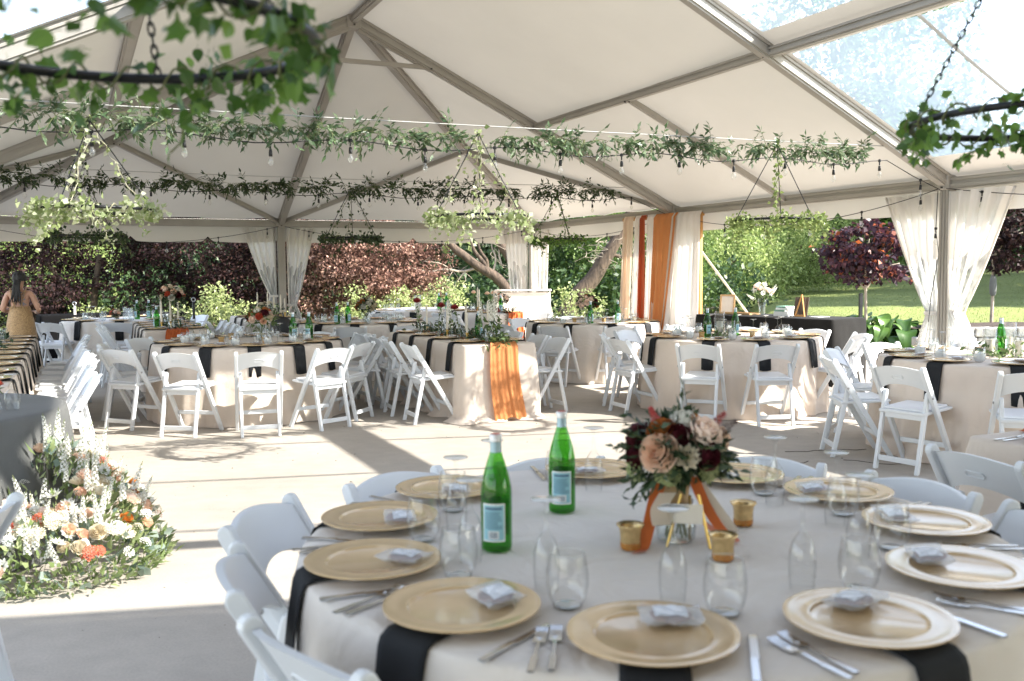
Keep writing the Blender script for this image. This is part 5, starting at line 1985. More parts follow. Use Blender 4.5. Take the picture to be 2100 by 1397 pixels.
runner(B_[0], B_[1], B_[2], 0.76, 2.3, 0.30, 'orange gauze runner hanging to the floor over the long middle table', 'runner', 0.745, s0=0.02)
runner(E_[0], E_[1], E_[2], 0.76, 2.3, 0.28, 'rust gauze runner over the end of the tall-roses table', 'runnerrust', 0.40, s0=0.0)
runner(K_[0], K_[1], K_[2], 0.78, 2.0, 0.27, 'rust gauze runner over the table before the plank bar', 'runnerrust', 0.70, s0=0.12)
rt = empty('table_runner', (M0.x, M0.y, 0) , YAW, 'rust gauze runner bunched on the right-edge table', 'runner')
MB().grid(lambda u, v: ((u - .5) * .26 + 0.03 * math.sin(v * 6) + 0.0, 0.1 + 1.75 * v, 0.768 + 0.022 * (0.5 + .5 * math.sin(u * 17 + v * 4)) * (1 - abs(2 * u - 1) ** 3)), 30, 40).build('gauze', M['runnerrust'], rt, smooth=True)
# leafy sprigs on that runner
sg = empty('greenery_sprig', M0 + dM * 1.5 + aM * 0.0 + Vector((0, 0, 0.785)), YAW, 'leafy sprigs lying on the right-edge table runner', 'greenery')
pts, dirs = [], []
st = MB()
for k in range(14):
    p0 = Vector((random.uniform(-.1, .1), random.uniform(-.3, .3), 0.0))
    d_ = Vector((random.uniform(-1, 1), random.uniform(-1, 1), random.uniform(.2, .7))).normalized()
    p1 = p0 + d_ * random.uniform(.12, .24)
    st.tube([p0, p1], .0016, 4, False)
    for s in range(7):
        pts.append(tuple(mix(p0, p1, .2 + .8 * s / 6)))
        w_ = d_.cross(Vector((0, 0, 1)))
        dirs.append(tuple(d_ * .7 + (w_ if s % 2 else -w_)))
st.build('stem', M['vine'], sg)
leaves_on(sg, pts, .055, 'leafdark', .4, dirs)
# ---------------------------------------------------------------- things on the tables
def bottle_at(x, y, z, label):
    BOTTLE.place((x, y, z + 0.002), random.uniform(0, 6), label)
def small_bouquet(x, y, z, label, palette, rad=0.11, h=0.20, leaf='leafdark', nl=150, jar=True, n=14):
    root = empty('flower_bouquet', (x, y, z + .002), random.uniform(0, 6), label, 'bouquet', 'rose bouquets in glass jars')
    if jar:
        MB().lathe([(0, 0.002), (0.045, 0.002), (0.052, 0.03), (0.046, 0.07), (0.042, h * .55), (0.046, h * .62), (0.043, h * .62)], 16).build('jar', M['glass'], root, smooth=True)
        MB().lathe([(0, 0.004), (0.046, 0.01), (0.047, 0.03), (0.042, 0.065), (0, 0.065)], 14).build('water', M['water'], root)
    st = MB()
    for k in range(8):
        a = k * 2.4
        st.tube([(0.02 * math.cos(a + 1), 0.02 * math.sin(a + 1), 0.01), (0.014 * math.cos(a), 0.014 * math.sin(a), h * .6), (0.05 * math.cos(a), 0.05 * math.sin(a), h)], 0.003, 4)
    st.build('stem', M['vine'], root)
    bl = []
    for i in range(n):
        el = math.asin(1 - (i + .5) / n * 1.15) if i < n else 0
        kind, col = palette[i % len(palette)]
        bl.append((kind, col, i * 2.39996, el, random.uniform(.85, 1.25)))
    dome_bouquet(root, (0, 0, h + rad * .45), rad, bl, leaf, nl, 0.055, 0.85, spr=8, low=-.35)
    return root
WARM = [('rose', 'cream'), ('rose', 'rust'), ('rose', 'blush'), ('open', 'white'), ('rose', 'coral'), ('rose', 'peach'), ('rose', 'wine')]
PALE = [('rose', 'cream'), ('rose', 'cream'), ('rose', 'white'), ('rose', 'wine'), ('rose', 'rust')]
DUSK = [('rose', 'rust'), ('rose', 'blush'), ('rose', 'wine'), ('plume', 'wine'), ('rose', 'blush')]
def pillar(x, y, z, label, h=0.12, r=0.035, glass=True, hg=0.22):
    root = empty('pillar_candle', (x, y, z + .002), 0, label, 'candle', 'pillar candles in glass cylinders')
    MB().lathe([(0, 0.004), (r, 0.004), (r, h), (r * .8, h - .004), (0, h - .006)], 16).build('candle', M['candle'], root, auto=40)
    MB().tube([(0, 0, h - .006), (0.001, 0, h + .012)], .0015, 4).build('wick', M['black'], root)
    if glass:
        MB().lathe([(0, 0.001), (r + .018, 0.001), (r + .020, hg), (r + .018, hg), (r + .017, .004)], 24).build('glass_cylinder', M['glass'], root, smooth=True)
    return root
def taper(x, y, z, label, h=0.28, hold=0.05):
    root = empty('taper_candle', (x, y, z + .002), 0, label, 'candle', 'tall taper candles')
    MB().lathe([(0, 0), (0.032, 0), (0.030, 0.006), (0.010, 0.012), (0.008, hold), (0.016, hold + .006), (0.016, hold + .026), (0.0125, hold + .028)], 14).build('holder', M['brass'], root, auto=40)
    MB().lathe([(0.0118, hold + .01), (0.0110, hold + h * .9), (0.006, hold + h), (0, hold + h)], 12).build('candle', M['candle'], root, smooth=True)
    return root
def bud_vase(x, y, z, label, col, h=0.26, kind='rose', sc=1.2, lean=0.05):
    root = empty('bud_vase', (x, y, z + .002), random.uniform(0, 6), label, 'vase', 'bud vases with single stems')
    MB().lathe([(0, 0.001), (0.022, 0.001), (0.027, 0.02), (0.024, 0.05), (0.011, 0.08), (0.010, 0.13), (0.014, 0.145)], 16).build('glass_vase', M['glass'], root, smooth=True)
    top = (lean, lean * .4, h)
    MB().tube([(0, 0, .01), (0.003, 0, .14), (lean * .6, lean * .2, h * .8), top], .0028, 5).build('stem', M['vine'], root)
    if kind == 'spike':
        bloom(root, 'spike', col, (lean, lean * .4, h - .10), (lean, 0, 1), .7)
    else:
        bloom(root, kind, col, top, (lean * 2, 0, 1), sc)
    leaves_on(root, [(lean * .5 * f, 0, .10 + f * (h - .12)) for f in np.linspace(0.1, .9, 9)], .05, 'leafmid', .45)
    return root
def garland_runner(o, d, a, z, t0, t1, label, mat='leafmid', n=260, s0=0.0, wid=.07):
    root = empty('greenery_runner', loc_on(o, d, a, t0, s0, z + .02), YAW, label, 'greenery', 'greenery laid along the long tables')
    pts = [(random.gauss(0, wid), random.uniform(0, t1 - t0), abs(random.gauss(0.02, .03))) for k in range(n)]
    leaves_on(root, pts, .06, mat, .42)
    st = MB().tube([(0.02 * math.sin(k), (t1 - t0) * k / 20, .015) for k in range(21)], .003, 4)
    st.build('stem', M['vine'], root)
    return root

Z = 0.762
# centre left
small_bouquet(-2.66, 10.05, Z, 'coral, cream and peach bouquet on the centre-left round table', WARM, 0.145, 0.16, 'leafmid', 190, n=20)
bottle_at(-2.30, 9.98, Z, 'green bottle on the centre-left round table, left of its pair')
bottle_at(-2.14, 10.02, Z, 'green bottle on the centre-left round table, right of its pair')
for (x, y), w in zip(((-2.98, 9.72), (-2.52, 9.68), (-3.05, 10.3)), ('left of the bouquet', 'right of the bouquet', 'behind the bouquet')):
    VOTIVE.place((x, y, Z), 0, f'votive cup on the centre-left round table, {w}')
# centre right
bottle_at(2.08, 10.10, Z, 'green bottle on the centre-right round table, left of the candle cylinders')
bottle_at(2.40, 10.20, Z, 'green bottle on the centre-right round table, right of the candle cylinders')
for k, (x, y, h, hg) in enumerate(((2.20, 10.08, .10, .20), (2.26, 10.32, .15, .26), (2.31, 10.04, .09, .17))):
    pillar(x, y, Z, ('low pillar candle in glass between the two bottles at centre right', 'tallest glass cylinder candle on the centre-right round table', 'short pillar candle by the right bottle at centre right')[k], h, .033, True, hg)
gl = empty('greenery_sprig', (2.22, 10.05, Z), 0, 'tuft of greenery at the foot of the candles, centre-right table', 'greenery')
leaves_on(gl, [(random.gauss(0, .10), random.gauss(0, .08), abs(random.gauss(.02, .03))) for k in range(130)], .05, 'leafmid', .4)
for (x, y), w in zip(((2.52, 9.95), (1.98, 9.9)), ('right of the candles', 'left of the candles')):
    VOTIVE.place((x, y, Z), 0, f'votive cup on the centre-right round table, {w}')
# right pole table
bottle_at(3.98, 7.72, Z, 'green bottle among candles on the table by the right pole')
for k, (x, y, h, hg) in enumerate(((3.86, 7.66, .13, .22), (4.08, 7.78, .14, .26), (4.02, 7.50, .13, .20))):
    pillar(x, y, Z, ('pillar candle left of the bottle, table by the right pole', 'tall glass cylinder behind the bottle, table by the right pole', 'pillar candle in front of the bottle, table by the right pole')[k], h, .034, True, hg)
gl = empty('greenery_sprig', (3.93, 7.55, Z), 0, 'greenery around the candles on the table by the right pole', 'greenery')
leaves_on(gl, [(random.gauss(0, .12), random.gauss(0, .10), abs(random.gauss(.03, .04))) for k in range(120)], .055, 'leafmid', .4)
# far tables
small_bouquet(-2.08, 13.6, Z, 'cream rose bouquet in dark foliage on the table before the pink maple', PALE, 0.15, 0.15, 'leafdark', 200, n=16)
bottle_at(-2.42, 13.15, Z, 'green bottle left of the cream bouquet, table before the pink maple')
bottle_at(-2.30, 13.35, Z, 'green bottle nearer the cream bouquet, table before the pink maple')
small_bouquet(1.05, 13.2, Z, 'rust and blush bouquet on the table before the leaning trunk', DUSK, 0.15, 0.17, 'leafdark', 200, n=16)
bottle_at(1.06, 12.80, Z, 'green bottle in front of the rust bouquet, far right table')
bottle_at(1.45, 13.0, Z, 'green bottle standing alone right of the rust bouquet')
for (x, y), w in zip(((.85, 12.9), (1.25, 12.9), (1.7, 13.2)), ('left of the bottle', 'between the bottles', 'right of both bottles')):
    VOTIVE.place((x, y, Z), 0, f'votive cup on the table before the leaning trunk, {w}')
bottle_at(-5.95, 15.1, Z, 'left green bottle of the pair on the table beside the black bar')
bottle_at(-5.80, 15.2, Z, 'right green bottle of the pair on the table beside the black bar')
fr = empty('acrylic_sign', (-6.10, 15.1, Z), R(10), 'small clear standing sign on the table beside the black bar', 'sign')
fan_bevel(MB().box((0, 0, .09), (.15, .012, .18), Matrix.Rotation(-.1, 3, 'X')).build('panel', M['water'], fr), .002)
MB().box((0, .02, .006), (.16, .07, .012)).build('foot', M['glass'], fr)
small_bouquet(-6.25, 15.0, Z, 'little coral posy on the table beside the black bar', WARM, 0.07, 0.06, 'leafdark', 50, False, 7)
bottle_at(-1.35, 17.7, .78, 'left green bottle of the pair on the farthest table')
bottle_at(-1.22, 17.8, .78, 'right green bottle of the pair on the farthest table')
pillar(-1.75, 17.7, .78, 'candle cylinder on the farthest table', .15, .045, True, .26)
bp = empty('black_backpack', (-3.05, 12.55, 0.47), R(160), 'black rounded backpack hanging on a chair at far left', 'backpack')
m2 = MB()
m2.grid(lambda u, v: (0.17 * math.cos(2 * PI * u) * (1 - .25 * v ** 3) * math.sqrt(max(0, 1 - (2 * v - 1) ** 6)), 0.10 * math.sin(2 * PI * u) * math.sqrt(max(0, 1 - (2 * v - 1) ** 6)), 0.44 * v), 28, 20, True)
m2.build('bag', M['black'], bp, smooth=True)
MB().tube([(-.05, 0, .42), (-.03, 0, .47), (.03, 0, .47), (.05, 0, .42)], .008, 6).build('handle', M['black'], bp)
MB().box((0, -.095, .15), (.22, .04, .18)).build('front_pocket', M['black'], bp)

# long middle table: candles, red roses, white stock at the near end
o, d, a = B_
for k, (t, s, h) in enumerate(((.42, .05, .36), (.62, -.10, .24), (.95, .02, .30), (1.25, -.08, .26), (1.6, .06, .34), (2.0, -.05, .28))):
    p = loc_on(o, d, a, t, s, Z)
    taper(p.x, p.y, p.z, f'tall ivory taper candle, {("nearest", "second", "third", "fourth", "fifth", "farthest")[k]} on the long middle table', h, .05)
for k, (t, s, h) in enumerate(((.35, .16, .30), (.75, -.14, .33), (1.15, -.22, .34), (1.55, -.30, .38))):
    p = loc_on(o, d, a, t, s, Z)
    bud_vase(p.x, p.y, p.z, f'dark red rose in a bud vase, {("nearest", "second", "third", "farthest")[k]} on the long middle table', 'red', h, 'rose', 1.25, .04)
p = loc_on(o, d, a, .22, .02, Z)
sv = empty('bud_vase', p, 0, 'white stock and leaves in a vase at the near end of the long middle table', 'vase')
MB().lathe([(0, 0.001), (0.034, 0.001), (0.040, 0.03), (0.036, 0.08), (0.024, 0.12), (0.030, 0.15)], 18).build('glass_vase', M['glass'], sv, smooth=True)
MB().tube([(0, 0, .01), (.0, 0, .16), (0.0, 0, .32)], .004, 5).tube([(0.01, 0, .01), (.02, 0, .16), (0.07, 0, .28)], .003, 5).build('stem', M['vine'], sv)
for k in range(3):
    bloom(sv, 'spike', 'white', (.012 * k - .012, .01 * (k % 2), .19 + .015 * k), (.12 * (k - 1), 0, 1), .8)
leaves_on(sv, [(random.gauss(.02, .05), random.gauss(0, .04), random.uniform(.02, .24)) for k in range(70)], .075, 'leafmid', .4)
gp = empty('greenery_sprig', loc_on(o, d, a, .03, .02, Z), YAW, 'leaf tuft spilling over the near edge above the orange runner', 'greenery')
leaves_on(gp, [(random.gauss(0, .07), random.gauss(0, .06), random.gauss(.03, .035)) for k in range(90)], .065, 'leafmid', .42)
for k in range(4):
    p = loc_on(o, d, a, .5 + .55 * k, (-1) ** k * .05 - .06, Z)
    bud_vase(p.x, p.y, p.z, f'white flower spike in a bud vase, {("nearest", "second", "third", "farthest")[k]} on the long middle table', 'white', .30, 'spike', 1, .02)
bottle_at(*loc_on(o, d, a, .62, .03, Z), 'green bottle on the long middle table')
garland_runner(o, d, a, Z, .3, 2.3, 'dark greenery running along the long middle table', 'leafdark', 420)
small = loc_on(o, d, a, 1.2, .0, Z)

# tall-roses table
o, d, a = E_
p = loc_on(o, d, a, .45, -.02, Z)
small_bouquet(p.x, p.y, p.z, 'tall vase of blush, cream and coral roses behind the centre-left table', [('rose', 'blush'), ('rose', 'cream'), ('rose', 'coral'), ('rose', 'peach'), ('rose', 'white'), ('rose', 'wine')], 0.17, 0.34, 'leafdark', 210, n=24)
for k, (t, s, h) in enumerate(((.30, -.16, .30), (.40, -.04, .34), (.9, .10, .30), (1.4, -.08, .34))):
    p = loc_on(o, d, a, t, s, Z)
    taper(p.x, p.y, p.z, f'ivory taper candle, {("nearest", "second", "third", "farthest")[k]} on the tall-roses table', h, .07)
bottle_at(*loc_on(o, d, a, .55, -.20, Z), 'green bottle beside the tall roses')
garland_runner(o, d, a, Z, .10, 2.2, 'greenery running along the tall-roses table', 'leafdark', 300)
# left-edge table
o, d, a = L_
for k, t in enumerate((3.0, 3.9, 4.8)):
    p = loc_on(o, d, a, t, .03, Z)
    bud_vase(p.x, p.y, p.z, f'blush flower in a bud vase, {("nearest", "middle", "farthest")[k]} on the left-edge table', 'blush', .30, 'rose', 1.1, .03)
garland_runner(o, d, a, Z, 2.0, 5.3, 'greenery running along the left-edge table', 'leafdark', 320)
# table below the left pole: candles and baby's breath
o, d, a = I_
for k, (t, s, h) in enumerate(((.25, .16, .30), (.45, .26, .24), (.7, .05, .34), (1.0, .2, .28), (1.3, .0, .32))):
    p = loc_on(o, d, a, t, s, .802)
    taper(p.x, p.y, p.z, f'taper candle, {("nearest", "second", "third", "fourth", "farthest")[k]} on the table below the left pole', h, .05)
bb = empty('flower_mound', loc_on(o, d, a, .75, .05, .80), YAW, 'loose cloud of small white flowers below the far left pole', 'flowers')
for k in range(26):
    bloom(bb, 'lace', 'cream', (random.gauss(0, .13), random.uniform(-.5, .5), random.uniform(.05, .24)), (random.gauss(0, .4), random.gauss(0, .4), 1), random.uniform(.5, .9))
leaves_on(bb, [(random.gauss(0, .13), random.uniform(-.55, .55), random.uniform(0, .2)) for k in range(200)], .06, 'leafdark', .4)
# plank-bar table
o, d, a = K_
for k, (t, s) in enumerate(((.3, -.2), (.7, .05), (1.2, -.1))):
    p = loc_on(o, d, a, t, s, .782)
    bud_vase(p.x, p.y, p.z, f'peach rose in a bud vase, {("nearest", "middle", "farthest")[k]} before the plank bar', 'peach', .32, 'rose', 1.2, .03)
for k, (t, s, h) in enumerate(((.45, -.05, .30), (.9, -.16, .36), (1.4, .08, .32))):
    p = loc_on(o, d, a, t, s, .782)
    taper(p.x, p.y, p.z, f'taper candle, {("nearest", "middle", "farthest")[k]} before the plank bar', h, .06)
small_bouquet(*loc_on(o, d, a, .55, .12, .78), 'dark leafy posy with an orange bloom before the plank bar', DUSK, .12, .16, 'leafdark', 130, n=8)
bottle_at(*loc_on(o, d, a, .40, .05, .78), 'green bottle before the plank bar')
garland_runner(o, d, a, .78, 0.02, 2.0, 'greenery along the table before the plank bar', 'leafdark', 200, .1)

# ---------------------------------------------------------------- table with the floor flowers at left
SW = (-3.24, 5.02)
root = empty('head_table', (SW[0], SW[1], 0), 0, 'grey satin-clothed table at the left edge behind the floor flowers', 'table')
n = 200
path = [(.78 * math.cos(t), .78 * math.sin(t)) for t in np.linspace(0, 2 * PI, n + 1)[:-1]]
cloth_from_path(path, [(x / .78, y / .78) for x, y in path], .76, 'tablecloth', M['greycloth'], root, .038, .06, 16, 77)
MB().lathe([(0, .73), (.765, .73), (.765, .748), (0, .748)], 40).build('tabletop', M['plank'], root)
bud_vase(-2.72, 4.98, .762, 'red and white petals in a clear goblet on the grey satin table', 'coral', .14, 'rose', .8, .02)
WINE.place((-2.66, 5.02, .762), 0, 'stemmed glass on the grey satin table')

M['leaflight'] = leaf_mat('pale_arrangement_leaf', (0.12, 0.17, 0.06, 1), (0.22, 0.29, 0.11, 1), (0.38, 0.43, 0.22, 1), 0.5, 0.3)
fa = empty('floor_flowers', (-2.36, 4.72, 0.0), 0, 'big floor arrangement of white delphinium, peach and coral flowers at left', 'flowers')
cx_, cy_ = 0.0, 0.0
def mound(az, f):
    """surface point and outward normal of the mound"""
    rx_, ry_ = 0.56, 0.50
    x = rx_ * f * math.cos(az)
    y = ry_ * f * math.sin(az)
    h = 0.54 * (1 - f ** 2) ** .6 * (0.78 + 0.30 * math.sin(az)) + 0.03
    nrm = Vector((x / rx_ ** 2, y / ry_ ** 2, 1.6)).normalized()
    return Vector((x, y, h)), nrm
rs = random.Random(21)
kinds = [('rose', 'peach', 1.15)] * 18 + [('rose', 'blush', 1.0)] * 14 + [('open', 'white', 1.05)] * 60 + [('cluster', 'coral', 1.3)] * 16 + [('lace', 'cream', 1.0)] * 30 + [('rose', 'cream', .95)] * 14 + [('plume', 'coral', 1.0)] * 6 + [('rose', 'orange', .8)] * 6 + [('cluster', 'white', .95)] * 70 + [('cluster', 'cream', 1.0)] * 25 + [('rose', 'peach', .9)] * 10 + [('cluster', 'coral', .9)] * 8
for kind, col, sc in kinds:
    az = rs.uniform(-PI, PI)
    f = math.sqrt(rs.uniform(.02, .94)) * .98
    p, nn_ = mound(az, f)
    bloom(fa, kind, col, p + nn_ * rs.uniform(0.0, .05), nn_ + Vector((rs.gauss(0, .25), rs.gauss(0, .25), 0)), sc * rs.uniform(.8, 1.15))
for k in range(80):       # tall white spikes, highest at the back
    az = rs.uniform(.1, PI - .1) if k < 44 else rs.uniform(-PI, 0)
    f = math.sqrt(rs.uniform(.0, .72))
    p, nn_ = mound(az, f)
    bloom(fa, 'spike', 'white', p + Vector((0, 0, rs.uniform(-.06, .06))), nn_ * .5 + Vector((rs.gauss(0, .2), rs.gauss(0, .2), .9)), rs.uniform(.34, .66))
pts, dirs = [], []
for k in range(3000):
    az = rs.uniform(-PI, PI)
    f = math.sqrt(rs.uniform(0, 1.15)) if k % 3 else rs.uniform(.8, 1.08)
    p, nn_ = mound(az, min(.995, f))
    if f > 1:
        p += Vector((math.cos(az), math.sin(az), 0)) * (f - 1) * .6
    q = p - nn_ * rs.uniform(-.03, .11)
    if k % 3 == 0:
        q.z *= rs.uniform(.15, 1)
    q.z = max(.012, q.z)
    pts.append(tuple(q))
    dirs.append(tuple(nn_))
leaves_on(fa, pts[:2050], .050, 'leaflight', .42, dirs[:2050])
leaves_on(fa, pts[2050:2450], .055, 'eucal', .85, dirs[2050:2450], 'round_leaves')
leaves_on(fa, pts[2450:], .075, 'leaflight', .16, dirs[2450:], 'fern_leaves')
fx = empty('floor_flowers', (-2.82, 4.35, 0.0), 0, 'coral plume bunch at the left edge beside the chair', 'flowers')
for k in range(12):
    bloom(fx, 'plume', 'coral', (rs.gauss(0, .10), rs.gauss(0, .12), rs.uniform(.22, .42)), (rs.gauss(.2, .4), rs.gauss(0, .4), .8), 1.3)
leaves_on(fx, [(rs.gauss(0, .14), rs.gauss(0, .14), rs.uniform(.02, .4)) for k in range(300)], .07, 'leafmid', .4)

# ---------------------------------------------------------------- gift table, bar, drapes, black bar
gd = Vector((-0.606, 0.797, 0))
ga = Vector((0.797, 0.606, 0))
g0 = Vector((4.02, 11.30, 0))
M['charcoal'] = principled('charcoal_cloth', (0.013, 0.0125, 0.012, 1), 0.9, var=0.2, scale=5, bump=0.15, bscale=120, sheen=0.05, spec=0.08)
long_table((g0.x, g0.y), 2.10, 'black-clothed gift table with books and frames before the lawn', 0.70, 0.88, 'charcoal', 51, R(37.3), .03, .04, 0.0, 'table', 'gift_table', None)
def on_gift(t, s, z=.882):
    p = g0 + gd * t + ga * s
    return (p.x, p.y, z)
fr = empty('picture_frame', on_gift(1.86, .0), R(37.3 - 62), 'small oak frame leaning at the left end of the gift table', 'frame')
Rt = Matrix.Rotation(R(-14), 3, 'X')
f_ = MB()
for c, s_ in (((0, 0, .0), (.20, .018, .022)), ((0, 0, .238), (.20, .018, .022)), ((-.09, 0, .119), (.022, .018, .22)), ((.09, 0, .119), (.022, .018, .22))):
    f_.box(Rt @ Vector((c[0], c[1], c[2] + .011)), s_, Rt)
f_.build('frame', M['burlapframe'], fr)
MB().box(Rt @ Vector((0, .003, .13)), (.165, .006, .225), Rt).build('print_sheet', M['paper'], fr)
MB().bar((0, .045, .16), (0, .12, 0), .02, .006).build('prop', M['burlapframe'], fr)
tr = empty('serving_tray', on_gift(1.55, -.05), R(37), 'thin dark tray lying flat on the gift table', 'tray')
MB().box((0, 0, .008), (.22, .40, .012)).build('board', M['burlapframe'], tr)
MB().bar((-.105, -.2, .018), (-.105, .2, .018), .010, .012).bar((.105, -.2, .018), (.105, .2, .018), .010, .012).build('lip', M['burlapframe'], tr)
gv = empty('flower_vase', on_gift(1.28, .0), 0, 'glass vase of white and blush flowers on the gift table', 'vase')
MB().lathe([(0, .002), (.042, .002), (.040, .03), (.046, .10), (.066, .21), (.064, .21), (.043, .10)], 22).build('glass_vase', M['glass'], gv, smooth=True)
MB().lathe([(0, .006), (.037, .01), (.043, .10), (.047, .13), (0, .13)], 18).build('water', M['water'], gv)
st = MB()
for k in range(9):
    an = k * 2.4
    st.tube([(.02 * math.cos(an + 2), .02 * math.sin(an + 2), .015), (.02 * math.cos(an), .02 * math.sin(an), .18), (.09 * math.cos(an), .07 * math.sin(an), .30)], .003, 4)
st.build('stem', M['vine'], gv)
for k in range(16):
    an, el = k * 2.4, math.asin(1 - (k + .5) / 16)
    dd = Vector((math.cos(an) * math.cos(el), math.sin(an) * math.cos(el), math.sin(el)))
    bloom(gv, ('open', 'rose', 'spike')[k % 3], ('white', 'blush', 'white')[k % 3], Vector((0, 0, .28)) + Vector((dd.x * .12, dd.y * .10, dd.z * .12)) - (Vector((0, 0, .1)) if k % 3 == 2 else Vector()), dd + Vector((0, 0, .4)), 1.0 if k % 3 < 2 else .55)
leaves_on(gv, [(random.gauss(0, .07), random.gauss(0, .06), random.uniform(.16, .30)) for k in range(90)], .06, 'leafmid', .4)
zz = .882
for k, (w_, d_, h_, m_, lab) in enumerate(((.24, .19, .055, 'whitelabel', 'wide white box at the bottom of the gift-table stack'), (.22, .17, .022, 'bookgreen', 'teal book second in the gift-table stack'), (.20, .16, .022, 'whitelabel', 'white book third in the gift-table stack'), (.18, .15, .022, 'bookgreen', 'teal book on top of the gift-table stack'))):
    b_ = empty('boxed_book', on_gift(.92, .0, zz), R(37 + (8, -6, 10, -3)[k]), lab, 'book', 'books and boxes stacked on the gift table')
    fan_bevel(MB().box((0, 0, h_ / 2), (w_, d_, h_)).build('cover', M[m_], b_), .002)
    MB().box((0, -.004, h_ / 2), (w_ - .006, d_, h_ * .7)).build('page_block', M['paper'], b_)
    zz += h_ + .001
sg_ = empty('table_easel', on_gift(.66, -.05), R(37.3 - 70), 'dark wooden sign leaning on a small easel, right end of the gift table', 'easel')
Rt = Matrix.Rotation(R(-22), 3, 'X')
MB().box(Rt @ Vector((0, 0, .135)), (.17, .016, .24), Rt).build('board', M['bark'], sg_)
MB().bar((-.06, -.02, 0), (0, .075, .27), .014, .014).bar((.06, -.02, 0), (0, .075, .27), .014, .014).bar((0, .16, 0), (0, .075, .27), .014, .014).bar((-.06, -.03, .012), (.06, -.03, .012), .016, .02).build('leg', M['wood'], sg_)
pl = empty('paper_sheet', on_gift(.45, .05), R(30), 'white card lying flat at the right end of the gift table', 'card')
MB().box((0, 0, .002), (.21, .15, .003)).build('card', M['whitelabel'], pl)

# plank bar at the far corner
bar = empty('plank_bar', (0.20, 16.92, 0), R(-2), 'whitewashed plank bar front with white sides at the far corner', 'bar')
for k in range(9):
    fan_bevel(MB().box((0, 0, .065 + k * .1215), (.94, .02, .1185)).build('plank', M['plank'], bar), .003)
MB().box((.48, .19, .56), (.02, .40, 1.12)).build('side_panel', M['whitepaint'], bar)
MB().box((-.48, .19, .56), (.02, .40, 1.12)).build('side_panel', M['whitepaint'], bar)
fan_bevel(MB().box((0, .18, 1.130), (1.02, .44, .025)).build('counter', M['plank'], bar), .004)
cl = empty('white_cooler', (-1.15, 20.0, 0), R(5), 'white cooler chest on the ground left of the plank bar', 'cooler')
fan_bevel(MB().box((0, 0, .36), (.95, .5, .62)).build('body', M['whitepaint'], cl), .02)
fan_bevel(MB().box((0, 0, .70), (.97, .52, .05)).build('lid', M['whitepaint'], cl), .015)

# draped arch at the right-hand hip corner
dl, dr = Vector((1.70, 14.15, 0)), Vector((2.535, 12.80, 0))
dd = (dr - dl)
DLn = dd.length
dd = dd / DLn
dout = dd.cross(Vector((0, 0, 1)))      # towards the camera side
arch = empty('wooden_arch', dl, 0, 'raw timber arch frame behind the orange and white drapes', 'arch')
MB().box((0, 0, 1.11), (.045, .045, 2.22), Matrix.Rotation(math.atan2(dd.y, dd.x), 3, 'Z')).build('post', M['wood'], arch)
MB().box((dr - dl) + Vector((0, 0, 1.11)), (.045, .045, 2.22), Matrix.Rotation(math.atan2(dd.y, dd.x), 3, 'Z')).build('post', M['wood'], arch)
MB().bar(Vector((0, 0, 2.215)) - dd * .05, (dr - dl) + Vector((0, 0, 2.215)) + dd * .05, .045, .045).build('beam', M['wood'], arch)
def drape(t0, t1, b0, b1, mat, label, off, folds, zt=2.25):
    root = empty('chiffon_drape', dl, 0, label, 'drape', 'chiffon drapes on the timber arch')
    ph = random.uniform(0, 6)
    def fn(u, v):
        z = zt * v + .01
        k = (1 - v) ** 1.15
        x = (t0 + (t1 - t0) * u) * (1 - k) + (b0 + (b1 - b0) * u) * k
        amp = .012 + .022 * (1 - v)
        y = off + amp * math.sin(u * folds * 2 * PI + ph) + .4 * amp * math.sin(u * folds * 4.6 * PI + 2 * ph + v * 2)
        q = dd * (x * DLn) + dout * (y if v < .985 else y * .4)
        return (q.x, q.y, z)
    MB().grid(fn, 60, 40).build('fabric', M[mat], root, smooth=True)
drape(.0, .14, -.10, .04, 'drape_blush', 'blush strip of chiffon at the left post of the arch', .05, 2)
drape(.17, .25, .07, .20, 'drape_white', 'narrow white strip left of the rust drape', .055, 2)
drape(.25, .325, .19, .30, 'drape_rust', 'dark rust strip of chiffon on the arch', .07, 2)
drape(.33, .47, .27, .42, 'drape_white', 'white strip between the rust and orange drapes', .05, 3)
drape(.46, .75, .36, .52, 'drape_orange', 'bright orange chiffon drape on the arch', .075, 3)
drape(.68, 1.04, .50, 1.0, 'drape_white', 'wide white drape at the right end of the arch', .06, 5)

# black-clothed bar at far left
bk = empty('black_bar', (-6.95, 16.75, 0), R(32), 'black-clothed bar table at far left behind the woman', 'table')
P2, N2 = rect_path(2.5, .7)
cloth_from_path(P2, N2, .80, 'tablecloth', M['blackcloth'], bk, .012, .02, 14, 61)
MB().box((0, 0, .775), (2.46, .66, .02)).build('tabletop', M['plank'], bk)

# steel posts with eye rings, and the small trees' stakes
def eye_post(x, y, h, label, mat='postmetal'):
    root = empty('eye_post', (x, y, 0), 0, label, 'post')
    MB().lathe([(0, 0), (.05, 0), (.05, .01), (.022, .015), (.022, h - .09), (.015, h - .075), (0, h - .07)], 12).build('shaft', M[mat], root, auto=40)
    MB().tube([(.030 * math.cos(t), 0, h - .035 + .030 * math.sin(t)) for t in np.linspace(0, 2 * PI, 17)], .009, 6, False).build('eye_ring', M['bolt'], root, smooth=True)
eye_post(-7.4, 16.1, 1.02, 'pale steel post with an eye ring behind the black bar', 'alu')
eye_post(-5.05, 15.1, 1.10, 'dark steel post with an eye ring left of the yellow-green shrub')
eye_post(2.35, 17.3, 1.18, 'dark steel post left of the orange drapes')
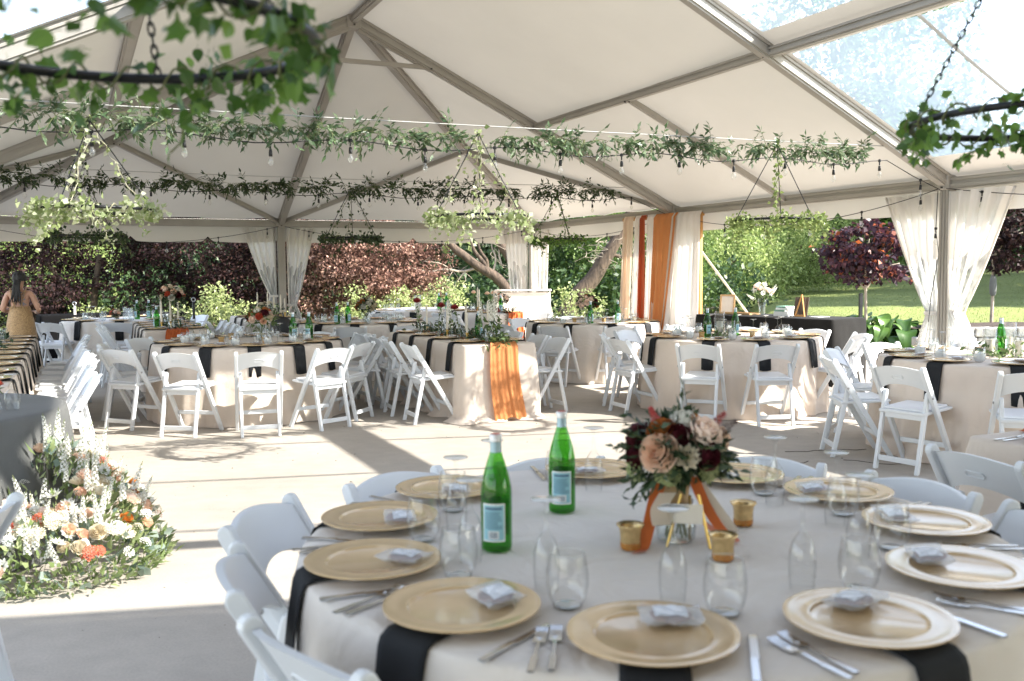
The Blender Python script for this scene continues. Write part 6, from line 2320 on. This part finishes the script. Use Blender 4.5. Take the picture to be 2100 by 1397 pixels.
# ---------------------------------------------------------------- people
def person(loc, yaw, scale, label, dress, hairlen, tattoo=False):
    root = empty('person', loc, yaw, label, 'person')
    J = [('pelvis', (0, 0, .86), .135, None), ('waist', (0, 0, 1.00), .108, 0), ('chest', (0, .01, 1.17), .128, 1), ('neckbase', (0, .0, 1.335), .066, 2), ('neck', (0, .015, 1.40), .048, 3),
         ('skull', (0, .035, 1.475), .075, 4), ('crown', (0, .04, 1.545), .070, 5),
         ('shl', (-.150, 0, 1.30), .052, 2), ('elbl', (-.235, .0, 1.05), .040, 7), ('wrl', (-.150, .19, 1.02), .027, 8), ('palml', (-.115, .255, 1.035), .026, 9),
         ('shr', (.150, 0, 1.30), .052, 2), ('elbr', (.250, .0, 1.05), .040, 11), ('wrr', (.175, .19, 1.00), .027, 12), ('palmr', (.140, .255, 1.01), .026, 13),
         ('hipl', (-.085, 0, .80), .105, 0), ('knl', (-.09, .02, .46), .058, 15), ('anl', (-.09, 0, .09), .038, 16), ('toel', (-.09, .13, .03), .030, 17),
         ('hipr', (.085, 0, .80), .105, 0), ('knr', (.09, .02, .46), .058, 19), ('anr', (.09, 0, .09), .038, 20), ('toer', (.09, .13, .03), .030, 21)]
    V_ = [Vector(j[1]) for j in J]
    rad = [j[2] for j in J]
    E_ = [(j[3], i) for i, j in enumerate(J) if j[3] is not None]
    for pi, sx in ((10, 1), (14, -1)):
        base = V_[pi]
        for k, (dx, ln) in enumerate(((-.028, .055), (-.010, .066), (.008, .070), (.026, .062))):
            a = len(V_)
            V_.append(base + Vector((dx * sx, .035, .004)))
            V_.append(base + Vector((dx * sx * 1.1, .035 + ln * .6, -.004)))
            V_.append(base + Vector((dx * sx * 1.1, .03 + ln, -.022)))
            rad += [.0095, .0085, .007]
            E_ += [(pi, a), (a, a + 1), (a + 1, a + 2)]
        a = len(V_)
        V_.append(base + Vector((.034 * sx, -.005, .012)))
        V_.append(base + Vector((.052 * sx, .03, .010)))
        rad += [.010, .008]
        E_ += [(pi, a), (a, a + 1)]
    me = bpy.data.meshes.new('body')
    me.from_pydata([tuple(v) for v in V_], E_, [])
    me.materials.append(M['skin'])
    body = link('body', me, root)
    sk = body.modifiers.new('skin', 'SKIN')
    for i, sv_ in enumerate(me.skin_vertices[0].data):
        f = (1.0, .78) if i in (0, 1, 2) else (1, 1)
        sv_.radius = (rad[i] * f[0], rad[i] * f[1])
        sv_.use_root = (i == 0)
    ss = body.modifiers.new('sub', 'SUBSURF')
    ss.levels = ss.render_levels = 2
    # face on the far side of the head
    MB().lathe([(0, .016), (.010, .012), (.013, 0), (.009, -.012), (0, -.014)], 8, (0, 0, 0), .8, 1.1).build('nose', M['skin'], body, smooth=True, loc=(0, .118, 1.462))
    for sx in (-1, 1):
        MB().lathe([(0, .009), (.009, 0), (0, -.009)], 8).build('eye', M['black'], body, smooth=True, loc=(.029 * sx, .098, 1.492))
        MB().lathe([(0, .026), (.012, .012), (.013, -.008), (.006, -.022), (0, -.026)], 8, (0, 0, 0), .5, 1).build('ear', M['skin'], body, smooth=True, loc=(.078 * sx, .03, 1.475))
    MB().lathe([(0, .006), (.022, 0), (0, -.006)], 10, (0, 0, 0), 1, .35).build('mouth', FL['pink'], body, smooth=True, loc=(0, .105, 1.428))
    # hair: cap over the skull and a gathered tail down the back
    def cap(u, v):
        t = 2 * PI * u
        el = PI / 2 - v * 1.95
        back = 0.5 - .5 * math.sin(t)
        el = max(el, -0.15 - .75 * back) if math.sin(t) < .35 else max(el, .30)
        r_ = .103 + .004 * math.sin(u * 60) + .003 * math.sin(u * 33 + v * 8)
        return (r_ * .90 * math.cos(t) * math.cos(el), .028 + r_ * 1.06 * math.sin(t) * math.cos(el), 1.50 + r_ * 1.0 * math.sin(el))
    MB().grid(cap, 60, 22, True).build('hair', M['hair'], body, smooth=True)
    hm = MB()
    for k in range(16):
        a = random.uniform(-1, 1)
        x0 = a * .03
        tip = Vector((a * .075 - .02, -.135 - random.uniform(0, .03), 1.40 - hairlen * random.uniform(.75, 1.1)))
        pts = [Vector((x0, -.07, 1.47)), Vector((x0 * 1.1 - .004, -.115, 1.40)), Vector((x0 * 1.6 - .01, -.13, 1.40 - hairlen * .45)), tip]
        hm.tube(smooth_pts(pts, 5), [.024 * (1 - .055 * i) for i in range(16)], 7)
    hm.build('ponytail', M['hair'], body, smooth=True)
    # long dress: bodice and a skirt that falls in folds
    def skirt(u, v):
        t = 2 * PI * u
        z = 1.10 - 1.085 * v
        if v < .10:
            w = (.152, .118)
        k = v
        wx = .128 + .055 * min(1, k / .22) ** .8 + .10 * max(0, (k - .22) / .78)
        wy = .098 + .050 * min(1, k / .22) ** .8 + .10 * max(0, (k - .22) / .78)
        f = 1 + .055 * max(0, k - .12) * math.sin(t * 13 + 2.5 * math.sin(t * 2)) + .03 * k * math.sin(t * 7 + 1)
        return (wx * f * math.cos(t), wy * f * math.sin(t), z)
    sk_ = MB().grid(skirt, 110, 40, True).build('dress', dress, root, smooth=True)
    sm = MB()
    for x0, x1 in ((-.11, .09), (.11, -.09), (-.11, -.03), (.11, .03)):
        sm.tube(smooth_pts([(x0, .02, 1.36), (x0 * .95, -.055, 1.345), ((x0 + x1) / 2, -.112, 1.20), (x1, -.104, 1.07)], 5), .0075, 5)
    sm.build('strap', dress, sk_, smooth=True)
    if tattoo:
        tm = MB()
        rs_ = random.Random(9)
        for k in range(26):
            u_, v_ = rs_.uniform(.02, .12), rs_.uniform(1.12, 1.30)
            c = Vector((u_, -.106 - .012 * (1.3 - v_), v_))
            s_ = rs_.uniform(.008, .02)
            an = rs_.uniform(0, 3)
            e1 = Vector((math.cos(an), 0, math.sin(an))) * s_
            e2 = Vector((-math.sin(an), 0, math.cos(an))) * s_ * .35
            tm.add([c - e1, c + e2, c + e1, c - e2], [(0, 1, 2, 3)])
        tm.build('tattoo', M['print'], body)
    root.scale = (scale,) * 3
    return root
person((-6.72, 13.0, 0), R(12), .955, 'woman seen from behind in a gold sequin dress with a dark ponytail', M['sequin'], .26, True)
person((-7.52, 13.5, 0), R(-35), 1.0, 'woman in pale tulle cut off by the left edge', M['chiffonpink'], .10)

# ---------------------------------------------------------------- trees and shrubs
def blob_points(c, rad, n, clumps, clump_r, shell=.55, flat=0.0):
    """leaf positions gathered in clumps through an uneven crown"""
    d = RNG.normal(size=(clumps, 3))
    d /= np.linalg.norm(d, axis=1)[:, None]
    f = RNG.uniform(shell, 1.0, clumps) ** .6 * (1 + .13 * np.sin(d[:, 0] * 5 + d[:, 2] * 4 + c[0]))
    cc = np.array(c) + d * f[:, None] * np.array(rad)
    w = RNG.uniform(.55, 1.3, clumps)
    idx = RNG.choice(clumps, n, p=w / w.sum())
    g = RNG.normal(size=(n, 3))
    g /= np.linalg.norm(g, axis=1)[:, None]
    r = RNG.uniform(0, 1, n) ** .45
    off = g * (r * clump_r * w[idx])[:, None]
    if flat:
        off[:, 2] *= flat
    return cc[idx] + off, g

def tree(name, base, crowns, leafmat, n, size, label, cat='tree', group=None, trunk=None, bark='bark', aspect=.55, clumps=70, cr=.28, shell=.5, flat=0.0, droop=.2):
    root = empty(name, base, 0, label, cat, group)
    b = Vector(base)
    if trunk:
        tb = MB()
        for pts, r0_, r1_ in trunk:
            sp_ = smooth_pts(pts, 5)
            k = len(sp_)
            tb.tube([Vector(p) for p in sp_], [r0_ + (r1_ - r0_) * i / (k - 1) for i in range(k)], 9)
        tb.build('trunk', M[bark], root, smooth=True)
    P_, D_ = [], []
    tot = sum(c[1][0] * c[1][1] * c[1][2] for c in crowns) ** 1
    for c, rad in crowns:
        k = int(n * (rad[0] * rad[1] * rad[2]) / tot)
        p, g = blob_points(c, rad, k, clumps, cr * min(rad[0], rad[2]) + .05, shell, flat)
        keep = p[:, 2] > -b.z + .02
        P_.append(p[keep])
        D_.append(g[keep])
    P_, D_ = np.concatenate(P_), np.concatenate(D_)
    v, q = leaf_cloud(P_, size, aspect, .25, .4, droop, .2, dirs=D_ * .8)
    tag(link('crown', fast_mesh('crown', v, q, M[leafmat]), root), kind='stuff')
    return root
M['maplebrown'] = leaf_mat('brown_maple_leaf', (0.03, 0.018, 0.015, 1), (0.07, 0.038, 0.030, 1), (0.22, 0.12, 0.09, 1), 0.6, 0.2, .6, .15)
G_MAPLE = 'purple maples beyond the tent'
tree('purple_maple', (-10.0, 22.5, -.05), [((0, 0, 2.4), (2.5, 1.9, 2.3)), ((-1.4, .3, 1.5), (1.5, 1.2, 1.4))], 'maple', 24000, .09, 'dark purple maple farthest left behind the woman', group=G_MAPLE, trunk=[([(0, 0, 0), (.1, 0, .8), (.3, 0, 2)], .14, .05), ([(0, 0, .4), (-.6, 0, 1.3), (-1.4, .2, 2.4)], .09, .03)], clumps=75, cr=.26, flat=.45, shell=.25)
tree('purple_maple', (-7.1, 22.8, -.05), [((0, 0, 2.3), (2.6, 1.9, 2.3)), ((1.2, -.4, 1.5), (1.5, 1.2, 1.4))], 'maple', 26000, .085, 'dark purple maple behind the tall roses', group=G_MAPLE, trunk=[([(0, 0, 0), (.1, 0, .8), (-.3, 0, 2)], .14, .05), ([(0, 0, .4), (.6, 0, 1.3), (1.4, .2, 2.4)], .09, .03)], clumps=75, cr=.26, flat=.45, shell=.25)
tree('purple_maple', (-4.8, 23.2, -.05), [((0, 0, 2.0), (1.9, 1.6, 2.0)), ((.3, -.5, 2.9), (1.5, 1.2, 1.3))], 'maplebrown', 20000, .085, 'reddish brown maple just right of the far left pole', group=G_MAPLE, trunk=[([(0, 0, 0), (.1, 0, .8), (.2, 0, 2)], .12, .05)], clumps=60, cr=.30, flat=.45, shell=.25)
tree('pink_maple', (-3.15, 22.0, -.05), [((0, 0, 1.95), (1.75, 1.5, 1.45)), ((-.8, 0, 1.3), (1.2, 1.1, 1.1)), ((.9, .1, 1.6), (.95, 1.0, .9))], 'maplepink', 21000, .075, 'pink-leaved maple in full sun behind the middle tables', trunk=[([(0, 0, 0), (.1, 0, .6), (.5, 0, 1.6)], .10, .04), ([(0, 0, .3), (-.5, 0, 1.0), (-1.0, .2, 1.8)], .07, .03)], clumps=55, cr=.32, flat=.42, shell=.25)
# bushes in front of them
for k, (x, y, rx_, rz_, n_, lab) in enumerate(((-5.15, 16.9, .62, .72, 1700, 'tall yellow-green shrub left of the centre-left bouquet'), (-6.0, 17.3, .5, .42, 800, 'low yellow-green shrub left of the tallest one'), (-4.3, 17.2, .45, .48, 800, 'yellow-green shrub by the foot of the far left pole'),
                                     (-8.15, 18.4, .45, .45, 700, 'small yellow-green shrub behind the black bar'), (-7.4, 18.3, .4, .38, 600, 'small yellow-green shrub behind the glasses at far left'),
                                     (-3.0, 19.6, .55, .62, 1200, 'pale green shrub behind the cream bouquet'), (-2.3, 20.0, .7, .6, 1300, 'pale green shrub below the pink maple'), (-1.35, 20.4, .6, .75, 1300, 'pale green shrub right of the pink maple'), (1.45, 20.4, .7, .6, 900, 'low pale shrub at the foot of the leaning trunk'))):
    tree('shrub', (x, y, -.03), [((0, 0, rz_ * .95), (rx_, rx_ * .9, rz_))], 'yellowgreen', int(n_ * 1.7), .062, lab, 'shrub', 'yellow-green shrubs along the patio edge', [([(0, 0, 0), (.03, 0, rz_ * .5), (.1, 0, rz_)], .03, .01), ([(0, 0, 0), (-.08, 0, rz_ * .5), (-.2, 0, rz_)], .025, .01)], clumps=46, cr=.25, shell=.35)
# bare-limbed old trees in the middle, trunks leaning
def px(x, y, Y):
    """point at distance Y seen at photograph pixel (x, y), for reading sizes off the picture while modelling"""
    return Vector(((x - 1050) / 1950 * Y, Y, 1.478 - (y - 556) / 1950 * Y * 1.0))
lt = empty('leaning_tree', (3.3, 24.0, -.05), 0, 'old tree with a thick trunk leaning right behind the far right table', 'tree')
o_ = Vector((3.3, 24.0, -.05))
def loc_list(l, Y):
    return [tuple(px(x, y, Y) - o_) for x, y in l]
o_ = Vector((1.25, 23.0, -.05))
lt.location = o_
tb = MB()
L1 = smooth_pts(loc_list([(1160, 650), (1185, 608), (1215, 575), (1243, 530), (1262, 500), (1280, 470), (1296, 430)], 23), 5)
tb.tube(L1, [.24 - .0045 * i for i in range(len(L1))], 12)
for l, r_ in (([(1250, 520), (1268, 528), (1290, 528), (1320, 520), (1350, 505)], .055), ([(1262, 500), (1250, 480), (1240, 450), (1225, 420)], .06), ([(1275, 480), (1290, 470), (1310, 440)], .05)):
    s_ = smooth_pts(loc_list(l, 23), 4)
    tb.tube(s_, [r_ * (1 - .7 * i / len(s_)) for i in range(len(s_))], 8)
tb.build('trunk', M['bark'], lt, smooth=True)
tw = MB()
for k in range(46):
    x_, y_ = random.uniform(1195, 1330), random.uniform(455, 545)
    p0 = px(x_, y_, 23 + random.uniform(-.6, .6)) - o_
    q_ = [p0]
    for s_ in range(4):
        q_.append(q_[-1] + Vector((random.gauss(0, .12), random.gauss(0, .08), random.uniform(-.12, .10))))
    tw.tube(q_, [.010, .009, .007, .005, .003], 4)
tw.build('twig', M['barkpale'], lt)
o_ = Vector((-.1, 22.0, -.05))
bt = empty('bare_tree', o_, 0, 'old tree with two pale bare limbs rising behind the plank bar', 'tree')
tb = MB()
for l, r0_, r1_ in (([(1068, 640), (1040, 592), (1018, 568), (985, 548), (955, 525), (930, 505), (905, 470)], .15, .07), ([(1066, 640), (1067, 590), (1060, 555), (1045, 525), (1030, 503), (1015, 470)], .17, .09),
                    ([(1005, 560), (995, 540), (975, 515), (965, 490), (950, 450)], .06, .03), ([(1000, 558), (1000, 535), (985, 510), (980, 470)], .05, .02)):
    s_ = smooth_pts(loc_list(l, 22), 5)
    tb.tube(s_, [r0_ + (r1_ - r0_) * i / len(s_) for i in range(len(s_))], 9)
tb.build('trunk', M['bark'], bt, smooth=True)
tw = MB()
for l, r0_ in (([(985, 548), (950, 556), (915, 552), (880, 556), (845, 548)], .035), ([(955, 556), (940, 575), (928, 598)], .022), ([(930, 555), (905, 540), (870, 535)], .02), ([(1030, 545), (1025, 520), (1030, 490)], .03), ([(1012, 560), (1018, 530), (1010, 505), (1015, 480)], .028), ([(900, 553), (885, 575), (880, 590)], .016), ([(1040, 580), (1050, 560), (1045, 540)], .02)):
    s_ = smooth_pts(loc_list(l, 22), 5)
    tw.tube(s_, [r0_ * (1 - .6 * i / len(s_)) for i in range(len(s_))], 6)
    for k in range(7):
        p0 = random.choice(s_)
        q_ = [p0]
        for j in range(4):
            q_.append(q_[-1] + Vector((random.gauss(0, .10), random.gauss(0, .08), random.gauss(-.02, .09))))
        tw.tube(q_, [.009, .008, .006, .005, .003], 4)
tw.build('branch', M['barkpale'], bt, smooth=True)

# woodland behind
tall = [(-17, 30, 4.0, 6.5, 'greenlight', 16000, .14, 'bright green tree at the far left edge'), (-13.4, 27.5, 2.2, 3.4, 'greenlight', 15000, .10, 'light green young tree behind the woman'),
        (-8.5, 33, 4.5, 6.0, 'greendark', 14000, .18, 'dark tree behind the purple maples'), (-3.0, 32, 4.2, 6.0, 'greendark', 16000, .16, 'dark green tree behind the pink maple'),
        (.2, 29.5, 2.8, 4.5, 'greendark', 16000, .13, 'dark tree between the two bare limbs'), (3.6, 28.5, 2.6, 2.9, 'greenmid', 30000, .085, 'sunlit bushy tree behind the leaning trunk'),
        (6.2, 31, 2.8, 3.6, 'greenlight', 20000, .10, 'mid green tree behind the orange drapes'), (9.4, 34.5, 3.0, 3.5, 'greenlight', 42000, .085, 'round light green tree on the lawn right of the drapes'),
        (14.0, 43, 4.6, 12.5, 'greenmid', 11000, .30, 'dark green tree behind the round light green one'), (19.8, 50, 4.6, 14.5, 'greenmid', 11000, .34, 'broad tree on the lawn edge behind the maple standard'),
        (27, 62, 7.0, 8.5, 'greendark', 8000, .42, 'distant dark tree right of the big tent pole'), (37, 66, 8.0, 9.0, 'greenmid', 8000, .45, 'distant tree at the far right edge'),
        (-24, 36, 5.0, 7.5, 'greenmid', 6000, .32, 'tall tree beyond the far left edge')]
for x, y, rx_, h, mt, n_, s_, lab in tall:
    z0 = hterr(x, y)
    tree('broadleaf_tree', (x, y, z0 - .05), [((0, 0, h * .62), (rx_, rx_ * .85, h * .55)), ((rx_ * .45, -.3, h * .38), (rx_ * .6, rx_ * .55, h * .34)), ((-rx_ * .45, -.2, h * .36), (rx_ * .6, rx_ * .55, h * .33))], mt, n_, s_, lab, 'tree', 'trees around the lawn',
         [([(0, 0, 0), (.1, 0, h * .25), (.2, 0, h * .6)], .05 * h, .02 * h), ([(.1, 0, h * .25), (rx_ * .3, 0, h * .45), (rx_ * .5, 0, h * .65)], .025 * h, .01 * h)], clumps=210, cr=.20)
# tall trees just right of the frame; they throw the long shadows over the lawn
for x, y, h, rx_, lab in ((19.0, 24.0, 9.0, 2.8, 'tall tree right of the lawn, nearest the tent'), (20.5, 28.5, 11.0, 3.2, 'tall tree right of the lawn, second from the tent'), (24.0, 33.5, 12.0, 3.4, 'tall tree right of the lawn, third from the tent'), (27.0, 39.0, 13.0, 3.8, 'tall tree right of the lawn, fourth from the tent'), (33.0, 47.0, 14.0, 4.4, 'tall tree right of the lawn, farthest from the tent')):
    tree('broadleaf_tree', (x, y, hterr(x, y) - .05), [((0, 0, h * .6), (rx_, rx_, h * .40)), ((.8, .6, h * .4), (rx_ * .8, rx_ * .8, h * .25))], 'greenmid', 8000, .42, lab, 'tree', 'trees around the lawn',
         [([(0, 0, 0), (.1, 0, h * .3), (.2, 0, h * .75)], .22, .06)], clumps=90, cr=.25)
# distant belt of woodland that closes the view
def belt():
    P_ = []
    for k in range(240):
        t = RNG.uniform(-1.25, 1.05)
        Rr = RNG.uniform(58, 92)
        x, y = Rr * math.sin(t), Rr * math.cos(t) + 6
        h = RNG.uniform(6, 12)
        n_ = 190
        g = RNG.normal(size=(n_, 3))
        g /= np.linalg.norm(g, axis=1)[:, None]
        p = np.array((x, y, hterr(x, y) + h * .45)) + g * np.array((4.5, 3.5, h * .5)) * RNG.uniform(.5, 1, (n_, 1))
        P_.append(p)
    P_ = np.concatenate(P_)
    v, q = leaf_cloud(P_, 1.1, .7, .3)
    o = link('far_woodland', fast_mesh('far_woodland', v, q, M['greendark']))
    tag(o, 'distant belt of dark woodland around the lawn', 'woodland', kind='stuff')
belt()
# hedge of undergrowth under the trees, left to middle
def undergrowth():
    P_ = []
    for k in range(150):
        x = RNG.uniform(-19, 7)
        y = 26 + RNG.uniform(-1.5, 5) - .03 * x
        g = RNG.normal(size=(150, 3))
        g /= np.linalg.norm(g, axis=1)[:, None]
        P_.append(np.array((x, y, .45 + RNG.uniform(0, .8))) + g * np.array((.8, .7, .8)) * RNG.uniform(.3, 1, (150, 1)))
    P_ = np.concatenate(P_)
    P_ = P_[P_[:, 2] > .02]
    v, q = leaf_cloud(P_, .17, .55, .3)
    tag(link('undergrowth', fast_mesh('undergrowth', v, q, M['greendark'])), 'dark undergrowth below the trees behind the tent', 'undergrowth', kind='stuff')
undergrowth()
def lawn_hedge():
    P_ = []
    for k in range(210):
        f = RNG.uniform(0, 1)
        x, y = 8 + 30 * f, 37.5 + 22 * f ** .8 + RNG.uniform(0, 5)
        g = RNG.normal(size=(190, 3))
        g /= np.linalg.norm(g, axis=1)[:, None]
        hh = RNG.uniform(.6, 2.6)
        P_.append(np.array((x, y, hterr(x, y) + hh * .6)) + g * np.array((1.3, 1.1, hh * .65)) * RNG.uniform(.4, 1, (190, 1)))
    P_ = np.concatenate(P_)
    v, q = leaf_cloud(P_, .26, .6, .3)
    tag(link('lawn_thicket', fast_mesh('lawn_thicket', v, q, M['greendark'])), 'dark thicket along the far edge of the lawn', 'thicket', kind='stuff')
lawn_hedge()

# two small standard maples by the lawn
def standard(x, y, z0, h0, crown, n, label, mat='maplered'):
    root = tree('maple_standard', (x, y, z0), crown, mat, int(n * 1.9), .085, label, 'tree', 'small red maples on bare stems', [([(0, 0, 0), (.015, 0, h0 * .5), (0, 0, h0)], .028, .022), ([(0, 0, h0 * .9), (.25, 0, h0 + .2), (.55, 0, h0 + .3)], .018, .008), ([(0, 0, h0 * .9), (-.25, 0.1, h0 + .2), (-.5, 0.1, h0 + .25)], .018, .008), ([(0, 0, h0 * .9), (0, 0, h0 + .4), (0.05, 0, h0 + .7)], .02, .008)], 'barkpale', .8, 70, .24, .35, .4, .5)
    return root
standard(5.78, 15.55, -.03, 1.28, [((0, 0, 1.92), (.78, .7, .38)), ((.05, 0, 1.48), (.66, .6, .22)), ((-.35, -.1, 1.70), (.55, .5, .25))], 1500, 'red and purple maple on a bare stem, left of the right curtain')
standard(7.95, 15.75, .50, 1.25, [((.1, 0, 1.75), (.72, .7, .50)), ((.35, -.1, 1.25), (.55, .5, .35))], 1300, 'dark purple maple on a bare stem, right of the right curtain', 'maple')
stk = empty('tree_stake', (5.66, 15.42, -.03), 0, 'black stake standing beside the red maple stem', 'stake')
fan_bevel(MB().box((0, 0, .55), (.055, .055, 1.10)).build('stake', M['postmetal'], stk), .006)
MB().tube([(0.02, 0, .85), (.05, .1, .86), (.06, .17, .85)], .008, 5).build('tie', M['strap'], stk)
bag = empty('stem_wrap', (7.95, 15.72, 1.0), 0, 'grey wrap tied round the stem of the right-hand maple', 'wrap')
MB().lathe([(0.03, 0), (.05, .04), (.058, .16), (.05, .28), (.03, .34)], 12).build('wrap', M['greycloth'], bag, smooth=True)
# hosta clump
hs = empty('hosta', (6.0, 15.72, .03), 0, 'big-leaved hosta clump below the red maple', 'plant')
def hosta_leaf():
    def fn(u, v):
        w_ = .105 * math.sin(PI * min(1, v ** .8 * .96 + .03)) ** .75
        x = (u - .5) * 2 * w_
        return (x, .30 * v, .10 * v - .28 * v * v * v + .30 * abs(u - .5) * w_ * 3 + .006 * math.sin(u * 30))
    m2 = MB().grid(fn, 7, 8)
    m2.tube([(0, 0, 0), (0, -.12, -.09), (0, -.22, -.22)], .007, 5)
    return m2.mesh('leaf', M['hosta'], True)
HL = hosta_leaf()
for k in range(110):
    az = random.uniform(0, 2 * PI)
    f = math.sqrt(random.uniform(.02, 1))
    cxx = random.choice((-.38, .30, 0.0))
    p = Vector((cxx + .42 * f * math.cos(az), .38 * f * math.sin(az), .50 - .32 * f * f + random.uniform(-.04, .04)))
    l = link('leaf', HL, hs, p)
    l.rotation_euler = (R(random.uniform(-25, 5) - 25 * f), R(random.uniform(-15, 15)), az - PI / 2)
    l.scale = (random.uniform(.65, 1.05),) * 3
hs.scale = (1.55, 1.2, 1.25)
# grass tufts at the bed edge
P_ = [(6.0 + random.uniform(-1.5, 1.6), 15.45 + random.uniform(0, .7), 0.0) for k in range(260)]
v, q = leaf_cloud(np.array(P_), .16, .10, .0, dirs=np.array([(random.gauss(0, .4), random.gauss(0, .4), 1.6) for k in P_]))
tag(link('grass_tufts', fast_mesh('grass_tufts', v, q, M['greenlight'])), 'thin grass tufts at the edge of the planting bed', 'grass', kind='stuff')
# short grass blades over the near lawn
n_ = 26000
xs_, ys_ = RNG.uniform(3.2, 24, n_), 15.6 + RNG.uniform(0, 1, n_) ** 1.5 * 26
P_ = np.stack([xs_, ys_, np.array([hterr(a, b) for a, b in zip(xs_, ys_)])], 1)
v, q = leaf_cloud(P_, .050, .16, .0, dirs=np.stack([RNG.normal(0, .5, n_), RNG.normal(0, .5, n_), np.full(n_, 1.6)], 1))
M['blade'] = leaf_mat('grass_blade', (.10, .13, .035, 1), (.13, .165, .048, 1), (.17, .20, .06, 1), .7, .2)
tag(link('lawn_grass', fast_mesh('lawn_grass', v, q, M['blade'])), 'short grass of the lawn beyond the patio', 'grass', kind='stuff')

# rail fence at the far side of the lawn
fe = empty('rail_fence', (4.9, 30.0, hterr(6, 30)), R(4), 'weathered split-rail fence seen left of the light green tree', 'fence')
for k in range(3):
    fan_bevel(MB().box((k * 1.15, 0, .33), (.10, .10, .70)).build('post', M['fencewood'], fe), .01)
    if k < 2:
        for z in (.30, .55):
            MB().tube([(k * 1.15, 0, z), (k * 1.15 + .6, .02, z + .015), (k * 1.15 + 1.15, 0, z)], .04, 7).build('rail', M['fencewood'], fe, smooth=True)
